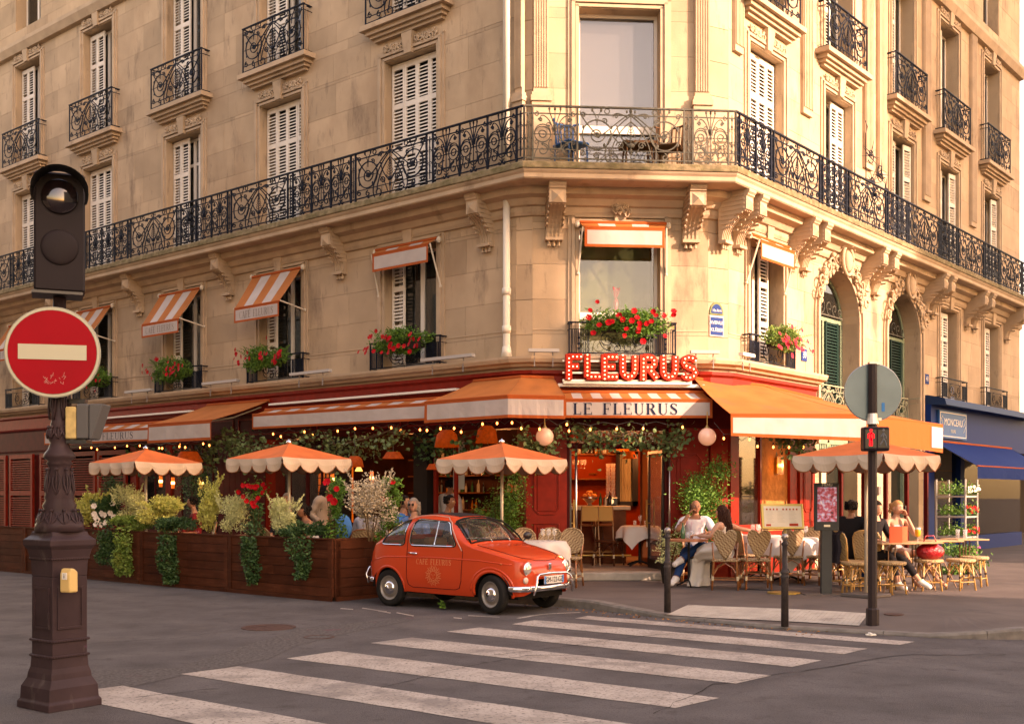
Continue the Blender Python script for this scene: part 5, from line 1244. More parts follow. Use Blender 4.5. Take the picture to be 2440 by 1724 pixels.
# ================================================================ PLANTERS, PLANTS
def leafmat(name, c1, c2, th=.5, sc=9): return mat(name, c1, .55, noise=(18,.35), second=[(c2, sc, th, (1,1,1), .15, .9)], spec=.3)
LF_D = leafmat('dark_ivy_leaf', (.028,.085,.028), (.07,.14,.035)); LF_G = leafmat('green_leaf', (.06,.17,.025), (.14,.28,.04)); LF_Y = leafmat('yellow_variegated_leaf', (.56,.54,.15), (.28,.36,.06), .52)
LF_V = leafmat('pale_variegated_leaf', (.58,.60,.30), (.26,.35,.11), .55); LF_V2 = leafmat('greyish_pink_variegated_leaf', (.50,.42,.30), (.22,.19,.09), .57)
LF_IV = leafmat('ivy_light_leaf', (.12,.22,.045), (.24,.30,.07), .5, 6); LF_VN = leafmat('vine_leaf', (.09,.14,.05), (.16,.12,.05), .58, 5)
FL_R = mat('red_flower', (.42,.008,.012), .6, noise=(30,.2)); FL_W = mat('white_flower', (.75,.66,.56), .7); STEM = mat('brown_stem', (.10,.06,.03), .9); FL_P = mat('pink_flower', (.5,.08,.2), .7)
def leaf(g, p, s, rg, up=.3, w=.55):
    a = rg.uniform(0, 6.283); el = rg.uniform(-.7, .9)+up; d = Vector((math.cos(a)*math.cos(el), math.sin(a)*math.cos(el), math.sin(el)))
    n = Vector((rg.gauss(0,1), rg.gauss(0,1), rg.gauss(0,1)+.8)); sd = d.cross(n)
    if sd.length < .01: return
    sd = sd.normalized()*s*w*.5; up_ = sd.cross(d).normalized()*s*.12; p = Vector(p)
    g.add([p, p+d*s*.28+sd*.8+up_, p+d*s*.66+sd*.78+up_, p+d*s, p+d*s*.66-sd*.78+up_, p+d*s*.28-sd*.8+up_], [(0,1,2,3),(0,3,4,5)])
def crown(g, c, r, n, s, rg, w=.55, clumps=9, hollow=.35):
    cl = []
    for i in range(clumps):
        v = Vector((rg.gauss(0,1), rg.gauss(0,1), rg.gauss(0,1))).normalized()*rg.uniform(.35,.75); cl.append((v, rg.uniform(.28,.5)))
    for i in range(n):
        v, k = cl[rg.randrange(clumps)] ; q = Vector((rg.gauss(0,1), rg.gauss(0,1), rg.gauss(0,1))).normalized()*k*rg.uniform(.5,1.15)+v
        leaf(g, (c[0]+q.x*r[0], c[1]+q.y*r[1], c[2]+q.z*r[2]), s*rg.uniform(.6,1.3), rg, w=w)
def flower(g, p, s, rg, facing=None):
    f = Vector(facing) if facing else Vector((rg.uniform(-.5,.3), -1, rg.uniform(-.2,.6))); f.normalize(); a = f.orthogonal().normalized(); b = f.cross(a); p = Vector(p)
    for i in range(6):
        t = i*1.047+rg.random()*.4; d = (a*math.cos(t)+b*math.sin(t)); e = (a*math.cos(t+.55)+b*math.sin(t+.55)); e2 = (a*math.cos(t-.55)+b*math.sin(t-.55))
        g.add([p, p+e2*s*.85+f*s*.22, p+d*s*.98+f*s*.28, p+e*s*.85+f*s*.24], [(0,1,2),(0,2,3)])
def plant(name, lab, W, lm, fn, flowers=None, fm=None, cat='plant', stems=5, h=.5, group=None, seed=0):
    rg = random.Random(seed+17); t = thing(name, lab, cat, W, group); g = G(); fn(g, rg); mk('foliage', g, lm, t)
    if stems:
        g = G()
        for i in range(stems):
            x, y = rg.uniform(-.12,.12), rg.uniform(-.1,.1); g.tube([(x*.3,y*.3,-.02),(x,y,h*.4),(x*1.6,y*1.6,h*.8)], [.010,.008,.003], 4)
        mk('stem', g, STEM, t)
    if flowers:
        for p, s in flowers(rg):
            gg = G(); flower(gg, (0,0,0), s, rg); mk('flower', gg, fm, t, W @ T(*p))
    return t
WOOD = mat('stained_plank', (.080,.022,.010), .62, noise=(3,.25), bump=(40,.35,.004), rand=.22, second=[((.12,.038,.02), 2.5, .52, (1,1,9), .14, .7), ((.03,.012,.008), 5, .6, (1,1,14), .1, .8)])
def uL(px, d): # u on the line offset d from the left facade for a picture column
    a = wpt(FL,0,-d); b = wpt(FL,1,-d)-a; k = (px-CX)/F_; return (k*a.y-a.x)/(b.x-k*b.y)
PT = .905; PD = 3.92; ue = uL(797, PD)
def planter(W, Lx, dep, lab, ends=True, rows=6):
    t = thing('planter_box', lab, 'planter', W, 'planter boxes round the terrace'); h = (PT-.06)/rows; rg = random.Random(lab)
    mk('core', G().box(.02,.02,.0,Lx-.02,dep-.02,PT-.12), mat('planter_dark_core', (.03,.015,.01), .9), t)
    for i in range(rows):
        z0 = .06+i*h; cut = rg.uniform(.35,.65)*Lx if Lx > 1.2 else Lx
        for a, b in ((.0,cut),(cut,Lx)):
            if b-a > .05: mk('plank', G().box(a+.002,-.022-rg.uniform(0,.004),z0+.003,b-.002,.0,z0+h-.003), WOOD, t, bevel=.003)
        for x0, x1 in ((-.022,0),(Lx,Lx+.022)):
            mk('plank', G().box(x0,.0,z0+.003,x1,dep,z0+h-.003), WOOD, t, bevel=.003)
    for x in (.0, Lx-.09): mk('corner_post', G().box(x,-.042,.03,x+.09,-.026,PT-.002), WOOD, t, bevel=.002)
    mk('top_rail', G().box(-.01,-.045,PT,Lx+.01,.03,PT+.02), WOOD, t); mk('skirting', G().box(.01,-.05,.0,Lx-.01,-.022,.06), WOOD, t)
    mk('soil', G().box(.02,.03,PT-.1,Lx-.02,dep-.02,PT-.05), mat('soil', (.04,.025,.015), .95), t); return t
us = [uL(-150,PD), uL(60,PD), uL(206,PD), uL(338,PD), uL(547,PD), ue]
labs = ['dark wooden planter box farthest left, beyond the traffic light column','dark wooden planter box just behind the traffic light column','dark wooden planter box with two long ivy trails, right of the column','dark wooden planter box under the round yellow bush, second from the car','dark wooden planter box nearest the car along the street']
for a, b, l in zip(us, us[1:], labs): planter(FL @ T(a, -PD, 0), b-a-.01, .55, l)
c0 = wpt(FL, ue, -PD); We = TR(c0.x, c0.y, 0, 50)
planter(TR(c0.x,c0.y,0,50) @ T(.0,-.0,0) @ T(.02,0.03,0), 1.5, .42, 'short dark wooden planter box turned along the side behind the rear of the car')
def PLn(px, d=3.62, z=PT): p = wpt(FL, uL(px, d), -d, z); return T(p.x, p.y, p.z)
def bush(px, lab, lm, w, h, n=1500, s=.035, d=3.62, seed=1, cz=None, z=PT, name='bushy_plant', **k):
    w *= 1.38; h *= 1.25; s *= 1.2; n = int(n*1.9)
    def fn(g, rg):
        crown(g, (0,0,(cz or h*.5)), (w/2,w*.42,h/2), n, s, rg, w=.5)
        for k in range(16 if h > .4 else 5):
            x0, y0 = rg.uniform(-.42,.42)*w, rg.uniform(-.3,.3)*w; dx, dy = x0*rg.uniform(.1,.6), y0*.3; L_ = rg.uniform(.12,.26)*h; z0 = h*rg.uniform(.6,.85)
            for i in range(24): t = i/23; leaf(g, (x0+dx*t, y0+dy*t, z0+L_*t), s*(1.2-.4*t), rg, .5, .5)
            g.tube([(x0*.8,y0*.8,z0-.1),(x0+dx,y0+dy,z0+L_)], .003, 3)
    return plant(name, lab, PLn(px, d, z), lm, fn, h=h*.7, seed=seed, **k)
bush(222, 'yellow-green bush at the left end of the planters beside the column', LF_Y, .62, .62, 1900, .04, seed=2)
bush(258, 'white-flowered plant among the leftmost bushes', LF_D, .42, .5, 900, .05, seed=3, flowers=lambda rg: [((rg.uniform(-.2,.2),-.18+rg.uniform(-.05,.05),rg.uniform(.1,.5)),.06) for i in range(12)], fm=FL_W, name='flowering_plant')
bush(306, 'pale green airy bush above the double ivy trail', LF_V, .50, .66, 1800, .032, seed=4)
bush(388, 'round yellow-variegated bush under the first small parasol', LF_Y, .60, .52, 2800, .036, seed=5)
bush(500, 'tall spiky yellow-green bush right of the man with sunglasses', LF_Y, .34, .78, 1900, .036, seed=6)
bush(552, 'soft pale variegated bush left of the red heart-shaped flowers', LF_V, .50, .60, 1900, .028, seed=7)
bush(677, 'soft pale variegated bush under the middle small parasol', LF_V, .40, .52, 2200, .028, seed=8)
bush(882, 'thin greyish variegated bush nearest the car', LF_V2, .58, .78, 1900, .034, seed=9, d=3.5)
def climber(px, lab, w, h, n, lm, fl, seed, d=3.6, z=PT-.1, hide=None):
    def fn(g, rg):
        for i in range(n):
            t = rg.random(); a = rg.uniform(0,6.28); r_ = w/2*(.4+.6*rg.random())*(1-.35*t)*(1+.3*math.sin(t*9)); leaf(g, (r_*math.cos(a), r_*math.sin(a), t*h), .075*rg.uniform(.6,1.2), rg, .1, .5)
    return plant('flowering_climber', lab, PLn(px, d, z), lm, fn, flowers=fl, fm=FL_R, h=h, seed=seed)
climber(610, 'climber with a heart of bright red flowers on top', .26, .62, 420, LF_D, lambda rg: [((.19*math.sin(t)**3*1.1+rg.uniform(-.06,.06), -.12+rg.uniform(-.05,.04), rg.uniform(-.03,.03)+.78+.16*math.cos(t)-.06*math.cos(2*t)-.02*math.cos(3*t)),.046) for t in [x*.36 for x in range(18)]], 10)
def heart(g, rg):
    for i in range(160): leaf(g, (rg.gauss(0,.09), rg.gauss(0,.04), .84+rg.gauss(0,.07)), .06, rg, .2)
g = G(); heart(g, random.Random(2)); mk('foliage', g, LF_G, bpy.data.objects['flowering_climber'])
climber(801, 'tall leafy climber with three red blooms beside the brown-haired woman', .32, 1.0, 650, LF_G, lambda rg: [((-.11,-.15,.95),.07),((-.06,-.17,.72),.065),((0,-.17,.66),.065),((.03,-.15,.85),.05)], 11)
climber(930, 'tall leafy climber with small red buds behind the back of the car', .40, 1.0, 1000, LF_G, lambda rg: [((.05,-.15,.95),.05),((-.1,-.15,.7),.05)], 12, d=3.2)
def ivy(px, lab, w, h, n, lm, seed, taper=.5, top=.28):
    w *= 1.35; n = int(n*1.3)
    d = PD+.06
    def fn(g, rg):
        for i in range(n):
            t = rg.random()**.8; ww = w*(1-taper*t)*(1+.25*math.sin(t*7+seed)); x = rg.uniform(-.5,.5)*ww+.04*math.sin(t*5+seed); y = -abs(rg.gauss(0,.05))-.01
            if t < .15: y = rg.uniform(-.1,.25)
            leaf(g, (x, y, .10-t*(h+.08)+(top-.1)*(1 if t < .1 else 0)*rg.random()), .052*rg.uniform(.6,1.2), rg, -.4, .8)
    return plant('trailing_ivy', lab, PLn(px, d, PT), lm, fn, stems=0, seed=seed, cat='ivy')
ivy(262, 'broad ivy trail with dark leaves on the left planter', .36, .60, 1100, LF_D, 1, .35); ivy(300, 'longer light green ivy trail close beside the broad dark one', .34, .78, 1300, LF_IV, 2, .35); ivy(408, 'long straight ivy trail hanging almost to the road', .32, .86, 1500, LF_D, 3, .3)
ivy(600, 'ivy trail hanging under the red heart of flowers', .24, .74, 900, LF_D, 4, .3); ivy(722, 'ragged ivy trail spilling over the planter left of the car', .40, .60, 900, LF_D, 5, .6)
bush(735, 'low dark ivy mound with pale flowers on the rim of the nearest planter', LF_D, .65, .2, 700, .05, seed=31, d=3.8)
bush(315, 'low light ivy mound over the rim of the left planter', LF_IV, .75, .22, 700, .05, seed=32, d=3.8); bush(425, 'dark ivy mound over the rim left of the man with sunglasses', LF_D, .6, .22, 700, .05, seed=33, d=3.8)
def tallivy(P, lab, w, h, n, lm, seed, s=.075, lean=0, name='trellis_plant', fn_=None):
    def fn(g, rg):
        cl = [(rg.uniform(-.4,.4)*w, rg.uniform(-.25,.25)*w, rg.random()*h) for _ in range(14)]
        for i in range(n):
            c = cl[rg.randrange(14)]; x, y, z = c[0]+rg.gauss(0,.15)*w, c[1]+rg.gauss(0,.12)*w, c[2]+rg.gauss(0,.08)*h; leaf(g, (x+lean*z, y, max(.02,z)), s*rg.uniform(.6,1.2), rg, .1, .55)
    return plant(name, lab, P, lm, fn, h=h, seed=seed)
p = wpt(FL,-12.2,-.5); tallivy(T(p.x,p.y,1.0), 'dark ivy column in front of the red louvred shutters', .62, 1.25, 1500, LF_D, 41, .06)
p = wpt(FL,-7.9,-.9); tallivy(T(p.x,p.y,.9), 'dark ivy cone leaning on the boarded red panel', .62, 1.2, 1400, LF_D, 42, .06, -.15)
p = at(1190,1200,18.6); tallivy(T(p.x,p.y,.12), 'tall leafy trellis plant behind the third small parasol pole', .80, 2.05, 6500, LF_G, 43, .055)
p = at(1668,1200,19.0); tallivy(T(p.x,p.y,.55), 'big glossy green bush behind the man on the phone', .80, 1.45, 8000, LF_G, 44, .052, name='large_bush')
g = G().lathe([(.17,0),(.24,.4),(.26,.42),(.22,.42)], 16); mk('pot', g, mat('dark_pot', (.03,.025,.02), .6), bpy.data.objects['large_bush'], T(p.x,p.y,.12))
p = at(1596,1310,18.4); t = tallivy(T(p.x,p.y,.45), 'small pale bush at the foot of the open door', .42, .5, 800, LF_V, 45, .04, name='potted_plant'); mk('pot', G().lathe([(.12,0),(.17,.32),(.15,.32)], 14), mat('dark_pot', (0,0,0)), t, T(p.x,p.y,.12))
# window flower boxes 
def fbox(Fm, c, w, lab, lm=LF_G, fm=FL_R, n=1000, seed=1, yy=-.28, z=4.42, hh=.28):
    w *= 1.12; n = int(n*1.2)
    W = Fm @ T(c, yy, z); t = thing('flower_box', lab, 'flower box', W, 'flower boxes on the first-floor window guards'); rg = random.Random(seed)
    mk('trough', G().box(-w*.36,.0,-.16,w*.36,.12,-.04), mat('dark_pot', (0,0,0)), t)
    g = G(); crown(g, (0,0,-.02), (w*.54,.24,hh*1.05), int(n*3.2), .052, rg, clumps=22)
    for k in range(16):      # fern fronds
        a = rg.uniform(-1.2,1.2); x0 = rg.uniform(-.4,.4)*w; d = Vector((math.sin(a), rg.uniform(-.7,.1), rg.uniform(.1,1))).normalized(); P = [Vector((x0,0,.05))+d*.34*i/8+Vector((0,-.02*i*i/30,-.10*(i/8)**2)) for i in range(9)]
        g.tube(P, .003, 3); sd = d.cross(Vector((0,1,.3))).normalized()
        for i in range(1, 9):
            l = .075*(1-i/10)
            for s in (-1,1): q = P[i]; g.add([q, q+sd*s*l+d*.02, q+d*.022], [(0,1,2)])
    mk('foliage', g, lm, t)
    for i in range(27):
        gg = G(); flower(gg, (0,0,0), .058*rg.uniform(.7,1.1), rg); mk('flower', gg, fm, t, W @ T(rg.uniform(-.52,.52)*w, -.21+rg.uniform(-.06,.02), rg.gauss(-.03,.13)))
    return t
fbox(FL, LW[2]+.3, 1.2, 'red and green flower box half hidden by the no entry sign', seed=1); fbox(FL, LW[3]-.1, 1.35, 'flower box full of red blooms under the first fully visible lettered awning', seed=2); fbox(FL, LW[4]-.15, 1.4, 'flower box with red blooms under the largest lettered striped awning', seed=3)
fbox(FL, -2.62, 1.4, 'flower box with red blooms left of the downpipe', seed=4); fbox(FC, 1.62, 1.25, 'flower box of ferns and red blooms above the bulb-lit name sign', seed=5, n=1300, z=4.50); fbox(FR, 1.58, 1.15, 'sunlit flower box with pink-red blooms beside house number 39', seed=6, lm=LF_IV, fm=mat('sunny_red_flower', (.5,.03,.05), .6), n=1100)
# vines under the awnings
def vine(lab, pts, n, seed, lm=LF_VN, s=.09, spread=.22, fall=.35):
    rg = random.Random(seed); t = thing('climbing_vine', lab, 'vine', T(*pts[0])); g = G()
    for k in range(3):
        P = [(p[0]+rg.uniform(-.06,.06), p[1]+rg.uniform(-.1,.1), p[2]+rg.uniform(-.08,.08)) for p in sub(pts, 3)]; g.tube(P, .014-.003*k, 5)
    mk('stem', g, STEM, t, Matrix()); g = G()
    for i in range(n):
        k = rg.random()*(len(pts)-1); j = int(k); p = lerp(pts[j], pts[j+1], k-j); leaf(g, (p[0]+rg.gauss(0,spread*.6), p[1]+rg.gauss(0,spread*.5), p[2]+rg.gauss(0,spread*.5)-abs(rg.gauss(0,fall*.4))), s*rg.uniform(.5,1.2), rg, -.5, .95)
    mk('foliage', g, lm, t, Matrix())
vine('vine with gnarled stems between the orange awning and the middle blank one', [P3d(FL,-8.6,.5,2.3),P3d(FL,-7.9,.7,2.75),P3d(FL,-7.2,.6,2.85),P3d(FL,-6.6,.6,2.7)], 500, 1, fall=.5)
vine('drooping vine behind the middle small parasol', [P3d(FL,-6.9,.8,2.62),P3d(FL,-6.1,.9,2.45),P3d(FL,-5.3,.9,2.55),P3d(FL,-4.4,.8,2.7)], 420, 2)
vine('looping vine below the right half of the long awning', [P3d(FL,-4.4,.6,2.75),P3d(FL,-3.7,.8,2.5),P3d(FL,-2.9,.7,2.6),P3d(FL,-2.2,.6,2.72)], 420, 3)
vine('vine and grapes beside the left globe lamp', [at(1240,1015,18.7),at(1265,1050,18.7),at(1290,1070,18.8),at(1330,1020,18.8)], 260, 4, spread=.14)
vine('vine trained across the top of the doorway', [P3d(FC,.62,.3,2.72),P3d(FC,1.1,.4,2.55),P3d(FC,1.7,.4,2.62),P3d(FC,2.3,.4,2.45),P3d(FC,2.5,.3,2.75)], 620, 5, spread=.2, fall=.25, lm=LF_VN)
vine('short flowering vine under the large avenue awning', [(4.35,18.5,2.62),(4.7,18.6,2.5),(5.1,18.7,2.6)], 200, 6, spread=.12)
vine('dark creeper in the shadow above the left bays', [P3d(FL,-11.8,.3,2.55),P3d(FL,-10.5,.4,2.5),P3d(FL,-9,.4,2.45)], 420, 7, lm=LF_D)
vine('vine over the dark bay left of the corner', [P3d(FL,-2.2,.2,2.6),P3d(FL,-1.5,.3,2.5),P3d(FL,-.6,.5,2.6)], 260, 8, lm=LF_D)
# ================================================================ SMALL PARASOLS
PAR = mat('burnt_orange_canvas', (.60,.15,.055), .8, noise=(3,.12), bump=(5,.2,.01)); SCL = mat('cream_scalloped_canvas', (.50,.39,.29), .85, noise=(3,.06), bump=(5,.2,.01)); PIPE = mat('brown_piping', (.30,.10,.04), .8)
def parasol(W, lab, s=1.43, zt=2.40, ze=2.06):
    ze += .075
    t = thing('parasol', lab, 'parasol', W, 'small scalloped parasols'); h = s/2; g = G()
    cor = [(-h,-h),(h,-h),(h,h),(-h,h)]; N = 8
    for i in range(4):
        a, b = cor[i], cor[(i+1)%4]
        for k in range(N):
            for j in range(5):
                def q(u, v):
                    e = (a[0]+(b[0]-a[0])*u, a[1]+(b[1]-a[1])*u); sag = -.025*math.sin(math.pi*v)*math.sin(math.pi*u)-.02*math.sin(math.pi*u)*v
                    return (e[0]*v, e[1]*v, zt+(ze-zt)*v+sag)
                g.add([q(k/N,j/5),q((k+1)/N,j/5),q((k+1)/N,(j+1)/5),q(k/N,(j+1)/5)], [(0,1,2,3)] if j else [(0,2,3)])
    mk('canopy', g, PAR, t)
    g = G(); gp_ = G(); ns = 4
    for i in range(4):
        a, b = Vector((*cor[i],0)), Vector((*cor[(i+1)%4],0)); d = b-a; nr = Vector((d.y,-d.x,0)).normalized()
        P = []
        for k in range(ns*8+1):
            u = k/(ns*8); x = (u*ns)%1 if k < ns*8 else 1; dr = .11+.115*math.sin(math.pi*x)**.6; fl = .02*math.sin(u*ns*math.pi*2)+.015*math.sin(u*17+i)
            top = a+d*u+Vector((0,0,ze-.02*math.sin(math.pi*u))); bot = top+nr*(.02+fl)+Vector((0,0,-dr)); mid = top.lerp(bot,.5)+nr*.012
            P.append((top, mid, bot))
        for p, q in zip(P, P[1:]): g.add([p[0],q[0],q[1],p[1],q[2],p[2]], [(0,1,2,3),(3,2,4,5)])
        gp_.tube([p[2] for p in P], .007, 4)
    v = mk('scalloped_valance', g, SCL, t, smooth=False); mk('piping', gp_, PIPE, v)
    mk('pole', G().tube([(0,0,.06),(0,0,zt)], .024, 10), mat('ivory_pole', (.55,.47,.36), .35, metal=.3), t, smooth=True)
    mk('finial', G().lathe([(.035,zt-.01),(.05,zt+.01),(.045,zt+.035),(.015,zt+.05),(.012,zt+.065)], 12), CHROME, t, smooth=True)
    g = G()
    for c in cor: g.tube([(0,0,zt-.06),(c[0]*.97,c[1]*.97,ze-.01)], .009, 4); g.tube([(0,0,zt-.35),(c[0]*.5,c[1]*.5,(zt+ze)/2-.03)], .007, 4)
    mk('rib', g, WHITE, t); mk('base', G().box(-.25,-.25,0,.25,.25,.05), mat('steel_base_plate', (.12,.10,.09), .5), t, bevel=.01); return t
for (px, Y, lab, a) in ((348,20.9,'small orange parasol with cream scallops at the left, above the round yellow bush',-38),(689,18.55,'small orange parasol with cream scallops in the middle of the terrace',-40),(1196,17.5,'small orange parasol with cream scallops behind the roof of the car',-42)):
    parasol(TR((px-CX)/F_*Y, Y, .12, a), lab, zt=2.30 if px < 1000 else 2.26, ze=1.97 if px < 1000 else 1.93)
parasol(TR(5.04, 15.95, .12, 40), 'small orange parasol with cream scallops behind the red-man signal', s=1.44, zt=2.24, ze=1.93)
# ================================================================ TABLES AND CHAIRS
def weave(name, c1, c2, sc):
    m = bpy.data.materials.new(name); m.use_nodes = True; N = m.node_tree.nodes; Lk = m.node_tree.links; b = N['Principled BSDF']
    tc = N.new('ShaderNodeTexCoord'); mp = N.new('ShaderNodeMapping'); mp.inputs['Rotation'].default_value = (.3,.785,.785); ch = N.new('ShaderNodeTexChecker'); ch.inputs['Scale'].default_value = sc
    ch.inputs['Color1'].default_value = (*c1,1); ch.inputs['Color2'].default_value = (*c2,1); Lk.new(tc.outputs['Object'], mp.inputs[0]); Lk.new(mp.outputs[0], ch.inputs[0]); Lk.new(ch.outputs[0], b.inputs['Base Color'])
    bp = N.new('ShaderNodeBump'); bp.inputs['Strength'].default_value = .5; bp.inputs['Distance'].default_value = .005; Lk.new(ch.outputs[1], bp.inputs['Height']); Lk.new(bp.outputs[0], b.inputs['Normal']); b.inputs['Roughness'].default_value = .6
    return m
WV = weave('cream_brown_weave', (.50,.36,.20), (.20,.095,.04), 46); WV2 = weave('cream_tan_weave', (.50,.35,.18), (.30,.16,.065), 50); CANE = mat('brown_rattan_cane', (.30,.105,.035), .35, noise=(14,.3), coat=.3); CANE_L = mat('golden_rattan_cane', (.50,.27,.09), .35, noise=(14,.25), coat=.3); BIND = mat('cream_binding', (.58,.47,.31), .6)
def rchair(kind='heart', cane=CANE, wv=WV, nm='rattan_chair', lab='', W=None, arms=False):
    t = thing(nm, lab, 'chair', W or Matrix()); L4 = [(-.19,-.18),(.19,-.18),(-.17,.19),(.17,.19)]
    mk('seat', G().prism([(-.215,-.23),(.215,-.23),(.23,-.05),(.19,.21),(-.19,.21),(-.23,-.05)], .43, .47, 'z'), wv, t, bevel=.012)
    for i, (x, y) in enumerate(L4):
        P = [(x*1.12,y*1.15,0),(x,y,.44)] if i < 2 else [(x*1.15,y*1.25,0),(x,y,.44),(x*1.12,y+.06,.72)]
        l = mk('leg', G().tube(P, .0155, 8), cane, t, smooth=True)
        mk('binding', G().tube([lerp(P[0],P[1],.33),lerp(P[0],P[1],.48)], .0185, 8), BIND, l); 
    g = G(); zz = .16
    for a, b in ((0,1),(2,3),(0,2),(1,3)):
        p, q = L4[a], L4[b]; g.tube([(p[0]*1.08,p[1]*1.1,zz),(q[0]*1.08,q[1]*1.1,zz)], .010, 6)
        m = ((p[0]+q[0])/2, (p[1]+q[1])/2)
        for e in (p, q): g.tube([(e[0]*1.06,e[1]*1.08,.22),(lerp((*e,0),(*m,0),.35)[0],lerp((*e,0),(*m,0),.35)[1],.34),(m[0],m[1],.41)], .009, 5)
    mk('stretcher', g, cane, t)
    if kind == 'heart':
        O = [(0,.0),(.08,.12),(.145,.25),(.165,.33),(.155,.40),(.115,.44),(.065,.435),(.025,.405),(0,.375)]
    elif kind == 'oval':
        O = [(0,.05),(.10,.06),(.17,.13),(.195,.24),(.18,.34),(.12,.41),(.06,.435),(0,.44)]
    else:
        O = [(0,.02),(.18,.02),(.2,.2),(.2,.33),(.17,.40),(.10,.43),(0,.44)]
    full = O+[(-x,z) for x,z in O[::-1][1:-1]]
    def bk(x, z): return (x, .22+.16*z-.25*x*x*2, .47+z)
    g = G(); n = len(full)
    for y0 in (0,): 
        c = [bk(x,z) for x,z in full]; ctr = bk(0,.24); g.add(c+[ctr]+[(p[0],p[1]+.012,p[2]) for p in c]+[(ctr[0],ctr[1]+.012,ctr[2])], [(i,(i+1)%n,n) for i in range(n)]+[(n+1+(i+1)%n,n+1+i,2*n+1) for i in range(n)])
    b = mk('backrest', g, wv, t)
    mk('backrest_frame', G().tube([bk(x,z) for x,z in full+full[:1]], .015, 7), wv if kind != 'bent' else cane, b, smooth=True)
    if arms:
        for s in (-1,1): mk('armrest', G().tube([(s*.2,.24,.70),(s*.26,.1,.70),(s*.26,-.12,.68),(s*.21,-.17,.6),(s*.2,-.18,.45)], .014, 6), cane, t)
    return t
def stool(W, lab, nm='rattan_stool', rz=0):
    t = thing(nm, lab, 'stool', W, 'rattan stools at the avenue tables')
    mk('seat', G().lathe([(.20,.425),(.215,.44),(.215,.465),(.20,.475)], 20), WV2, t, smooth=False)
    for i in range(4):
        a = R(45+90*i); P = [(.21*math.cos(a),.21*math.sin(a),0),(.15*math.cos(a),.15*math.sin(a),.43)]; l = mk('leg', G().tube(P, .015, 7), CANE_L, t, smooth=True); mk('binding', G().tube([lerp(*P,.42),lerp(*P,.5)], .018, 7), mat('dark_binding', (.06,.04,.03), .6), l)
    g = G()
    for i in range(4):
        a, b = R(45+90*i), R(135+90*i); g.tube([(.195*math.cos(a),.195*math.sin(a),.13),(.195*math.cos(b),.195*math.sin(b),.13)], .009, 5)
        m_ = (a+b)/2; g.tube([(.175*math.cos(a),.175*math.sin(a),.24),(.12*math.cos(m_),.12*math.sin(m_),.40)], .008, 5); g.tube([(.175*math.cos(b),.175*math.sin(b),.24),(.12*math.cos(m_),.12*math.sin(m_),.40)], .008, 5)
    mk('stretcher', g, CANE_L, t); return t
def cloth_table(W, lab, lab2, a=.60, r=.36, top=.74, rot_=0, seed=1):
    t = thing('table', lab, 'table', W); mk('tabletop', G().lathe([(r,top-.03),(r,top-.005)], 24), mat('table_wood', (.2,.1,.05), .5), t)
    g = G(); g.tube([(0,0,.05),(0,0,top-.03)], .025, 8)
    for k in range(4): b = R(45+90*k); g.tube([(0,0,.10),(.16*math.cos(b),.16*math.sin(b),.06),(.28*math.cos(b),.28*math.sin(b),.02)], .018, 6)
    mk('pedestal', g, mat('cast_iron_base', (.02,.018,.017), .5), t)
    g = G(); N = 28; ph = seed*1.3
    def f(s, q):
        x, y = (s*2-1)*a, (q*2-1)*a; d = math.hypot(x, y); th = math.atan2(y, x)
        if d <= r: return (x, y, top+.002)
        e = d-r; k = min(1, e/.12); w_ = .030*math.sin(th*8+ph)*k+.02*math.sin(th*5+ph*2)*k; rr = r+.02+.05*k+w_+e*.10
        return (rr*math.cos(th), rr*math.sin(th), top-e*.93+.0)
    g.grid(f, N, N); W2 = W @ Matrix.Rotation(R(rot_),4,'Z'); c = mk('tablecloth', g, mat('white_tablecloth', (.56,.50,.45), .85, bump=(6,.25,.01)), W=W2, smooth=True); tag(c, lab2, 'tablecloth'); return t
def wineglass(W, lab, sc=1, m=None):
    t = thing('wine_glass', lab, 'glass', W); mk('bowl', G().lathe([(.004,.08),(.03,.10),(.038,.14),(.030,.19)], 12, cap=False), m or mat('glass_clear', (.7,.68,.65), .05, alpha=.30, spec=1), t, smooth=True); mk('stem', G().lathe([(.032,0),(.030,.004),(.004,.01),(.004,.08)], 10), mat('glass_clear', (0,0,0)), t); return t
def tumbler(W, lab, h=.10, r_=.032, m=None):
    o = mk('tumbler', G().lathe([(r_*.8,0),(r_,h),(r_*.93,h),(r_*.75,.008),(.001,.008)], 12), m or mat('glass_clear', (0,0,0)), W=W, smooth=True); tag(o, lab, 'glass'); return o
# behind the car: a laid table with four oval-backed chairs
p = at(1290,1300,17.2); cloth_table(TR(p.x,p.y,.12,4), 'table with a hanging cloth seen just right of the car bonnet', 'white cloth on the table right of the car bonnet', rot_=12, seed=2)
for i, (dx, dy, rz, l) in enumerate(((-.55,.45,20,'leftmost oval-backed rattan chair showing over the car bonnet'),(-.24,.62,5,'second oval-backed rattan chair showing over the car bonnet'),(.14,.66,-8,'third oval-backed rattan chair, behind the wine glasses'),(.42,.50,-20,'rightmost oval-backed rattan chair beside the panelled red pilaster'))):
    rchair('oval', lab=l, W=TR(p.x+dx,p.y+dy,.12,rz), nm='rattan_chair')['group'] = 'oval-backed chairs behind the car'
for i in range(3): wineglass(T(p.x+.02+.09*i,p.y-.1+.05*i,.862), ('left','middle','right')[i]+' wine glass of the three on the cloth table right of the car bonnet')
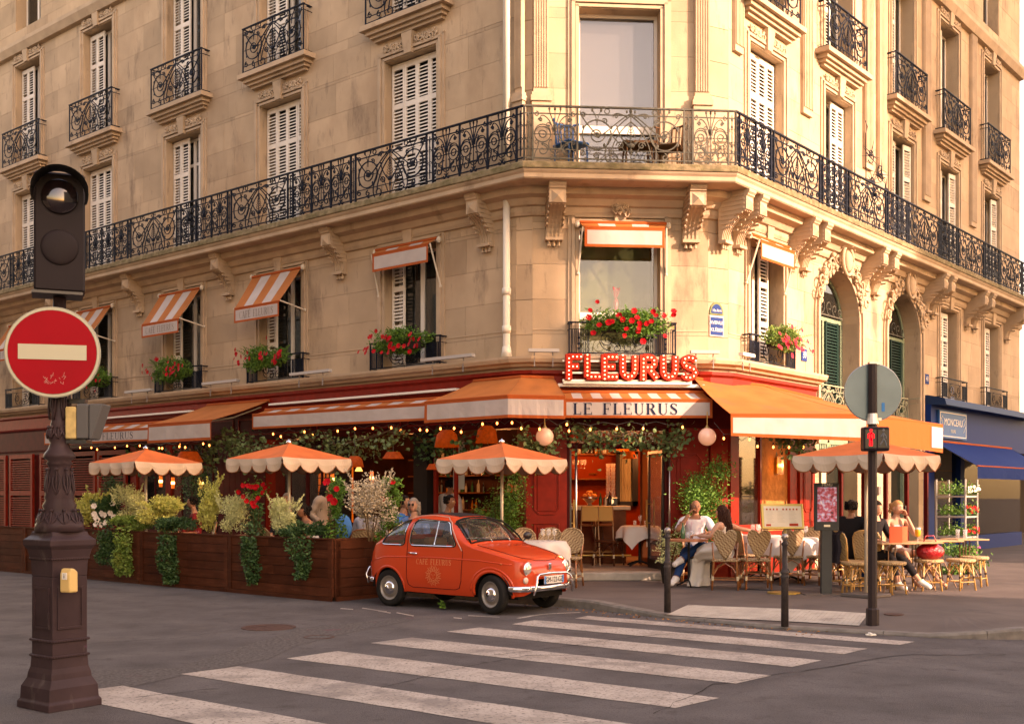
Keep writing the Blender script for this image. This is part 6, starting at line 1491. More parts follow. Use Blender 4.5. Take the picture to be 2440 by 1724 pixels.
# small round table with the couple
def roundtable(W, lab, r_=.30, h=.74, m=None, legs='three'):
    t = thing('bistro_table', lab, 'table', W); mk('tabletop', G().lathe([(r_,h-.02),(r_,h+.01),(r_-.01,h+.015)], 24), m or mat('red_edge_table', (.45,.17,.09), .4), t); g = G()
    if legs == 'three':
        g.tube([(0,0,.05),(0,0,h-.02)], .02, 8)
        for k in range(3): b = R(30+120*k); g.tube([(0,0,.12),(.2*math.cos(b),.2*math.sin(b),.02)], .014, 5)
    else:
        for k in range(4): b = R(45+90*k); g.tube([(.10*math.cos(b),.10*math.sin(b),h-.02),(.08*math.cos(b),.08*math.sin(b),.4),(.26*math.cos(b),.26*math.sin(b),.01)], .010, 6)
    mk('base', g, mat('cast_iron_base', (0,0,0)), t); return t
TB = (2.78,17.62); roundtable(T(TB[0],TB[1],.12), 'small round red-rimmed table between the man on the phone and the long-haired woman')
g = G().lathe([(.033,0),(.036,.01),(.036,.14),(.015,.20),(.014,.245),(.017,.25)], 12); o = mk('green_bottle', g, mat('green_bottle_glass', (.01,.10,.04), .1, coat=1), W=T(TB[0]-.1,TB[1]-.05,.88), smooth=True); tag(o, 'green glass bottle on the small round table', 'bottle')
tumbler(T(TB[0]+.03,TB[1]-.08,.88), 'tall glass beside the green bottle', .13); tumbler(T(TB[0]-.02,TB[1]+.02,.88), 'shorter glass beside the green bottle', .10)
ch = rchair('heart', lab='heart-backed rattan chair the long-haired woman sits on', W=TR(3.28,17.22,.12,180-12)); rchair('heart', lab='heart-backed rattan chair her arm rests on, seen from behind', W=TR(3.76,17.25,.12,180-3)); rchair('bent', lab='chair under the man on the phone', W=TR(2.98,18.3,.12,-10), nm='rattan_chair')
# laid table behind, chairs round it
cloth_table(TR(4.62,18.7,.12,0), 'large laid table behind the gold menu stand', 'white cloth falling in points behind the gold menu stand', a=.75, r=.45, rot_=35, seed=4); cloth_table(TR(4.35,19.75,.12,0), 'laid table against the ochre panel', 'white cloth on the table against the ochre panel', a=.6, rot_=10, seed=6)
rchair('heart', lab='heart-backed rattan chair in front of the falling tablecloth, behind the gold stem', W=TR(4.48,18.15,.12,180)); rchair('bent', lab='lattice-backed rattan chair right of the falling tablecloth', W=TR(5.2,19.0,.12,150)); rchair('oval', lab='round-backed red-brown chair behind the ochre-panel table', W=TR(4.4,20.25,.12,0)); rchair('bent', lab='rattan chair turned sideways, left of the falling tablecloth', W=TR(4.0,18.6,.12,95)); rchair('oval', lab='round-backed rattan chair between the falling tablecloth and the menu screen', W=TR(5.0,18.15,.12,200)); rchair('oval', lab='round-backed rattan chair against the avenue wall left of the dark-haired pair', W=TR(5.45,19.4,.12,-40), cane=CANE_L, wv=WV2); cloth_table(TR(5.75,18.55,.12,0), 'small laid table in the shade behind the menu screen', 'white cloth on the small table behind the menu screen', a=.55, r=.32, rot_=25, seed=7)
for i, (x,y) in enumerate(((4.2,19.55),(4.3,19.6),(4.28,19.45))): wineglass(T(x,y,.862), ('leftmost','tallest-looking middle','right-hand')[i]+' glass on the table against the ochre panel')
wineglass(T(4.85,18.5,.862), 'single wine glass on the falling tablecloth'); 
ch = rchair('bent', lab='woven-backed rattan chair with a dark jacket, right of the menu screen', W=TR(5.05,16.75,.12,115), cane=CANE_L, wv=WV2); g = G()
g.grid(lambda s, t: (-.2+.4*s+.02*math.sin(t*9), .30+.03*math.sin(s*12)+(.05 if t > .1 else 0), .92-.48*t), 10, 8); j = mk('jacket', g, mat('dark_jacket_cloth', (.03,.025,.03), .9), W=WM[ch.name]); tag(j, 'dark jacket hung over the woven-backed chair right of the menu screen', 'jacket')
rchair('oval', lab='round-backed rattan chair behind the jacket chair', W=TR(5.6,17.9,.12,160), cane=CANE_L, wv=WV2); rchair('bent', lab='rattan chair the dark-haired pair sit beside, left of the signal pole', W=TR(5.5,17.2,.12,150), cane=CANE_L, wv=WV2)
stool(TR(5.02,16.35,.12,10), 'rattan stool directly left of the signal pole'); stool(TR(5.55,16.4,.12,30), 'rattan stool directly right of the signal pole'); stool(TR(6.32,17.0,.12,0), 'rattan stool carrying the red bag'); stool(TR(6.85,17.1,.12,20), 'nearer rattan stool at the far right'); stool(TR(7.35,17.8,.12,50), 'farther rattan stool at the far right edge')
TW = mat('pale_table_wood', (.46,.28,.15), .45)
def sqtable(x, y, rz, lab, w=.55):
    t = thing('bistro_table', lab, 'table', TR(x,y,.12,rz)); mk('tabletop', G().box(-w/2,-w/2,.715,w/2,w/2,.74), TW, t, bevel=.008); g = G()
    for k in range(4): b = R(45+90*k); g.tube([(.08*math.cos(b),.08*math.sin(b),.715),(.07*math.cos(b),.07*math.sin(b),.42),(.27*math.cos(b),.27*math.sin(b),.01)], .010, 6)
    mk('base', g, mat('bronze_leg', (.14,.07,.035), .4, metal=.4), t); return t
sqtable(5.65,16.75,8,'small wooden table with the red menu holder'); sqtable(6.15,17.0,8,'small wooden table with the beer glass'); sqtable(6.7,17.6,8,'small wooden table with the carafe'); sqtable(7.35,18.2,8,'small wooden table at the far right with two glasses')
g = G().box(-.13,-.01,0,.06,.01,.24); g.box(-.0,-.0,0,.15,.02,.24, Matrix.Translation((.06,0,0)) @ Matrix.Rotation(R(40),4,'Z')); o = mk('menu_holder', g, mat('orange_red_card', (.60,.10,.05), .5), W=T(5.72,16.6,.86)); tag(o, 'upright orange-red folded menu card on the table by the signal pole', 'menu')
g = G().box(-.1,-.01,0,.1,.01,.22); o = mk('menu_holder', g, mat('orange_red_card', (0,0,0)), W=T(5.35,17.6,.86)); tag(o, 'upright red menu card on the table behind the jacket chair', 'menu')
def beer(W):
    t = thing('beer_glass', 'stemmed glass of amber beer before the fair-haired woman', 'glass', W); mk('beer', G().lathe([(.01,.07),(.04,.10),(.045,.17),(.043,.19)], 12), mat('amber_beer', (.75,.35,.04), .2), t, smooth=True); mk('foam', G().lathe([(.044,.19),(.042,.215)], 12), WHITE, t); mk('foot', G().lathe([(.035,0),(.008,.01),(.008,.07)], 10), mat('glass_clear', (0,0,0)), t)
beer(T(6.12,16.9,.86)); tumbler(T(7.2,18.1,.86), 'left tall glass on the far right table', .15, .035); tumbler(T(7.3,18.05,.86), 'right tall glass on the far right table', .15, .035)
g = G().ball((0,0,.12), (.22,.14,.13), 16, 10); g.tube([(-.12,0,.2),(-.06,0,.36),(.06,0,.36),(.12,0,.2)], .01, 5); o = mk('red_bag', g, mat('crinkled_red_leather', (.30,.012,.015), .25, bump=(14,1,.03)), W=T(6.32,16.95,.59), smooth=True); tag(o, 'shiny crumpled red bag lying on a rattan stool', 'bag')
# gold menu stand
t = thing('menu_stand', 'gold stand with a tilted lit menu panel on a round foot', 'menu stand', T(4.0,16.5,.12)); GOLD = mat('gold_metal', (.50,.34,.10), .35, metal=.7)
mk('foot', G().lathe([(.24,0),(.24,.02),(.03,.035)], 28), GOLD, t); mk('stem', G().tube([(0,0,.03),(0,0,.72),(.03,0,.80),(.02,0,.95)], .017, 8), GOLD, t, smooth=True)
W = T(3.98,16.5,.12+1.13) @ Matrix.Rotation(R(-14),4,'X') @ Matrix.Rotation(R(0),4,'Z'); mk('panel_frame', G().box(-.31,-.02,-.19,.31,.03,.19), GOLD, t, W, bevel=.006)
mk('menu_sheet', G().box(-.275,-.027,-.16,.275,-.022,.15), mat('backlit_menu_paper', (.62,.54,.42), .5, emit=(1,.8,.55), estr=.02), t, W)
g = G(); 
for x in (-.24,-.19,-.14,-.09,.0,.05,.10,.15,.20): g.box(x,-.030,.09,x+.022,-.028,.115)
g.box(-.25,-.030,-.15,-.18,-.028,-.12); g.box(.09,-.030,-.15,.22,-.028,-.11); mk('red_print', g, mat('menu_red_print', (.5,.06,.03), .6), t, W)
g = G()
for k in range(9):
    for x in (-.24,-.08,.09): g.box(x,-.030,.07-.02*k,x+.08+.03*((k*7)%3)/2,-.0285,.073-.02*k)
mk('small_print', g, mat('menu_grey_print', (.42,.37,.3), .6), t, W)
# digital menu post
t = thing('menu_screen_post', 'dark grey post with a lit menu screen headed MENU', 'display', T(4.58,16.34,.12)); PG = mat('dark_grey_powder_coat', (.05,.056,.056), .5)
mk('foot', G().box(-.34,-.2,0,.34,.16,.012), mat('steel_base_plate', (0,0,0)), t); mk('column', G().box(-.075,-.04,.012,.075,.04,.96), PG, t); mk('screen_housing', G().box(-.175,-.05,.93,.175,.03,1.62), PG, t, bevel=.006)
sm = bpy.data.materials.new('menu_screen'); sm.use_nodes = True; N = sm.node_tree.nodes; b = N['Principled BSDF']; vr = N.new('ShaderNodeTexNoise'); vr.inputs['Scale'].default_value = 22; vr.inputs['Detail'].default_value = 3; cr = N.new('ShaderNodeValToRGB'); tc = N.new('ShaderNodeTexCoord')
for e, (ps, c) in zip((0,1), ((.3,(.05,.01,.02,1)),(.72,(.65,.55,.55,1)))): cr.color_ramp.elements[e].position = ps; cr.color_ramp.elements[e].color = c
for ps, c in ((.42,(.30,.05,.08,1)),(.52,(.40,.10,.16,1)),(.6,(.25,.28,.5,1))): q = cr.color_ramp.elements.new(ps); q.color = c
sp = N.new('ShaderNodeSeparateColor'); sm.node_tree.links.new(tc.outputs['Object'], vr.inputs[0]); sm.node_tree.links.new(vr.outputs['Color'], sp.inputs[0]); sm.node_tree.links.new(sp.outputs[0], cr.inputs[0]); sm.node_tree.links.new(cr.outputs[0], b.inputs['Emission Color']); b.inputs['Emission Strength'].default_value = .09; sm.node_tree.links.new(cr.outputs[0], b.inputs['Base Color'])
mk('screen', G().box(-.14,-.056,1.06,.14,-.051,1.56), sm, t); text('lettering', 'MENU', .055, WHITE, t, WM[t.name] @ T(0,-.055,1.592), .001); mk('sensor_plate', G().box(-.045,-.056,.985,.045,-.051,1.015), STEEL, t)
g = G().tube([(4.3,16.4,.125),(4.2,16.75,.125),(3.95,16.95,.125),(3.7,17.1,.125),(3.5,17.2,.125)], .008, 5); o = mk('power_cable', g, BLACKP); tag(o, 'thin black cable lying on the pavement between the menu stand and the chairs', 'cable')
# red posts of the wind screens, door panels, intercom
for i, (px, Y) in enumerate(((2003,20.0),(2058,20.6),(2110,21.2),(2160,21.8),(2207,22.4))):
    p = at(px,1200,Y); o = mk('screen_post', G().box(-.035,-.035,.12,.035,.035,2.35), RED_D, W=TR(p.x,p.y,0,49.7)); tag(o, ('leftmost','second','third','fourth','rightmost')[i]+' of the thin dark red posts on the avenue side', 'post', 'thin red wind-screen posts')
for u, w, h, z, m, lab in ((3.42,.20,.34,1.6,mat('brass_intercom_plate', (.5,.42,.2), .4),'brass intercom panel beside the first arched door'),(6.35,.10,.26,1.62,mat('brass_intercom_plate',(0,0,0)),'narrow brass intercom between the two arched doors'),(6.62,.12,.18,1.66,mat('grey_plate', (.2,.18,.17), .5),'grey square plate between the two arched doors')):
    t = thing('intercom', lab, 'intercom', FR @ T(u,-.03,z)); mk('plate', G().box(-w/2,-.02,-h/2,w/2,.02,h/2), m, t, bevel=.005); g = G()
    for k in range(4): g.box(-w*.3,-.024,-h*.3+k*h*.14,w*.1,-.02,-h*.3+k*h*.14+.008)
    g.ball((0,-.02,h*.36), .012, 8, 5); mk('button', g, BLACKP, t)
# ================================================================ FLORIST NEXT DOOR
BP_ = mat('royal_blue_paint', (.004,.026,.12), .5, spec=.05); BC = mat('blue_canvas', (.004,.026,.13), .75, bump=(4,.3,.02))
FS = thing('florist_shop', 'royal blue florist shop front at the far right with a white-lettered sign', 'shopfront', FR @ T(9.35,0,.12))
mk('fascia', G().box(9.35,-.18,2.75,17,.1,3.72), BP_, FS, FR); mk('cornice', G().prism([(0,3.72),(-.55,3.70),(-.5,3.86),(-.1,3.95),(0,3.95)], 9.35, 17, 'x'), mat('dark_blue_awning_box', (.01,.03,.08), .5), FS, FR); mk('upright', G().box(9.35,-.12,.12,9.75,.1,2.75), BP_, FS, FR); mk('upright', G().box(11.6,-.12,.12,11.9,.1,2.75), BP_, FS, FR)
mk('glazing', G().box(9.75,-.02,.5,17,.0,2.75), mat('shop_glass', (0,0,0)), FS, FR); mk('stall_riser', G().box(9.75,-.06,.12,17,.1,.5), BP_, FS, FR); mk('back_wall', G().box(9.3,3,0,45,3.1,3.7), DARK, FS, FR); mk('ceiling', G().box(9.3,.1,3.62,45,3.1,3.7), DARK, FS, FR)
sg = mk('sign_board', G().box(9.75,-.24,2.95,11.7,-.19,3.62), mat('sign_blue', (.02,.11,.28), .4), FS, FR); g = G()
for a,b,c,d in ((9.8,2.99,11.65,3.01),(9.8,3.56,11.65,3.58),(9.8,3.01,9.82,3.56),(11.63,3.01,11.65,3.56)): g.box(a,-.246,b,c,-.24,d)
mk('sign_border', g, WHITE, sg, FR); text('lettering', 'MONCEAU', .24, WHITE, sg, FR @ T(10.72,-.245,3.34), .002, sx=1.1); text('lettering', 'FLEURS', .11, WHITE, sg, FR @ T(10.7,-.245,3.13), .002)
g = G(); rg = random.Random(8)
for s in (-1,1):
    for k in range(7): x_, z_ = 10.72+s*(.72+.05*(k%3)), 3.12+.05*k; g.tube([(x_,-.246,z_),(x_+s*.05,-.246,z_+.05)], .006, 3); g.ball((x_+s*.05,-.246,z_+.05), (.018,.004,.018), 5, 3)
mk('sprig_emblem', g, WHITE, sg, FR)
awning('dark blue florist awning at the far right edge', [P3d(FR,9.5,.2,2.85),P3d(FR,15.5,.2,2.85)], [P3d(FR,9.5,1.2,2.25),P3d(FR,15.5,1.2,2.25)], .3, name='florist_awning')
a = bpy.data.objects['florist_awning']
for o in a.children_recursive:
    if o.type == 'MESH' and o.name.split('.')[0] in ('canopy','valance','valance_panel'):
        for i in range(len(o.data.materials)): o.data.materials[i] = BC
# plant trolley
W = at(2280,1200,22.2); t = thing('plant_trolley', 'galvanised shelf trolley full of red and pink potted flowers at the far right', 'trolley', TR(W.x,W.y,.12,49.7)); GALV = mat('galvanised_steel', (.42,.42,.40), .45, metal=.6)
for x in (-.35,.35):
    for y in (-.28,.28):
        g = G().box(x-.02,y-.012,0,x+.02,y+.012,1.75)
        mk('post', g, GALV, t)
for k, z in enumerate((.2,.6,1.0,1.4)):
    s = mk('shelf', G().box(-.35,-.28,z,.35,.28,z+.03), GALV, t); rg = random.Random(k+50); g = G(); gf_ = G()
    for i in range(420): leaf(g, (rg.uniform(-.36,.36), rg.uniform(-.34,.28), z+.05+abs(rg.gauss(0,.1))), .06, rg)
    mk('potted_greenery', g, LF_G, s, kind='stuff')
    for i in range(22): flower(gf_, (rg.uniform(-.36,.36), -.3+rg.uniform(-.05,.05), z+.1+rg.uniform(0,.12)), .035, rg)
    mk('bloom', gf_, (FL_P, FL_R, FL_R, FL_W)[k], s, kind='stuff')
p = at(2290,1345,20.5); tallivy(T(p.x,p.y,.12), 'pink-flowered green plants standing on the pavement at the right edge', .7, .5, 900, LF_G, 60, .07, name='potted_plants')
# ================================================================ INSIDE THE RESTAURANT
WARM = (1, .55, .25)
def plight(x, y, z, e, r=.06, c=(1,.48,.2)):
    d = bpy.data.lights.new('lamp_light', 'POINT'); d.energy = e; d.color = c; d.shadow_soft_size = r
    o = bpy.data.objects.new('lamp_light', d); COL.objects.link(o); o.location = (x, y, z); return o
def onC(px, py, Y): return at(px, py, Y)
MARB = mat('marble_counter', (.55,.42,.28), .3, noise=(8,.15)); DWOOD = mat('red_brown_wood', (.16,.05,.02), .4, noise=(5,.3)); BOT = [mat('bottle_green', (.02,.08,.03), .1), mat('bottle_amber', (.35,.12,.02), .1), mat('bottle_clear', (.4,.36,.3), .1), mat('bottle_dark', (.02,.012,.01), .1)]
Y = 21.6; a = at(1300,1205,Y); b = at(1500,1205,Y)
BAR = thing('bar_counter', 'wooden bar with a pale marble top just inside the open door', 'bar', T(a.x,Y,.26))
mk('marble_top', G().box(a.x,Y-.25,1.28,b.x,Y+.5,1.36), MARB, BAR, Matrix(), bevel=.01); mk('front_panel', G().box(a.x,Y-.15,.26,b.x-.08,Y+.4,1.28), DWOOD, BAR, Matrix())
g = G().tube([(a.x,Y-.3,.42),(b.x,Y-.3,.42)], .022, 8); mk('foot_rail', g, BRASS, BAR, Matrix())
def bottle(x, y, z, h, m, lab, grp=None):
    o = mk('bottle', G().lathe([(h*.12,0),(h*.13,h*.05),(h*.13,h*.6),(h*.045,h*.78),(h*.045,h)], 10), m, W=T(x,y,z), smooth=True); tag(o, lab, 'bottle', grp)
rg = random.Random(12)
p0_ = at(1375,1080,23.6); p1_ = at(1456,1080,23.6); s = thing('bottle_shelf', 'wall shelf of bottles high up behind the bar', 'shelf', T(p0_.x,23.7,p0_.z)); mk('board', G().box(p0_.x-.1,23.55,p0_.z-.03,p1_.x+.1,23.88,p0_.z), DWOOD, s, Matrix()); mk('board', G().box(p0_.x-.1,23.55,p0_.z-.55,p1_.x+.1,23.88,p0_.z-.52), DWOOD, s, Matrix())
for i in range(8): bottle(p0_.x+.05+i*.09, 23.72, p0_.z, rg.uniform(.24,.34), BOT[rg.randrange(4)], ORD[i]+' bottle from the left on the high wall shelf behind the bar', 'bottles on the wall shelf')
for i in range(10): 
    o = mk('hanging_glass', G().lathe([(.03,0),(.036,-.05),(.028,-.10),(.004,-.11),(.004,-.17),(.03,-.18)], 8, cap=False), mat('glass_clear', (.7,.68,.65), .05, alpha=.30, spec=1), W=T(a.x+.15+i*.075,22.6+.1*(i%2),2.28), smooth=True); tag(o, ORD[i]+' upturned wine glass from the left hanging over the bar', 'glass', 'glasses hanging over the bar')
q = at(1455,1178,21.7); t = thing('glass_tower', 'tall tower of stacked tumblers on the bar', 'glass stack', T(q.x,q.y,1.5)); g = G()
for k in range(9):
    for i in range(6): b_ = R(60*i); g.lathe([(.022,0),(.03,.07)], 8, (.065*math.cos(b_),.065*math.sin(b_),.075*k), cap=False)
mk('stacked_tumbler', g, mat('stack_glass', (.75,.6,.5), .1, alpha=.6, spec=1), t, kind='stuff'); o = mk('coffee_machine', G().box(-.14,-.12,0,.14,.12,.16), BLACKP, W=T(q.x,q.y,1.36), bevel=.02); g = G().lathe([(.06,0),(.05,.03)],12).xf(T(0,-.12,.08)@Matrix.Rotation(R(90),4,'X')); mk('dial', g, CHROME, o); tag(o, 'squat black machine under the tower of glasses on the bar', 'machine')
q = at(1405,1200,21.6); t = thing('fruit_bowl', 'footed bowl of oranges on the bar', 'bowl', T(q.x,q.y,1.36)); mk('bowl', G().lathe([(.06,0),(.03,.04),(.10,.1),(.19,.17),(.18,.17),(.08,.1)], 18), mat('silver_bowl', (.5,.45,.4), .2, metal=.9), t, smooth=True)
for i in range(12): b_ = i*.9; mk('orange', G().ball((.1*math.cos(b_)*(1 if i < 8 else .3),.1*math.sin(b_)*(1 if i < 8 else .3),.19+(.06 if i > 7 else 0)), .042, 10, 7), mat('orange_fruit', (.7,.25,.08), .5), t, smooth=True)
for i, (dx, h, m, l) in enumerate(((.42,.24,0,'green bottle on the bar right of the fruit bowl'),(.52,.20,2,'clear bottle on the bar right of the fruit bowl'),(.60,.27,3,'dark bottle on the bar right of the fruit bowl'))): bottle(q.x-.22+dx, 21.5, 1.36, h, BOT[m], l)
def barstool(px, py, Y, rz, lab):
    p = at(px,py,Y); t = thing('bar_stool', lab, 'bar stool', TR(p.x,Y,.26,rz)); M_ = mat('bent_wood', (.30,.14,.05), .35)
    mk('seat', G().box(-.18,-.18,.72,.18,.18,.76), DWOOD, t, bevel=.02)
    for x in (-.16,.16):
        mk('leg', G().tube([(x*1.15,-.2,0),(x,-.15,.72)], .014, 6), M_, t); mk('leg', G().tube([(x*1.15,.22,0),(x,.16,.74),(x*.95,.2,1.1)], .014, 6), M_, t)
    mk('backrest', G().box(-.16,.17,.82,.16,.20,1.10), mat('honey_cane_back', (.55,.30,.10), .5), t, bevel=.02); g = G()
    for z, y in ((.25,-.18),(.25,.19)): g.tube([(-.17,y,z),(.17,y,z)], .011, 5)
    for x in (-.17,.17): g.tube([(x,-.18,.25),(x,.19,.25)], .011, 5)
    mk('stretcher', g, M_, t)
barstool(1402,1300,20.9,185,'cane-backed bar stool at the left, inside the door'); barstool(1440,1300,20.95,175,'cane-backed bar stool at the right, inside the door')
p = at(1524,1255,20.6); cloth_in = (p.x, 20.6)
# mirror, framed picture
t = thing('black_framed_mirror', 'tall black-framed mirror on the red back wall inside the door', 'mirror', T(0,0,0)); m0, m1 = at(1468,1205,23.8), at(1520,1075,23.8)
g = G(); x0, x1, z0, z1_ = m0.x, m1.x, m0.z, m1.z; g.box(x0,23.76,z0,x0+.08,23.86,z1_); g.box(x1-.12,23.76,z0,x1,23.86,z1_); g.box(x0,23.76,z0,x1,23.86,z0+.10); g.box(x0,23.76,z1_-.06,x1,23.86,z1_); mk('frame', g, BLACKP, t, Matrix()); mk('curtain_reflection', G().grid(lambda s_, q_: (x0+.08+(x1-x0-.2)*s_, 23.84+.01*math.sin(s_*26), z0+.1+(z1_-z0-.16)*q_), 20, 1), mat('linen_curtain', (.42,.36,.24), .8), t, Matrix())
# pendant shades
def shade(P, r_, h, lab, m=None, e=0, kind='drum'):
    t = thing('pendant_lamp', lab, 'lamp', T(*P)); pr = [(r_*.45,h),(r_*.8,h*.75),(r_,0),(r_*.97,0)] if kind == 'dome' else [(r_*.6,h),(r_,0)]
    mk('shade', G().lathe(pr, 20, cap=False), m or mat('orange_print_shade', (.15,.028,.008), .7, noise=(14,.5), emit=(1,.14,.02), estr=.035, second=((.10,.02,.01), 16, .52)), t, smooth=True)
    mk('cord', G().tube([(0,0,h),(0,0,h+.5)], .006, 4), BLACKP, t); mk('bulb', G().ball((0,0,h*.4), .035, 8, 6), mat('pendant_bulb', (1,.7,.4), .4, emit=(1,.5,.2), estr=3), t)
for px, py, Y, r_, h, l, k in ((1490,1075,22.2,.28,.22,'orange patterned shade over the bar, left of the mirror top','drum'),(1500,1092,22.8,.16,.14,'small orange scalloped shade under the patterned one','drum'),(1560,1090,21.5,.20,.32,'bright patterned lamp at the right of the doorway','dome'),
    (845,1112,20.6,.17,.20,'orange woven shade behind the middle of the terrace','dome'),(937,1092,20.4,.20,.12,'flat orange scalloped shade under the looping vine','drum'),(1065,1065,19.6,.22,.30,'tall orange beaded lampshade in the bay left of the corner','dome'),(1160,1055,19.4,.20,.30,'dark red balloon lampshade in the bay left of the corner','dome'),(1035,1118,20.0,.15,.10,'small gold lampshade in the bay left of the corner','drum'),
    (450,1100,23.8,.30,.22,'orange lampshade in the left bay behind the first parasol','drum'),(1765,1070,21.4,.16,.18,'round white-lit lamp behind the avenue window','dome'),(1785,1090,21.2,.22,.22,'patterned lampshade behind the avenue window','drum')):
    p = at(px,py,Y); shade((p.x,p.y,p.z), r_, h, l, kind=k)
def glow(px, py, Y, lab, w=.035, h=.12):
    p = at(px,py,Y); t = thing('wall_lamp', lab, 'lamp', T(*p)); mk('amber_tube', G().lathe([(w,-h),(w,h)], 12), mat('amber_lamp_glass', (.45,.15,.04), .3, emit=(1,.17,.02), estr=.18), t); mk('hot_centre', G().lathe([(w*1.05,-.03),(w*1.08,0),(w*1.05,.03)], 12), mat('lamp_core', (1,.7,.4), .4, emit=(1,.45,.15), estr=3), t)
for px, py, Y, l in ((383,1146,24.2,'bright wall lamp behind the first parasol pole'),(792,1142,21.0,'amber tube lamp left of the black post'),(886,1138,21.0,'amber tube lamp right of the black post'),(480,1150,24.4,'amber glowing lamp by the window grid at left'),(412,1150,24.4,'faint amber lamp between the first bay windows')): glow(px, py, Y, l)
p = at(855,1122,21.2); t = thing('table_lamp', 'tiny pleated yellow lampshade between the amber lamps', 'lamp', T(*p)); mk('shade', G().lathe([(.03,.09),(.075,0)], 12, cap=False), mat('pleated_shade', (.8,.5,.2), .6, emit=(1,.5,.15), estr=.5), t)
# back bar with bottles in the dark dining room (left) and lattice glow
for k, (u0, u1, l) in enumerate(((-7.2,-4.9,'shelves of bottles in the dark behind the middle parasol'),(-4.4,-1.6,'shelves of bottles and glasses in the dark left of the corner'))):
    t = thing('back_bar', l, 'shelves', FL @ T(u0,4.5,.26)); 
    for z in (1.2,1.6,2.0,2.4): mk('board', G().box(u0,4.5,z,u1,4.9,z+.03), DWOOD, t, FL)
    g = G(); gg = G()
    for z in (1.23,1.63,2.03,2.43):
        x = u0+.08
        while x < u1: h = rg.uniform(.2,.3); g.mi = rg.randrange(4); g.lathe([(h*.13,0),(h*.13,h*.6),(h*.04,h*.8),(h*.04,h)], 7, (x,4.7,z)); x += rg.uniform(.09,.2)
    mk('shelved_bottles', g, BOT, t, FL, kind='stuff')
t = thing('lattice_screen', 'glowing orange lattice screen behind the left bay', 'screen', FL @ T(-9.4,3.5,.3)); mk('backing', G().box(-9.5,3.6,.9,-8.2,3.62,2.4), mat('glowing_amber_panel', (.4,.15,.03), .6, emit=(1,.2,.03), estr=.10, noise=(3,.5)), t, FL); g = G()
for i in range(9): g.box(-9.5+i*.155,3.56,.9,-9.48+i*.155,3.6,2.4)
for i in range(9): g.box(-9.5,3.55,.9+i*.18,-8.2,3.57,.92+i*.18)
mk('lattice', g, DARK, t, FL)
o = mk('inner_counter', G().box(-4.3,2.6,.26,-1.4,3.1,1.25), DWOOD, W=FL, bevel=.02); tag(o, 'long dark counter inside the bay left of the corner', 'counter')
o = mk('tall_menu_board', G().box(0,0,0,.2,.02,.9), mat('chalk_panel', (.35,.33,.26), .7), W=T(*at(1080,1165,19.9))); tag(o, 'tall narrow pale lettered panel inside the bay left of the corner', 'menu board')
p = at(1450,1000,21.2); plight(2.0,21.6,2.6,15); plight(3.0,22.6,2.5,12); plight(1.2,22.8,2.4,8)
for u, y, e in ((-11,2,6),(-9,2.5,7),(-5.9,3.4,8),(-3.2,3.4,9),(-1.6,2.2,5)): q = wpt(FL,u,y,2.2); plight(q.x,q.y,q.z,e)
q = wpt(FR,.7,.9,2.0); plight(q.x,q.y,q.z,9); q = wpt(FR,1.78,-.18,2.12); plight(q.x,q.y,q.z,1.2,.03)
# ================================================================ THE SMALL CAR
def interp(P, x):
    if x >= P[0][0]: return P[0][1]
    for i in range(len(P)-1):
        if x >= P[i+1][0]:
            p0 = P[max(i-1,0)]; p1 = P[i]; p2 = P[i+1]; p3 = P[min(i+2,len(P)-1)]; t = (x-p1[0])/(p2[0]-p1[0])
            m1 = (p2[1]-p0[1])/((p2[0]-p0[0]) or 1)*(p2[0]-p1[0]); m2 = (p3[1]-p1[1])/((p3[0]-p1[0]) or 1)*(p2[0]-p1[0])
            return (2*t**3-3*t*t+1)*p1[1]+(t**3-2*t*t+t)*m1+(-2*t**3+3*t*t)*p2[1]+(t**3-t*t)*m2
    return P[-1][1]
ZT = [(.50,.47),(.495,.55),(.48,.62),(.45,.68),(.38,.735),(.2,.795),(-.1,.865),(-.30,.905),(-.37,.935),(-.50,1.06),(-.64,1.19),(-.74,1.25),(-.90,1.29),(-1.2,1.312),(-1.5,1.29),(-1.72,1.225),(-1.92,1.11),(-2.09,.97),(-2.21,.83),(-2.31,.69),(-2.37,.54),(-2.385,.42)]
ZB = [(.50,.43),(.49,.34),(.475,.29),(.41,.25),(0,.22),(-1.84,.235),(-2.22,.28),(-2.35,.33),(-2.38,.38),(-2.385,.41)]
WD = [(.50,.26),(.495,.34),(.48,.42),(.45,.485),(.38,.55),(.2,.615),(0,.645),(-.5,.655),(-1.5,.66),(-1.9,.65),(-2.12,.61),(-2.26,.55),(-2.35,.45),(-2.38,.35),(-2.385,.28)]
def zsh(x): return min(.86, interp(ZT,x)-.055*min(1,max(.1,(.54-x)*6))) if x > -.37 else min(.86, interp(ZT,x)-.06)
def sect(x, s):
    """s 0..1 from the sill to the centre of the roof; returns y, z (one side)"""
    zt, zb, w = interp(ZT,x), interp(ZB,x), interp(WD,x); zs = max(zb+.02, zsh(x))
    if s < .45:
        v = s/.45; k = 1-.075*(1-v/.4)**2 if v < .4 else 1-.035*((v-.4)/.6)**2; return w*k, zb+(zs-zb)*v
    th = (s-.45)/.55*math.pi/2; n = 2.5 if x > -.35 else (3.0 if x > -1.9 else 2.6)
    return w*.965*max(0,math.cos(th))**(2/n), zs+(zt-zs)*math.sin(th)**(2/n)
def yside(x, z):
    zb, zs, w = interp(ZB,x), zsh(x), interp(WD,x)
    if z <= zs: v = max(0,(z-zb)/(zs-zb)); return w*(1-.075*(1-v/.4)**2 if v < .4 else 1-.035*((v-.4)/.6)**2)
    h = min(1,(z-zs)/(interp(ZT,x)-zs)); n = 3.0 if x < -.35 else 2.5; return w*.965*max(0,(1-h**n))**(1/n)
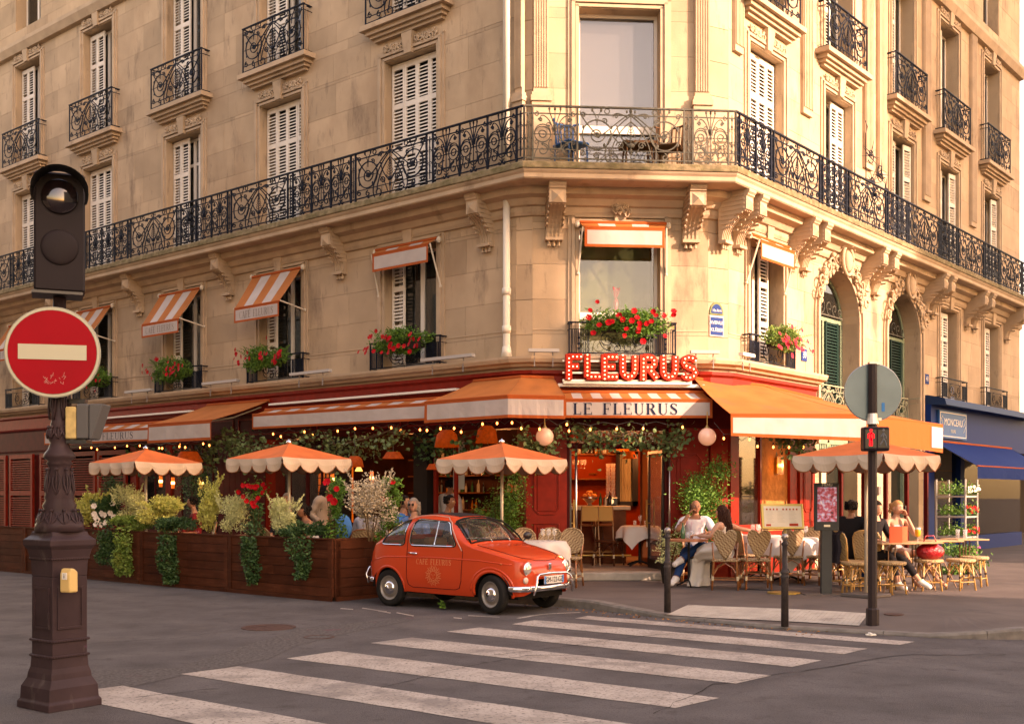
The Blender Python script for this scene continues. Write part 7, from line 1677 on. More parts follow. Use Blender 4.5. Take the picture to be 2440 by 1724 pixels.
def inpoly(P, x, y):
    c = False
    for i in range(len(P)):
        a, b = P[i-1], P[i]
        if (a[1] > y) != (b[1] > y) and x < (b[0]-a[0])*(y-a[1])/(b[1]-a[1])+a[0]: c = not c
    return c
def rpoly(P, r=.05, n=4):
    o = []
    for i in range(len(P)):
        a, p, b = Vector(P[i-1]), Vector(P[i]), Vector(P[(i+1)%len(P)]); r1 = min(r,(a-p).length*.45); r2 = min(r,(b-p).length*.45); s, e = p+(a-p).normalized()*r1, p+(b-p).normalized()*r2
        for k in range(n+1): t = k/n; o.append(tuple(s*(1-t)**2+p*2*t*(1-t)+e*t*t))
    return o
WD1 = rpoly([(-.58,.875),(-.79,1.195),(-1.40,1.235),(-1.43,.875)], .07); WQ = rpoly([(-1.53,.875),(-1.52,1.225),(-1.68,1.195),(-1.84,1.07),(-1.97,.90),(-1.95,.875)], .06)
PAINT = mat('coral_red_car_paint', (.62,.060,.019), .26, spec=.2, coat=.4, noise=(2,.03)); RUB = mat('black_rubber', (.012,.011,.010), .7); TYRE = mat('tyre_rubber', (.018,.017,.016), .8, bump=(60,.4,.004)); CARGL = mat('car_glass', (.05,.055,.055), .02, alpha=.40, spec=1, ior=1.95); SEAM = mat('shut_line', (.07,.008,.005), .8)
cd = Vector((.792,-.610)); CW = TR(.105,15.19,0,math.degrees(math.atan2(cd.y,cd.x)))
CAR = thing('small_car', 'bright coral red small vintage car with a folding black roof parked at the kerb', 'car', CW)
NX, NS = 230, 74; xs = []
for i in range(NX+1): t = i/NX; xs.append(.50-(.50+2.385)*(t-.5*math.sin(2*math.pi*t)/(2*math.pi)*.9))
XW = (0, -1.84); ZW = .265; RA = .298
g = G(); gg = G(); gr_ = G(); idx = {}
def addp(G_, key, p):
    d = idx.setdefault(id(G_), {})
    if key not in d: d[key] = len(G_.v); G_.v.append(p)
    return d[key]
SE = [[sect(x, j/NS) for j in range(NS+1)] for x in xs]
for sgn in (-1, 1):
    for i in range(NX):
        for j in range(NS):
            q = [(i,j),(i+1,j),(i+1,j+1),(i,j+1)]; pt = [(xs[a], sgn*SE[a][b][0], SE[a][b][1]) for a, b in q]
            cx = sum(p[0] for p in pt)/4; cy = abs(sum(p[1] for p in pt)/4); cz = sum(p[2] for p in pt)/4
            if any((cx-w)**2+(cz-ZW)**2 < RA**2 for w in XW) and cy > .3 and cz < .6: continue
            tgt = g
            if cy > .30 and (inpoly(WD1,cx,cz) or inpoly(WQ,cx,cz)): tgt = gg
            ws = .575-.33*(cz-.93)
            if -.735 < cx < -.375 and cy < ws-.0 and .955 < cz < 1.245: tgt = gg
            if -2.10 < cx < -1.80 and cy < .47-.45*(cz-.95) and .985 < cz < 1.19: tgt = gg
            if -1.50 < cx < -.82 and cy < .29 and cz > 1.2: tgt = gr_
            f = [addp(tgt, (sgn if k[1] < NS else 0, *k), p) for k, p in zip(q, pt)]
            if sgn < 0: f = f[::-1]
            if len(set(f)) >= 3: tgt.f.append(tuple(f)); tgt.m.append(0)
body = mk('body', g, PAINT, CAR, smooth=True); mk('window_glass', gg, CARGL, CAR, smooth=True)
gr_.v = [(a, b, c+.004) for a, b, c in gr_.v]; fr_ = mk('fabric_roof', gr_, mat('black_roof_fabric', (.03,.022,.022), .85, bump=(30,.3,.004)), CAR, smooth=True)
def onside(P, off=.003, s=-1): return [(x, s*(yside(x,z)+off), z) for x, z in P]
def dens(P, n=6, close=False):
    o = []; Q = P+[P[0]] if close else P
    for a, b in zip(Q, Q[1:]): o += [(a[0]+(b[0]-a[0])*k/n, a[1]+(b[1]-a[1])*k/n) for k in range(n)]
    return o+[Q[-1]]
for s in (-1, 1):
    for W_, nm in ((WD1,'door_window_trim'),(WQ,'quarter_window_trim')):
        P = onside(dens(W_, 2, True), .001, s); mk(nm, G().tube(P, .013, 6), RUB, body, smooth=True); mk('chrome_bead', G().tube([(p[0],p[1]+s*.010,p[2]) for p in P], .005, 4), CHROME, body)
    mk('vent_window_bar', G().tube(onside([(-.98,.89),(-1.0,1.21)], .002, s), .010, 5), CHROME, body)
    D = rpoly([(-.47,.80),(-.50,.34),(-.55,.29),(-1.44,.29),(-1.47,.36),(-1.47,.86)], .06)
    mk('door_seam', G().tube(onside(dens([(-.50,.86),(-.47,.80),(-.49,.42),(-.53,.32),(-.60,.295),(-1.38,.295),(-1.455,.33),(-1.475,.42),(-1.475,.86),(-1.44,1.23)], 6), .0, s), .0055, 4), SEAM, body)
    mk('swage', G().tube(onside(dens([(.30,.66),(-.2,.70),(-1.0,.715),(-1.9,.70),(-2.25,.62)], 10), -.004, s), .011, 6), PAINT, body, smooth=True)
    for w in XW: mk('wheel_arch_lip', G().tube([(w+(RA+.002)*math.cos(R(a)), s*(yside(w+RA*math.cos(R(a)),max(.25,ZW+RA*math.sin(R(a))))-.012), ZW+(RA+.002)*math.sin(R(a))) for a in range(-8,189,8)], .022, 6), PAINT, body, smooth=True)
    mk('wheel_arch_flare', G().tube([(0+(RA+.045)*math.cos(R(a)), s*(yside((RA+.04)*math.cos(R(a)),min(.8,ZW+(RA+.04)*math.sin(R(a))))-.012), ZW+(RA+.045)*math.sin(R(a))) for a in range(15,176,8)], .020, 6), PAINT, body, smooth=True)
    mk('gutter_trim', G().tube(onside(dens([(-.49,.82),(-.53,.88),(-.64,1.03),(-.78,1.19),(-.92,1.258),(-1.2,1.283),(-1.5,1.27),(-1.75,1.19),(-1.98,1.02)], 6), .004, s), .009, 5), mat('pale_pink_trim', (.62,.30,.22), .35, metal=.3), body, smooth=True)
    mk('door_handle', G().tube([(-1.43,s*(yside(-1.4,.765)+.018),.768),(-1.27,s*(yside(-1.3,.765)+.022),.762)], .012, 8), CHROME, body, smooth=True)
    mk('rear_lamp', G().ball((-2.27,s*.50,.56), (.05,.04,.09), 10, 8), mat('rear_lamp_red', (.3,.02,.01), .2), body, smooth=True)
    hx = .437; y = s*.425; hl = mk('headlight', G().ball((hx,y,.60), (.055,.087,.087), 18, 12), mat('headlight_glass', (.62,.58,.52), .08, metal=.6), CAR, smooth=True)
    mk('headlight_ring', G().tube([(hx+.022,y+.085*math.cos(R(a)),.60+.085*math.sin(R(a))) for a in range(0,361,15)], .010, 6), CHROME, hl, smooth=True)
    mk('headlight_bezel', G().lathe([(.115,-.16),(.102,.0),(.09,.018)], 20, cap=False).xf(T(hx,y,.6) @ Matrix.Rotation(R(90),4,'Y')), PAINT, hl, smooth=True)
    mk('indicator', G().ball((.455,s*.47,.455), (.028,.045,.045), 12, 8), mat('indicator_lens', (.65,.5,.4), .15), CAR, smooth=True)
    mk('side_repeater', G().ball((.16,s*(yside(.16,.66)+.004),.665), (.018,.012,.014), 8, 6), mat('amber_repeater', (.6,.12,.03), .2), CAR)
# wheel wells and floor
mk('underbody', G().box(-2.2,-.5,.20,.35,.5,.30), RUB, CAR); 
for w in XW: 
    for s in (-1,1): mk('wheel_well', G().grid(lambda a, b: (w+.315*math.cos(math.pi*a), s*(.36+.27*b), ZW+.315*math.sin(math.pi*a)), 20, 1).grid(lambda a, b: (w+.315*(2*a-1), s*.36, .21+.38*b), 1, 1), RUB, CAR)
def wheel(w, s, steer=0):
    M = CW @ T(w, s*.575, ZW-.005) @ Matrix.Rotation(R(steer),4,'Z') @ Matrix.Rotation(R(90)*(-s)*1,4,'X')
    wh = mk('wheel', G().lathe([(.172,-.055),(.20,-.062),(.235,-.063),(.252,-.052),(.260,-.03),(.262,0),(.260,.03),(.252,.052),(.235,.063),(.20,.062),(.172,.055)], 40, cap=False), TYRE, CAR, M, smooth=True)
    mk('rim', G().lathe([(.176,.05),(.170,.060),(.160,.050),(.150,.035),(.125,.030),(.10,.045),(.001,.045)], 32, cap=False), mat('silver_wheel_paint', (.26,.23,.20), .4, metal=.5), wh, M, smooth=True)
    mk('hubcap', G().lathe([(.098,.045),(.092,.060),(.06,.075),(.02,.078),(.016,.088),(.001,.09)], 28, cap=False), CHROME, wh, M, smooth=True)
for w in XW:
    for s in (-1,1): wheel(w, s, -10 if w == 0 else 0)
# bonnet seam, bumper, plate, badge, wipers, mirror
def ztop(x, y):
    best = None
    for j in range(NS+1):
        yy, z = sect(x, j/NS)
        if best is None or abs(yy-abs(y)) < best[0]: best = (abs(yy-abs(y)), z)
    return best[1]
P = [(x, y, ztop(x,y)+.002) for x, y in dens([(-.33,.50),(-.1,.50),(.2,.47),(.35,.40),(.425,.22),(.44,0),(.425,-.22),(.35,-.40),(.2,-.47),(-.1,-.50),(-.33,-.50)], 6)]; mk('bonnet_seam', G().tube(P, .0055, 4), SEAM, body)
mk('windscreen_trim', G().tube([(-.385,y,ztop(-.385,y)+.003) for y in [-.56+.08*k for k in range(15)]]+[(x, (.575-.33*(z-.93)), z) for x, z in ((-.45,1.0),(-.58,1.12),(-.70,1.2))]+[(-.745,y,ztop(-.745,y)+.003) for y in [.44-.088*k for k in range(11)]]+[(x, -(.575-.33*(z-.93)), z) for x, z in ((-.70,1.2),(-.58,1.12),(-.45,1.0))]+[(-.385,-.56,ztop(-.385,-.56))], .014, 5), RUB, body, smooth=True)
for y in (-.18,.22): mk('wiper', G().tube([(-.33,y,.93),(-.37,y+.02,.965),(-.42,y-.24,.995)], .007, 5), CHROME, body); mk('wiper_blade', G().tube([(-.41,y+.02,.985),(-.435,y-.42,.99)], .006, 4), CHROME, body)
g = G(); B = [(.28,-.635),(.40,-.58),(.47,-.48),(.505,-.3),(.515,0),(.505,.3),(.47,.48),(.40,.58),(.28,.635)]; g.tube([(x+.02,y,.345) for x,y in sub([(a,b,0) for a,b in B],2) and [(p[0],p[1]) for p in sub([(a,b,0) for a,b in B],2)]], .038, 10, flat=.45)
mk('front_bumper', g, CHROME, CAR, smooth=True)
g = G(); g.tube([(.62,-.44,.27),(.645,-.43,.33),(.65,-.41,.42),(.63,-.37,.50),(.61,-.30,.53),(.61,0,.54),(.61,.30,.53),(.63,.37,.50),(.65,.41,.42),(.645,.43,.33),(.62,.44,.27)], .015, 8); g.v = [(a-.06,b,c) for a,b,c in g.v]; mk('nudge_bar', g, CHROME, CAR, smooth=True)
g = G(); B2 = [(-2.17,-.58),(-2.32,-.52),(-2.40,-.36),(-2.43,0),(-2.40,.36),(-2.32,.52),(-2.17,.58)]; g.tube([(x-.02,y,.36) for x,y in B2], .035, 8, flat=.5); g.tube([(-2.39,-.48,.30),(-2.45,-.47,.42),(-2.41,-.44,.52),(-2.37,-.3,.54)], .014, 6); mk('rear_bumper', g, CHROME, CAR, smooth=True)
pl = mk('number_plate', G().box(.565,-.22,.40,.573,.22,.505), mat('plate_white', (.70,.64,.56), .35), CAR, bevel=.003)
for s in (-1,1): mk('blue_band', G().box(.5735,s*.2-.02,.402,.575,s*.2+.02,.503), mat('plate_blue', (.03,.22,.50), .35), pl)
o = text('lettering', 'GM-122-GZ', .098, mat('plate_black', (.01,.01,.012), .5), pl, CW @ T(.5765,0,.452) @ Matrix.Rotation(R(90),4,'Z'), .001, sx=.78)
mk('badge', G().box(.49,-.03,.575,.515,.03,.665), CHROME, CAR, bevel=.01)
mk('mirror', G().ball((-.42,.74,.99), (.05,.085,.055), 12, 8), BLACKP, CAR, smooth=True); mk('mirror_stalk', G().tube([(-.42,.62,.90),(-.42,.70,.96)], .01, 5), BLACKP, CAR)
mk('fuel_cap_badge', G().box(-2.30,-.10,.70,-2.28,.10,.74), CHROME, CAR)
# interior
SEAT = mat('tan_seat_cloth', (.16,.085,.045), .8, bump=(50,.5,.004))
for y in (-.27,.27):
    mk('front_seat', G().box(-1.22,y-.22,.35,-.80,y+.22,.52).box(-1.36,y-.21,.48,-1.22,y+.21,.98), SEAT, CAR, bevel=.05, seg=2)
mk('rear_seat', G().box(-1.98,-.48,.40,-1.62,.48,.60).box(-2.06,-.48,.55,-1.95,.48,.92), SEAT, CAR, bevel=.04); mk('dashboard', G().box(-.66,-.50,.72,-.46,.50,.86), RUB, CAR, bevel=.02)
mk('steering_wheel', G().tube([(-.74+.05*math.sin(R(a)),.27+.18*math.cos(R(a)),.88+.17*math.sin(R(a))) for a in range(0,361,15)], .010, 5), BLACKP, CAR); mk('headlining', G().box(-1.9,-.40,1.17,-.9,.40,1.18), mat('headlining_cloth', (.10,.08,.06), .9), CAR); mk('papers', G().box(-.50,-.50,.875,-.42,-.38,.93), WHITE, CAR)
# gold lettering and sun emblem on the door
GOLDP = mat('pale_gold_decal', (.70,.25,.11), .45)
g = letters("CAFE' FLEURUS", .075, .009, .004, gap=.14, wsc=.86); 
def dec(g, x0, z0): g.v = [(x0-(-1)*v[0], -(yside(x0+v[0], z0+v[2])+.003), z0+v[2]) for v in g.v]; return g
mk('door_lettering', dec(g, -.98, .655), GOLDP, body); g = G()
def ring(r_, n=28): return [(r_*math.cos(2*math.pi*k/n), r_*math.sin(2*math.pi*k/n)) for k in range(n+1)]
def rib(P, w): 
    for a, b in zip(P, P[1:]):
        d = Vector((b[0]-a[0], b[1]-a[1])); n_ = Vector((-d.y,d.x)).normalized()*w/2; g.add([(a[0]+n_.x,0,a[1]+n_.y),(b[0]+n_.x,0,b[1]+n_.y),(b[0]-n_.x,0,b[1]-n_.y),(a[0]-n_.x,0,a[1]-n_.y)], [(0,1,2,3)])
rib(ring(.062), .005)
for k in range(24):
    a = 2*math.pi*k/24
    if k % 2: rib([(.068*math.cos(a-.1),.068*math.sin(a-.1)),(.148*math.cos(a),.148*math.sin(a)),(.068*math.cos(a+.1),.068*math.sin(a+.1))], .004)
    else: rib([((.068+.01*i)*math.cos(a+.12*math.sin(i*1.2)),(.068+.01*i)*math.sin(a+.12*math.sin(i*1.2))) for i in range(7)], .006)
for s in (-1,1): rib([(s*.028+.010*math.cos(R(b)), .014+.008*math.sin(R(b))) for b in range(0,361,45)], .003)
rib([(0,.01),(-.006,-.012),(.004,-.012)], .003); rib([(-.02,-.028),(0,-.036),(.02,-.028)], .004)
mk('sun_emblem', dec(g, -.98, .47), GOLDP, body)
g = G(); rg = random.Random(77); crown(g, (0,0,.05), (.05,.04,.07), 40, .05, rg); o = mk('weed', g, LF_G, W=T(*at(1053,1452,15.3).xy, 0)); tag(o, 'small green weed sprouting on the road under the car', 'weed')
# ================================================================ PEOPLE
SKIN = {'light': mat('skin_light', (.52,.27,.18), .5, sss=.1), 'tan': mat('skin_tan', (.40,.19,.115), .5, sss=.1), 'dark': mat('skin_warm', (.33,.15,.09), .5, sss=.1)}
EYEW = mat('eye_white', (.6,.55,.5), .3); EYED = mat('eye_dark', (.02,.012,.01), .2); LIP = mat('lips', (.40,.10,.08), .4)
def V(*a): return Vector(a)
SEATED = dict(pel=(0,0,.55), spi=(0,.03,.74), che=(0,.02,.96), nec=(0,-.01,1.10), hed=(0,-.035,1.25), sh=.175, hipz=.53, knee=((-.12,-.42,.54),(.12,-.42,.54)), ank=((-.12,-.40,.10),(.12,-.40,.10)), toe=((-.13,-.54,.05),(.13,-.54,.05)), elb=((-.25,-.06,.82),(.25,-.06,.82)), wri=((-.20,-.28,.76),(.20,-.28,.76)))
STAND = dict(SEATED, pel=(0,0,.93), spi=(0,.01,1.10), che=(0,.02,1.33), nec=(0,0,1.48), hed=(0,-.03,1.62), hipz=.90, knee=((-.10,-.02,.48),(.10,-.02,.48)), ank=((-.10,0,.09),(.10,0,.09)), toe=((-.11,-.14,.04),(.11,-.14,.04)), elb=((-.24,.02,1.10),(.24,.02,1.10)), wri=((-.22,-.15,.95),(.22,-.15,.95)))
def head_mesh(g, c, yaw, pitch, roll=0, sc=1.0, old=0):
    M = Matrix.Translation(c) @ Matrix.Rotation(R(yaw),4,'Z') @ Matrix.Rotation(R(pitch),4,'X') @ Matrix.Rotation(R(roll),4,'Y') @ Matrix.Scale(sc,4); nu, nv = 24, 18; s0 = len(g.v)
    b = G().ball((0,0,0), 1, nu, nv); out = []
    for x, y, z in b.v:
        X, Y_, Z = x*.077, y*.093, z*.110
        if z < -.1: k = 1-.33*(-z-.1)**1.2; X *= k; Y_ *= (1-.16*(-z)) if y < 0 else (1-.45*(-z))
        if z < -.55 and y < 0: Y_ -= .012*(-z)
        if y < -.3:
            n_ = math.exp(-(x/.16)**2)*math.exp(-((z+.08)/.20)**2); Y_ -= .020*n_
            Y_ += .008*math.exp(-((abs(x)-.42)/.2)**2)*math.exp(-((z-.10)/.12)**2)
            Y_ -= .004*math.exp(-((z-.32)/.12)**2)*math.exp(-(x/.6)**2)
            Y_ -= .006*math.exp(-(x/.35)**2)*math.exp(-((z+.50)/.10)**2)
        out.append(M @ Vector((X, Y_, Z)))
    g.mi = 0; g.add(out, b.f)
    for s in (-1,1):
        g.mi = 0; q = G().ball((0,0,0), (.012,.02,.032), 8, 6); g.add([M @ (Vector(v)+V(s*.074,.01,-.01)) for v in q.v], q.f)
        g.mi = 1; q = G().ball((0,0,0), (.0135,.008,.0085), 8, 6); g.add([M @ (Vector(v)+V(s*.030,-.078,.012)) for v in q.v], q.f)
        g.mi = 2; q = G().ball((0,0,0), (.0065,.004,.007), 8, 5); g.add([M @ (Vector(v)+V(s*.030,-.0855,.012)) for v in q.v], q.f)
        q = G().tube([(s*.014,-.088,.028),(s*.03,-.088,.033),(s*.046,-.080,.028)], .0032, 4); g.add([M @ Vector(v) for v in q.v], q.f)
    g.mi = 3; q = G().tube([(-.022,-.088,-.056),(0,-.096,-.058),(.022,-.088,-.056)], [.003,.0065,.003], 6); g.add([M @ Vector(v) for v in q.v], q.f); g.mi = 0
    return M
def hand(g, w, d, palm, s, curl=.6, grip=None):
    """w wrist, d direction of the hand, palm = direction the palm faces, s = side of the thumb"""
    w = Vector(w); d = Vector(d).normalized(); p = Vector(palm); p = (p-d*p.dot(d)).normalized(); a = d.cross(p)*s
    q = G().ball((0,0,0), (.040,.015,.045), 10, 8); B = Matrix((a,p,d)).transposed(); c = w+d*.045; g.add([c+B @ Vector(v) for v in q.v], q.f)
    for i, (o, L_) in enumerate(((-.030,.060),(-.010,.075),(.011,.080),(.031,.070))):
        b = w+d*.078+a*o; P = [b-d*.02]; ang = 0; cur = b
        for k, fr in enumerate((.45,.32,.23)):
            ang += curl*(.75+.1*i); dd = d*math.cos(ang)+p*math.sin(ang); cur = cur+dd*L_*fr; P.append(cur.copy())
        g.tube(P, [.0095,.0090,.008,.0065], 6)
    b = w+d*.03+a*.030; P = [b, b+a*.026+d*.022+p*.008, b+a*.034+d*.045+p*.022, b+a*.028+d*.062+p*.036]; g.tube(P, [.0125,.0115,.010,.008], 6)
def human(name, lab, W, J, skin, garments, hair=None, yaw=0, pitch=0, roll=0, hands=((1,.6),(1,.6)), palms=((0,0,-1),(0,0,-1)), build=1.0, extra=None, group=None):
    t = thing('person', lab, 'person', W, group); P = []; E = []; Rr = []; lbl = []
    def v(p, r): P.append(Vector(p)); Rr.append(r if isinstance(r, tuple) else (r*build, r*build)); return len(P)-1
    pel = v(J['pel'], (.155*build,.115*build)); spi = v(J['spi'], (.135*build,.10*build)); che = v(J['che'], (.15*build,.105*build)); nec = v(J['nec'], .052); hd = v(Vector(J['hed'])+V(0,.01,-.05), .05)
    for a, b, l in ((pel,spi,'spine'),(spi,che,'chest'),(che,nec,'neck'),(nec,hd,'head')): E.append((a,b)); lbl.append(l)
    ch = Vector(J['che']); up = (Vector(J['nec'])-ch).normalized(); 
    sx = Vector(J.get('shx', (1,0,0))); hands_at = []
    for i, s in enumerate((-1,1)):
        sh = v(ch+up*.085+sx*s*J['sh'], .058); el = v(J['elb'][i], .041); wr = v(J['wri'][i], .027)
        E += [(che,sh),(sh,el),(el,wr)]; lbl += ['clav','uarm','farm']; hands_at.append((P[wr], P[wr]-P[el]))
        hp = v(Vector(J['pel'])+V(s*.085,0,J['hipz']-J['pel'][2]), .088); kn = v(J['knee'][i], .058); an = v(J['ank'][i], .040); to = v(J['toe'][i], (.040,.028)); E += [(pel,hp),(hp,kn),(kn,an),(an,to)]; lbl += ['hip','thigh','shin','foot']
    me = bpy.data.meshes.new('tmp'); me.from_pydata(P, E, []); o = bpy.data.objects.new('tmp', me); COL.objects.link(o)
    o.modifiers.new('skin', 'SKIN'); sb = o.modifiers.new('s', 'SUBSURF'); sb.levels = 2
    for i, r in enumerate(Rr): me.skin_vertices[0].data[i].radius = r; me.skin_vertices[0].data[i].use_root = (i == 0)
    bpy.context.view_layer.update(); dg = bpy.context.evaluated_depsgraph_get(); m2 = bpy.data.meshes.new_from_object(o.evaluated_get(dg)); bpy.data.objects.remove(o)
    vs_ = [Vector(x.co) for x in m2.vertices]; nr = [Vector(x.normal) for x in m2.vertices]; fs = [tuple(p.vertices) for p in m2.polygons]
    def near(c):
        b = (9,0,0)
        for k, (a, e) in enumerate(E):
            d = P[e]-P[a]; tt = max(0, min(1, (c-P[a]).dot(d)/max(1e-9,d.length_squared))); q = (c-(P[a]+d*tt)).length
            if q < b[0]: b = (q, k, tt)
        return lbl[b[1]], b[2]
    LB_ = [near(sum((vs_[i] for i in f), Vector())/len(f)) for f in fs]
    cov = set(); 
    for gname, gm, test, off in garments:
        for i, l in enumerate(LB_):
            if test(*l) and l[0] not in ('farm','neck'): cov.add(i)
    g = G(); g.v = [tuple(x) for x in vs_]; g.f = list(fs); g.m = [0]*len(fs)
    Mh = head_mesh(g, Vector(J['hed']), yaw, pitch, roll); g.mi = 0
    for i in range(2): hand(g, hands_at[i][0], hands_at[i][1], palms[i], hands[i][0], hands[i][1])
    body = mk('body', g, [SKIN[skin], EYEW, EYED, LIP], t, smooth=True)
    for gname, gm, test, off in garments:
        keep = [i for i, l in enumerate(LB_) if test(*l)]; mp = {}; q = G()
        for i in keep:
            f = []
            for k in fs[i]:
                if k not in mp:
                    mp[k] = len(q.v); w_ = off*(1+.22*math.sin(vs_[k].z*38+vs_[k].x*25)); q.v.append(tuple(vs_[k]+nr[k]*w_))
                f.append(mp[k])
            q.f.append(tuple(f)); q.m.append(0)
        if q.f: mk(gname, q, gm, t, smooth=True)
    if hair:
        kind, hm = hair; q = G(); b = G().ball((0,0,0), 1, 24, 16); keepv = []
        for x, y, z in b.v: keepv.append(Mh @ V(x*.083, y*.103+.004, z*.122+.006))
        lim = {'short': .25, 'long': .1, 'bald': 9, 'bun': .2, 'bob': .15}[kind]; lo = {'short': -.1, 'long': -.9, 'bun': -.3, 'bob': -.9, 'bald': 9}[kind]
        for f in b.f:
            cx, cy, cz = [sum(b.v[i][k] for i in f)/len(f) for k in range(3)]
            if cz > lim+(.32 if cy < -.45 else 0) or (cy > .05 and cz > lo) or (kind in ('long','bob') and cy > -.35 and abs(cx) > .6 and cz > lo): q.add([keepv[i] for i in f], [tuple(range(len(f)))])
        rg = random.Random(lab); n = {'short':170,'long':240,'bun':14,'bob':150,'bald':0}[kind]
        for i in range(n):
            a = rg.uniform(-1.9,1.9); r0 = V(math.sin(a)*.082, math.cos(a)*.095+.01, rg.uniform(-.02,.06)); L_ = rg.uniform(.28,.42) if kind == 'long' else rg.uniform(.12,.17)
            if kind == 'bun': L_ = .08
            if kind == 'short': r0 = V(math.sin(a)*.080, math.cos(a)*.098*(1 if abs(a) > 1.2 else .9), rg.uniform(-.01,.10)); r0.z = r0.z if r0.y > -.04 else .07; L_ = .03
            pts = [Mh @ (r0+V(math.sin(a)*.02*math.sin(k*1.1+i), .012*k*(1 if kind == 'long' else .3)+.01*math.sin(k+i), -L_*k/6)) for k in range(7)]; q.tube(pts, [k*(.62 if kind != 'bun' else 1) for k in (.013,.014,.014,.013,.012,.009,.004)], 4)
        if kind == 'long':
            for zz, rr_ in ((-.06,.085),(-.15,.08),(-.24,.06)): q.ball(Mh @ V(0,.055-zz*.1,zz), (rr_,.045,.09), 12, 8)
        if kind == 'bun': q.ball(Mh @ V(0,.11,.03), .045, 12, 8)
        mk('hair', q, hm, t, smooth=True)
    if extra: extra(t, Mh, hands_at)
    return t
TOP = lambda sl: (lambda l, u: l in ('spine','chest','clav') or (l == 'uarm' and u < sl) or (l == 'neck' and u < .72) or (l == 'hip'))
TANK = lambda l, u: l == 'spine' or (l == 'neck' and u < .35) or (l == 'chest') or (l == 'clav' and u < .35)
TRS = lambda sl: (lambda l, u: l in ('hip','thigh') or (l == 'shin' and u < sl) or (l == 'spine' and u < .25))
LONGS = lambda l, u: TOP(1)(l,u) or (l == 'uarm') or (l == 'farm' and u < .85)
SHOE = lambda l, u: l == 'foot' or (l == 'shin' and u > .93)
def cloth(n, c, **k): return mat(n, c, .85, bump=(25,.35,.006), **k)
HB = mat('dark_brown_hair', (.045,.016,.009), .55, noise=(60,.4)); HBK = mat('black_hair', (.014,.010,.008), .75, spec=.08); HG = mat('grey_hair', (.30,.25,.20), .6, noise=(60,.3)); HF = mat('fair_auburn_hair', (.42,.20,.08), .5, noise=(60,.3))
JEAN = cloth('blue_jeans', (.012,.045,.13)); WT = cloth('white_cloth', (.66,.60,.54)); BLK = cloth('black_cloth', (.015,.013,.014))
# man on the phone at the small round table
J = dict(SEATED, knee=((-.20,-.40,.56),(.06,-.44,.66)), ank=((-.38,-.58,.12),(-.30,-.56,.42)), toe=((-.47,-.72,.05),(-.42,-.64,.34)), elb=((-.30,-.12,.86),(.30,-.10,.84)), wri=((-.115,-.13,1.14),(.10,-.36,.83)), hed=(0,-.04,1.25), sh=.19)
def phone(t, Mh, hs): mk('phone', G().box(-.008,-.035,-.07,.008,.035,.07), BLACKP, t, WM[t.name] @ T(-.092,-.075,1.235) @ Matrix.Rotation(R(15),4,'X'))
human('p', 'bald man in a patterned white T-shirt and blue jeans, phone at his ear', TR(2.98,18.22,.12,-2), J, 'dark',
      [('t_shirt', mat('pink_white_print_cloth', (.62,.58,.60), .85, bump=(25,.35,.006), second=((.55,.28,.36), 7, .56, (2,1,.6))), TOP(.85), .016), ('jeans', JEAN, TRS(.9), .013), ('shoes', WT, SHOE, .014)], None, yaw=8, pitch=4, hands=((1,.9),(-1,.7)), palms=((1,0,0),(0,0,-1)), build=1.12, extra=phone)
# woman with long hair, seen from behind, arm along the next chair
J = dict(SEATED, hed=(-.02,-.03,1.17), nec=(0,0,1.03), che=(0,.0,.90), spi=(0,.02,.70), pel=(0,0,.54), sh=.165, elb=((-.34,.10,.92),(.26,-.08,.80)), wri=((-.56,.22,.88),(.20,-.34,.82)), knee=((-.14,-.40,.54),(.06,-.42,.54)), ank=((-.16,-.46,.10),(.02,-.46,.10)), toe=((-.2,-.58,.05),(0,-.6,.05)))
def skirt(t, Mh, hs):
    g = G(); P = [(0,.08,.58),(0,-.10,.57),(-.03,-.28,.56),(-.04,-.40,.50),(-.06,-.44,.38),(-.07,-.45,.25),(-.08,-.46,.12),(-.08,-.47,.02)]; rr = [.22,.25,.25,.21,.17,.17,.19,.22]; n = 30
    g.grid(lambda s, q: (lambda i, f, a: (lerp(P[i],P[min(i+1,7)],f)[0]+(rr[i]+(rr[min(i+1,7)]-rr[i])*f)*(1+(.08+.14*q)*math.sin(a*6+q*4))*math.cos(a), lerp(P[i],P[min(i+1,7)],f)[1]+(0 if q < .5 else (rr[i])*(1+(.08+.14*q)*math.sin(a*6+q*4))*math.sin(a)*.8), lerp(P[i],P[min(i+1,7)],f)[2]+((.17*math.sin(a) if q < .5 else 0)*(1-q*.5))))(min(int(q*7),6), q*7-min(int(q*7),6), s*6.283), n, 28, cu=True)
    mk('long_skirt', g, mat('cream_floral_cloth', (.58,.52,.45), .85, bump=(12,.5,.01), second=((.50,.30,.32), 5, .62, (1,1,1), .08, .7)), t, smooth=True)
human('p', 'long-haired woman in a cream sleeveless dress seen from behind, arm along a chair', TR(3.27,17.36,.12,232), J, 'light', [('dress_top', mat('cream_dress', (.60,.53,.46), .85), lambda l,u: l in ('spine','chest','hip') or (l == 'clav' and u < .6), .014), ('shoes', mat('blue_white_shoe', (.1,.15,.35), .6), SHOE, .012)], ('long', HB), yaw=-8, pitch=0, palms=((0,0,-1),(0,0,-1)), extra=skirt)
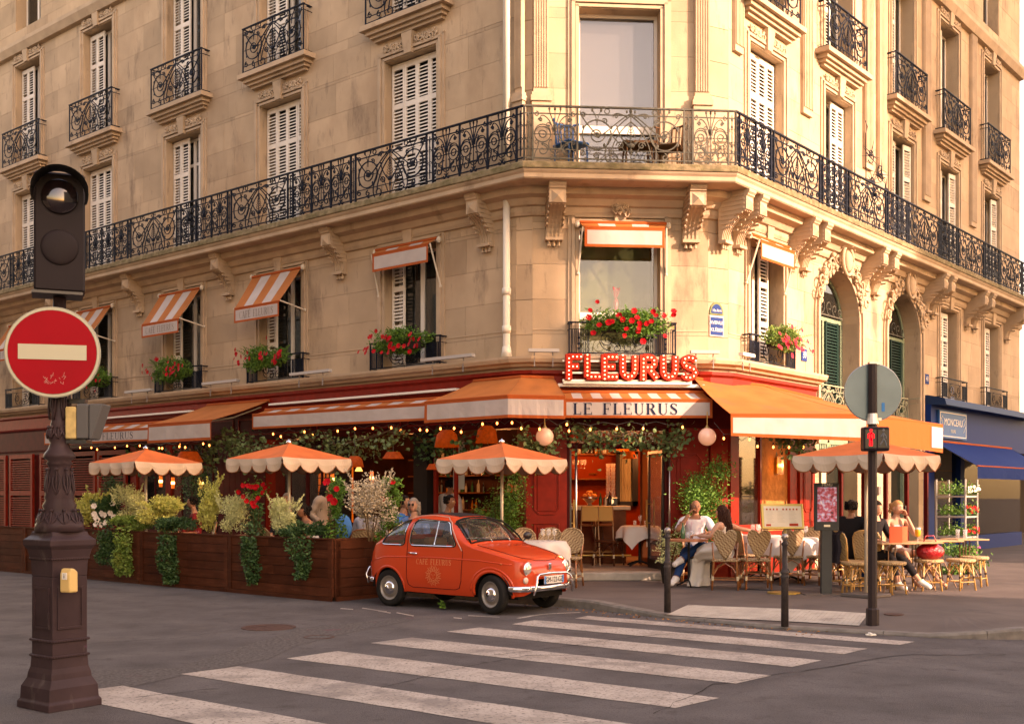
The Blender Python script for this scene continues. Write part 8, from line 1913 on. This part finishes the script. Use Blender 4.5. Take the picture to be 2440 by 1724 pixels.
# fair-haired woman on the phone, far right, in the sun
J = dict(SEATED, elb=((-.26,-.16,.80),(.22,-.22,.80)), wri=((-.20,-.42,.80),(.10,-.14,1.12)), knee=((-.10,-.40,.56),(.14,-.44,.54)), ank=((-.05,-.60,.12),(.35,-.62,.12)), toe=((-.05,-.74,.05),(.42,-.72,.05)), hed=(0,-.04,1.24), sh=.155)
human('p', 'sunlit fair-haired woman in a strappy top with a phone at her face', TR(6.08,17.75,.12,14), J, 'light', [('camisole', mat('lilac_cloth', (.45,.36,.38), .85), TANK, .012), ('shorts', mat('cream_shorts', (.5,.42,.33), .85), lambda l,u: l == 'hip' or (l == 'thigh' and u < .7), .013)], ('bun', HF), yaw=20, pitch=6, hands=((1,.5),(-1,.9)), palms=((0,0,-1),(-1,0,0)), build=.92,
      extra=lambda t, Mh, hs: mk('phone', G().box(-.008,-.035,-.07,.008,.035,.07), BLACKP, t, WM[t.name] @ T(.090,-.10,1.21)))
J = dict(SEATED, hed=(0,-.04,1.24), knee=((-.1,-.42,.54),(.14,-.40,.50)), ank=((-.05,-.5,.12),(.30,-.62,.14)), toe=((-.05,-.64,.05),(.38,-.74,.06)))
human('p', 'dark-haired woman in a black top half hidden by the signal pole', TR(5.55,17.15,.12,30), J, 'light', [('top', BLK, LONGS, .014), ('trousers', BLK, TRS(.7), .013), ('shoes', WT, SHOE, .012)], ('long', HBK), yaw=-10, build=.95)
human('p', 'person in a black shirt seen from behind, left of the signal pole', TR(5.25,17.35,.12,150), dict(SEATED), 'tan', [('shirt', BLK, LONGS, .016), ('jeans', JEAN, TRS(.95), .013)], ('short', HBK), build=1.05)
# guests on the side-street terrace
def place(px, Y, rz): return TR((px-CX)/F_*Y, Y, .12, rz)
def shades_(t, Mh, hs):
    g = G()
    for s in (-1,1): q = G().tube([(s*.03+.022*math.cos(R(a)),-.097,.012+.018*math.sin(R(a))) for a in range(0,361,30)], .0035, 4); g.add([Mh @ Vector(v) for v in q.v], q.f); q = G().ball((s*.03,-.096,.012), (.021,.002,.017), 8, 5); g.add([Mh @ Vector(v) for v in q.v], q.f)
    mk('sunglasses', g, BLACKP, t)
human('p', 'man with sunglasses in a dark red shirt behind the planters at left', place(464,21.3,-70), dict(SEATED, hed=(0,-.05,1.30), nec=(0,-.01,1.14)), 'tan', [('shirt', cloth('dark_red_shirt', (.22,.02,.02), second=((.5,.5,.55), 14, .62)), LONGS, .015), ('trousers', BLK, TRS(.95), .013)], ('short', HBK), yaw=-10, extra=shades_)
human('p', 'dark-haired woman in a white tank top leaning on the table behind the nearest planter', place(742,18.35,-58), dict(SEATED, elb=((-.26,-.26,.78),(.24,-.24,.78)), wri=((-.12,-.44,.84),(.02,-.42,.86)), che=(0,-.06,.92), nec=(0,-.11,1.05), hed=(0,-.15,1.19)), 'dark', [('tank_top', WT, TANK, .012), ('trousers', BLK, TRS(.95), .013)], ('bun', HBK), yaw=-12, pitch=2, build=.92)
human('p', 'standing dark-haired waitress in a beige blouse in the shade behind the terrace', place(765,20.4,60), dict(STAND, che=(0,-.06,1.30), nec=(0,-.10,1.43), hed=(0,-.14,1.56)), 'tan', [('blouse', mat('beige_blouse', (.36,.27,.20), .85), LONGS, .02), ('trousers', BLK, TRS(.95), .015)], ('long', HBK), yaw=15, build=.95)
human('p', 'grey-haired person behind the middle parasol pole', place(686,19.5,-10), dict(SEATED, hed=(0,-.04,1.36), nec=(0,-.01,1.2), che=(0,.02,1.04)), 'light', [('shirt', BLK, LONGS, .015)], ('bob', HG))
human('p', 'grey-haired woman with glasses in a blue shirt above the rear window of the car', place(988,17.9,-20), dict(SEATED, hed=(0,-.04,1.28), nec=(0,-.01,1.13)), 'light', [('shirt', mat('light_blue_cloth', (.12,.22,.42), .85), LONGS, .016), ('trousers', BLK, TRS(.95), .013)], ('bob', HG), yaw=0, extra=shades_)
human('p', 'person in a bright blue shirt beside the climber behind the car', place(962,18.6,70), dict(SEATED, hed=(0,-.02,1.32), nec=(0,.0,1.17), che=(0,.03,1.0)), 'tan', [('shirt', mat('bright_blue_cloth', (.03,.17,.42), .85), LONGS, .018), ('trousers', BLK, TRS(.95), .013)], ('short', HBK))
human('p', 'person in a pale grey top behind the thin variegated bush', place(878,17.9,170), dict(SEATED), 'light', [('top', mat('pale_grey_cloth', (.40,.37,.38), .85), LONGS, .018), ('trousers', BLK, TRS(.95), .013)], ('short', HG))
human('p', 'dark-haired man in profile in a dark jacket above the roof of the car', place(1066,18.5,62), dict(SEATED, hed=(0,-.05,1.33), nec=(0,-.01,1.18), che=(0,.02,1.02)), 'dark', [('jacket', cloth('navy_jacket', (.015,.018,.04)), LONGS, .02), ('trousers', BLK, TRS(.95), .013)], ('short', HBK))
human('p', 'barman in a white shirt with his back turned inside the bay left of the corner', place(1072,21.0,150), dict(STAND), 'tan', [('shirt', WT, LONGS, .02), ('trousers', BLK, TRS(.95), .015)], ('short', HBK))
# a few terrace tables and chairs behind the planters
for px, Y, l in ((430,20.9,'white-topped table behind the round yellow bush'),(705,18.0,'table the woman in the tank top leans on'),(940,17.6,'table behind the climber nearest the car'),(590,19.4,'table behind the red heart of flowers')):
    p = at(px,1300,Y); roundtable(T(p.x,Y,.12), l)
for px, Y, rz, k, l in ((480,21.9,-70,'bent','chair of the man with sunglasses'),(765,18.5,-58,'bent','woven chair of the woman in the tank top'),(990,18.05,-20,'oval','rattan chair of the woman with glasses'),(640,19.0,160,'oval','curly-topped rattan chair left of the middle pale bush'),(1010,17.3,60,'oval','rattan chair seen through the car window'),(1072,18.7,62,'bent','chair of the man in the dark jacket'),(878,17.75,170,'bent','chair of the person in the pale grey top'),(950,18.7,70,'bent','chair of the person in bright blue'),(686,19.6,-10,'bent','chair of the grey-haired person by the pole')): rchair(k, lab=l, W=place(px,Y,rz))
rchair('oval', lab='rattan chair of the sunlit fair-haired woman', W=TR(6.08,17.85,.12,14), cane=CANE_L, wv=WV2); rchair('oval', lab='rattan chair of the dark-haired woman by the signal pole', W=TR(5.58,17.25,.12,30), cane=CANE_L, wv=WV2)
o = mk('blue_bag', G().ball((0,0,.2), (.16,.10,.22), 12, 8), mat('bright_blue_cloth', (0,0,0)), W=T(*at(815,1300,17.7).xy,.85), smooth=True); tag(o, 'bright blue bag standing by the tall climber with red blooms', 'bag')
p = at(1524,1255,20.6); cloth_table(TR(p.x,20.6,.26,0), 'small table just inside the open door', 'white cloth hanging in points just inside the open door', a=.55, r=.32, rot_=20, seed=3)
for i, dx in enumerate((-.1,.0,.1)): (wineglass if i == 1 else tumbler)(T(p.x+dx,20.5,1.0), ('left tumbler','wine glass','right tumbler')[i]+' on the cloth table just inside the door')
rchair('bent', lab='curved-back wooden chair left of the table inside the door', W=TR(p.x-.55,20.8,.26,60), wv=mat('dark_bentwood', (.09,.03,.015), .4), cane=mat('dark_bentwood', (0,0,0))); rchair('bent', lab='curved-back wooden chair behind the table inside the door', W=TR(p.x+.35,21.2,.26,-20), wv=mat('dark_bentwood', (0,0,0)), cane=mat('dark_bentwood', (0,0,0)))
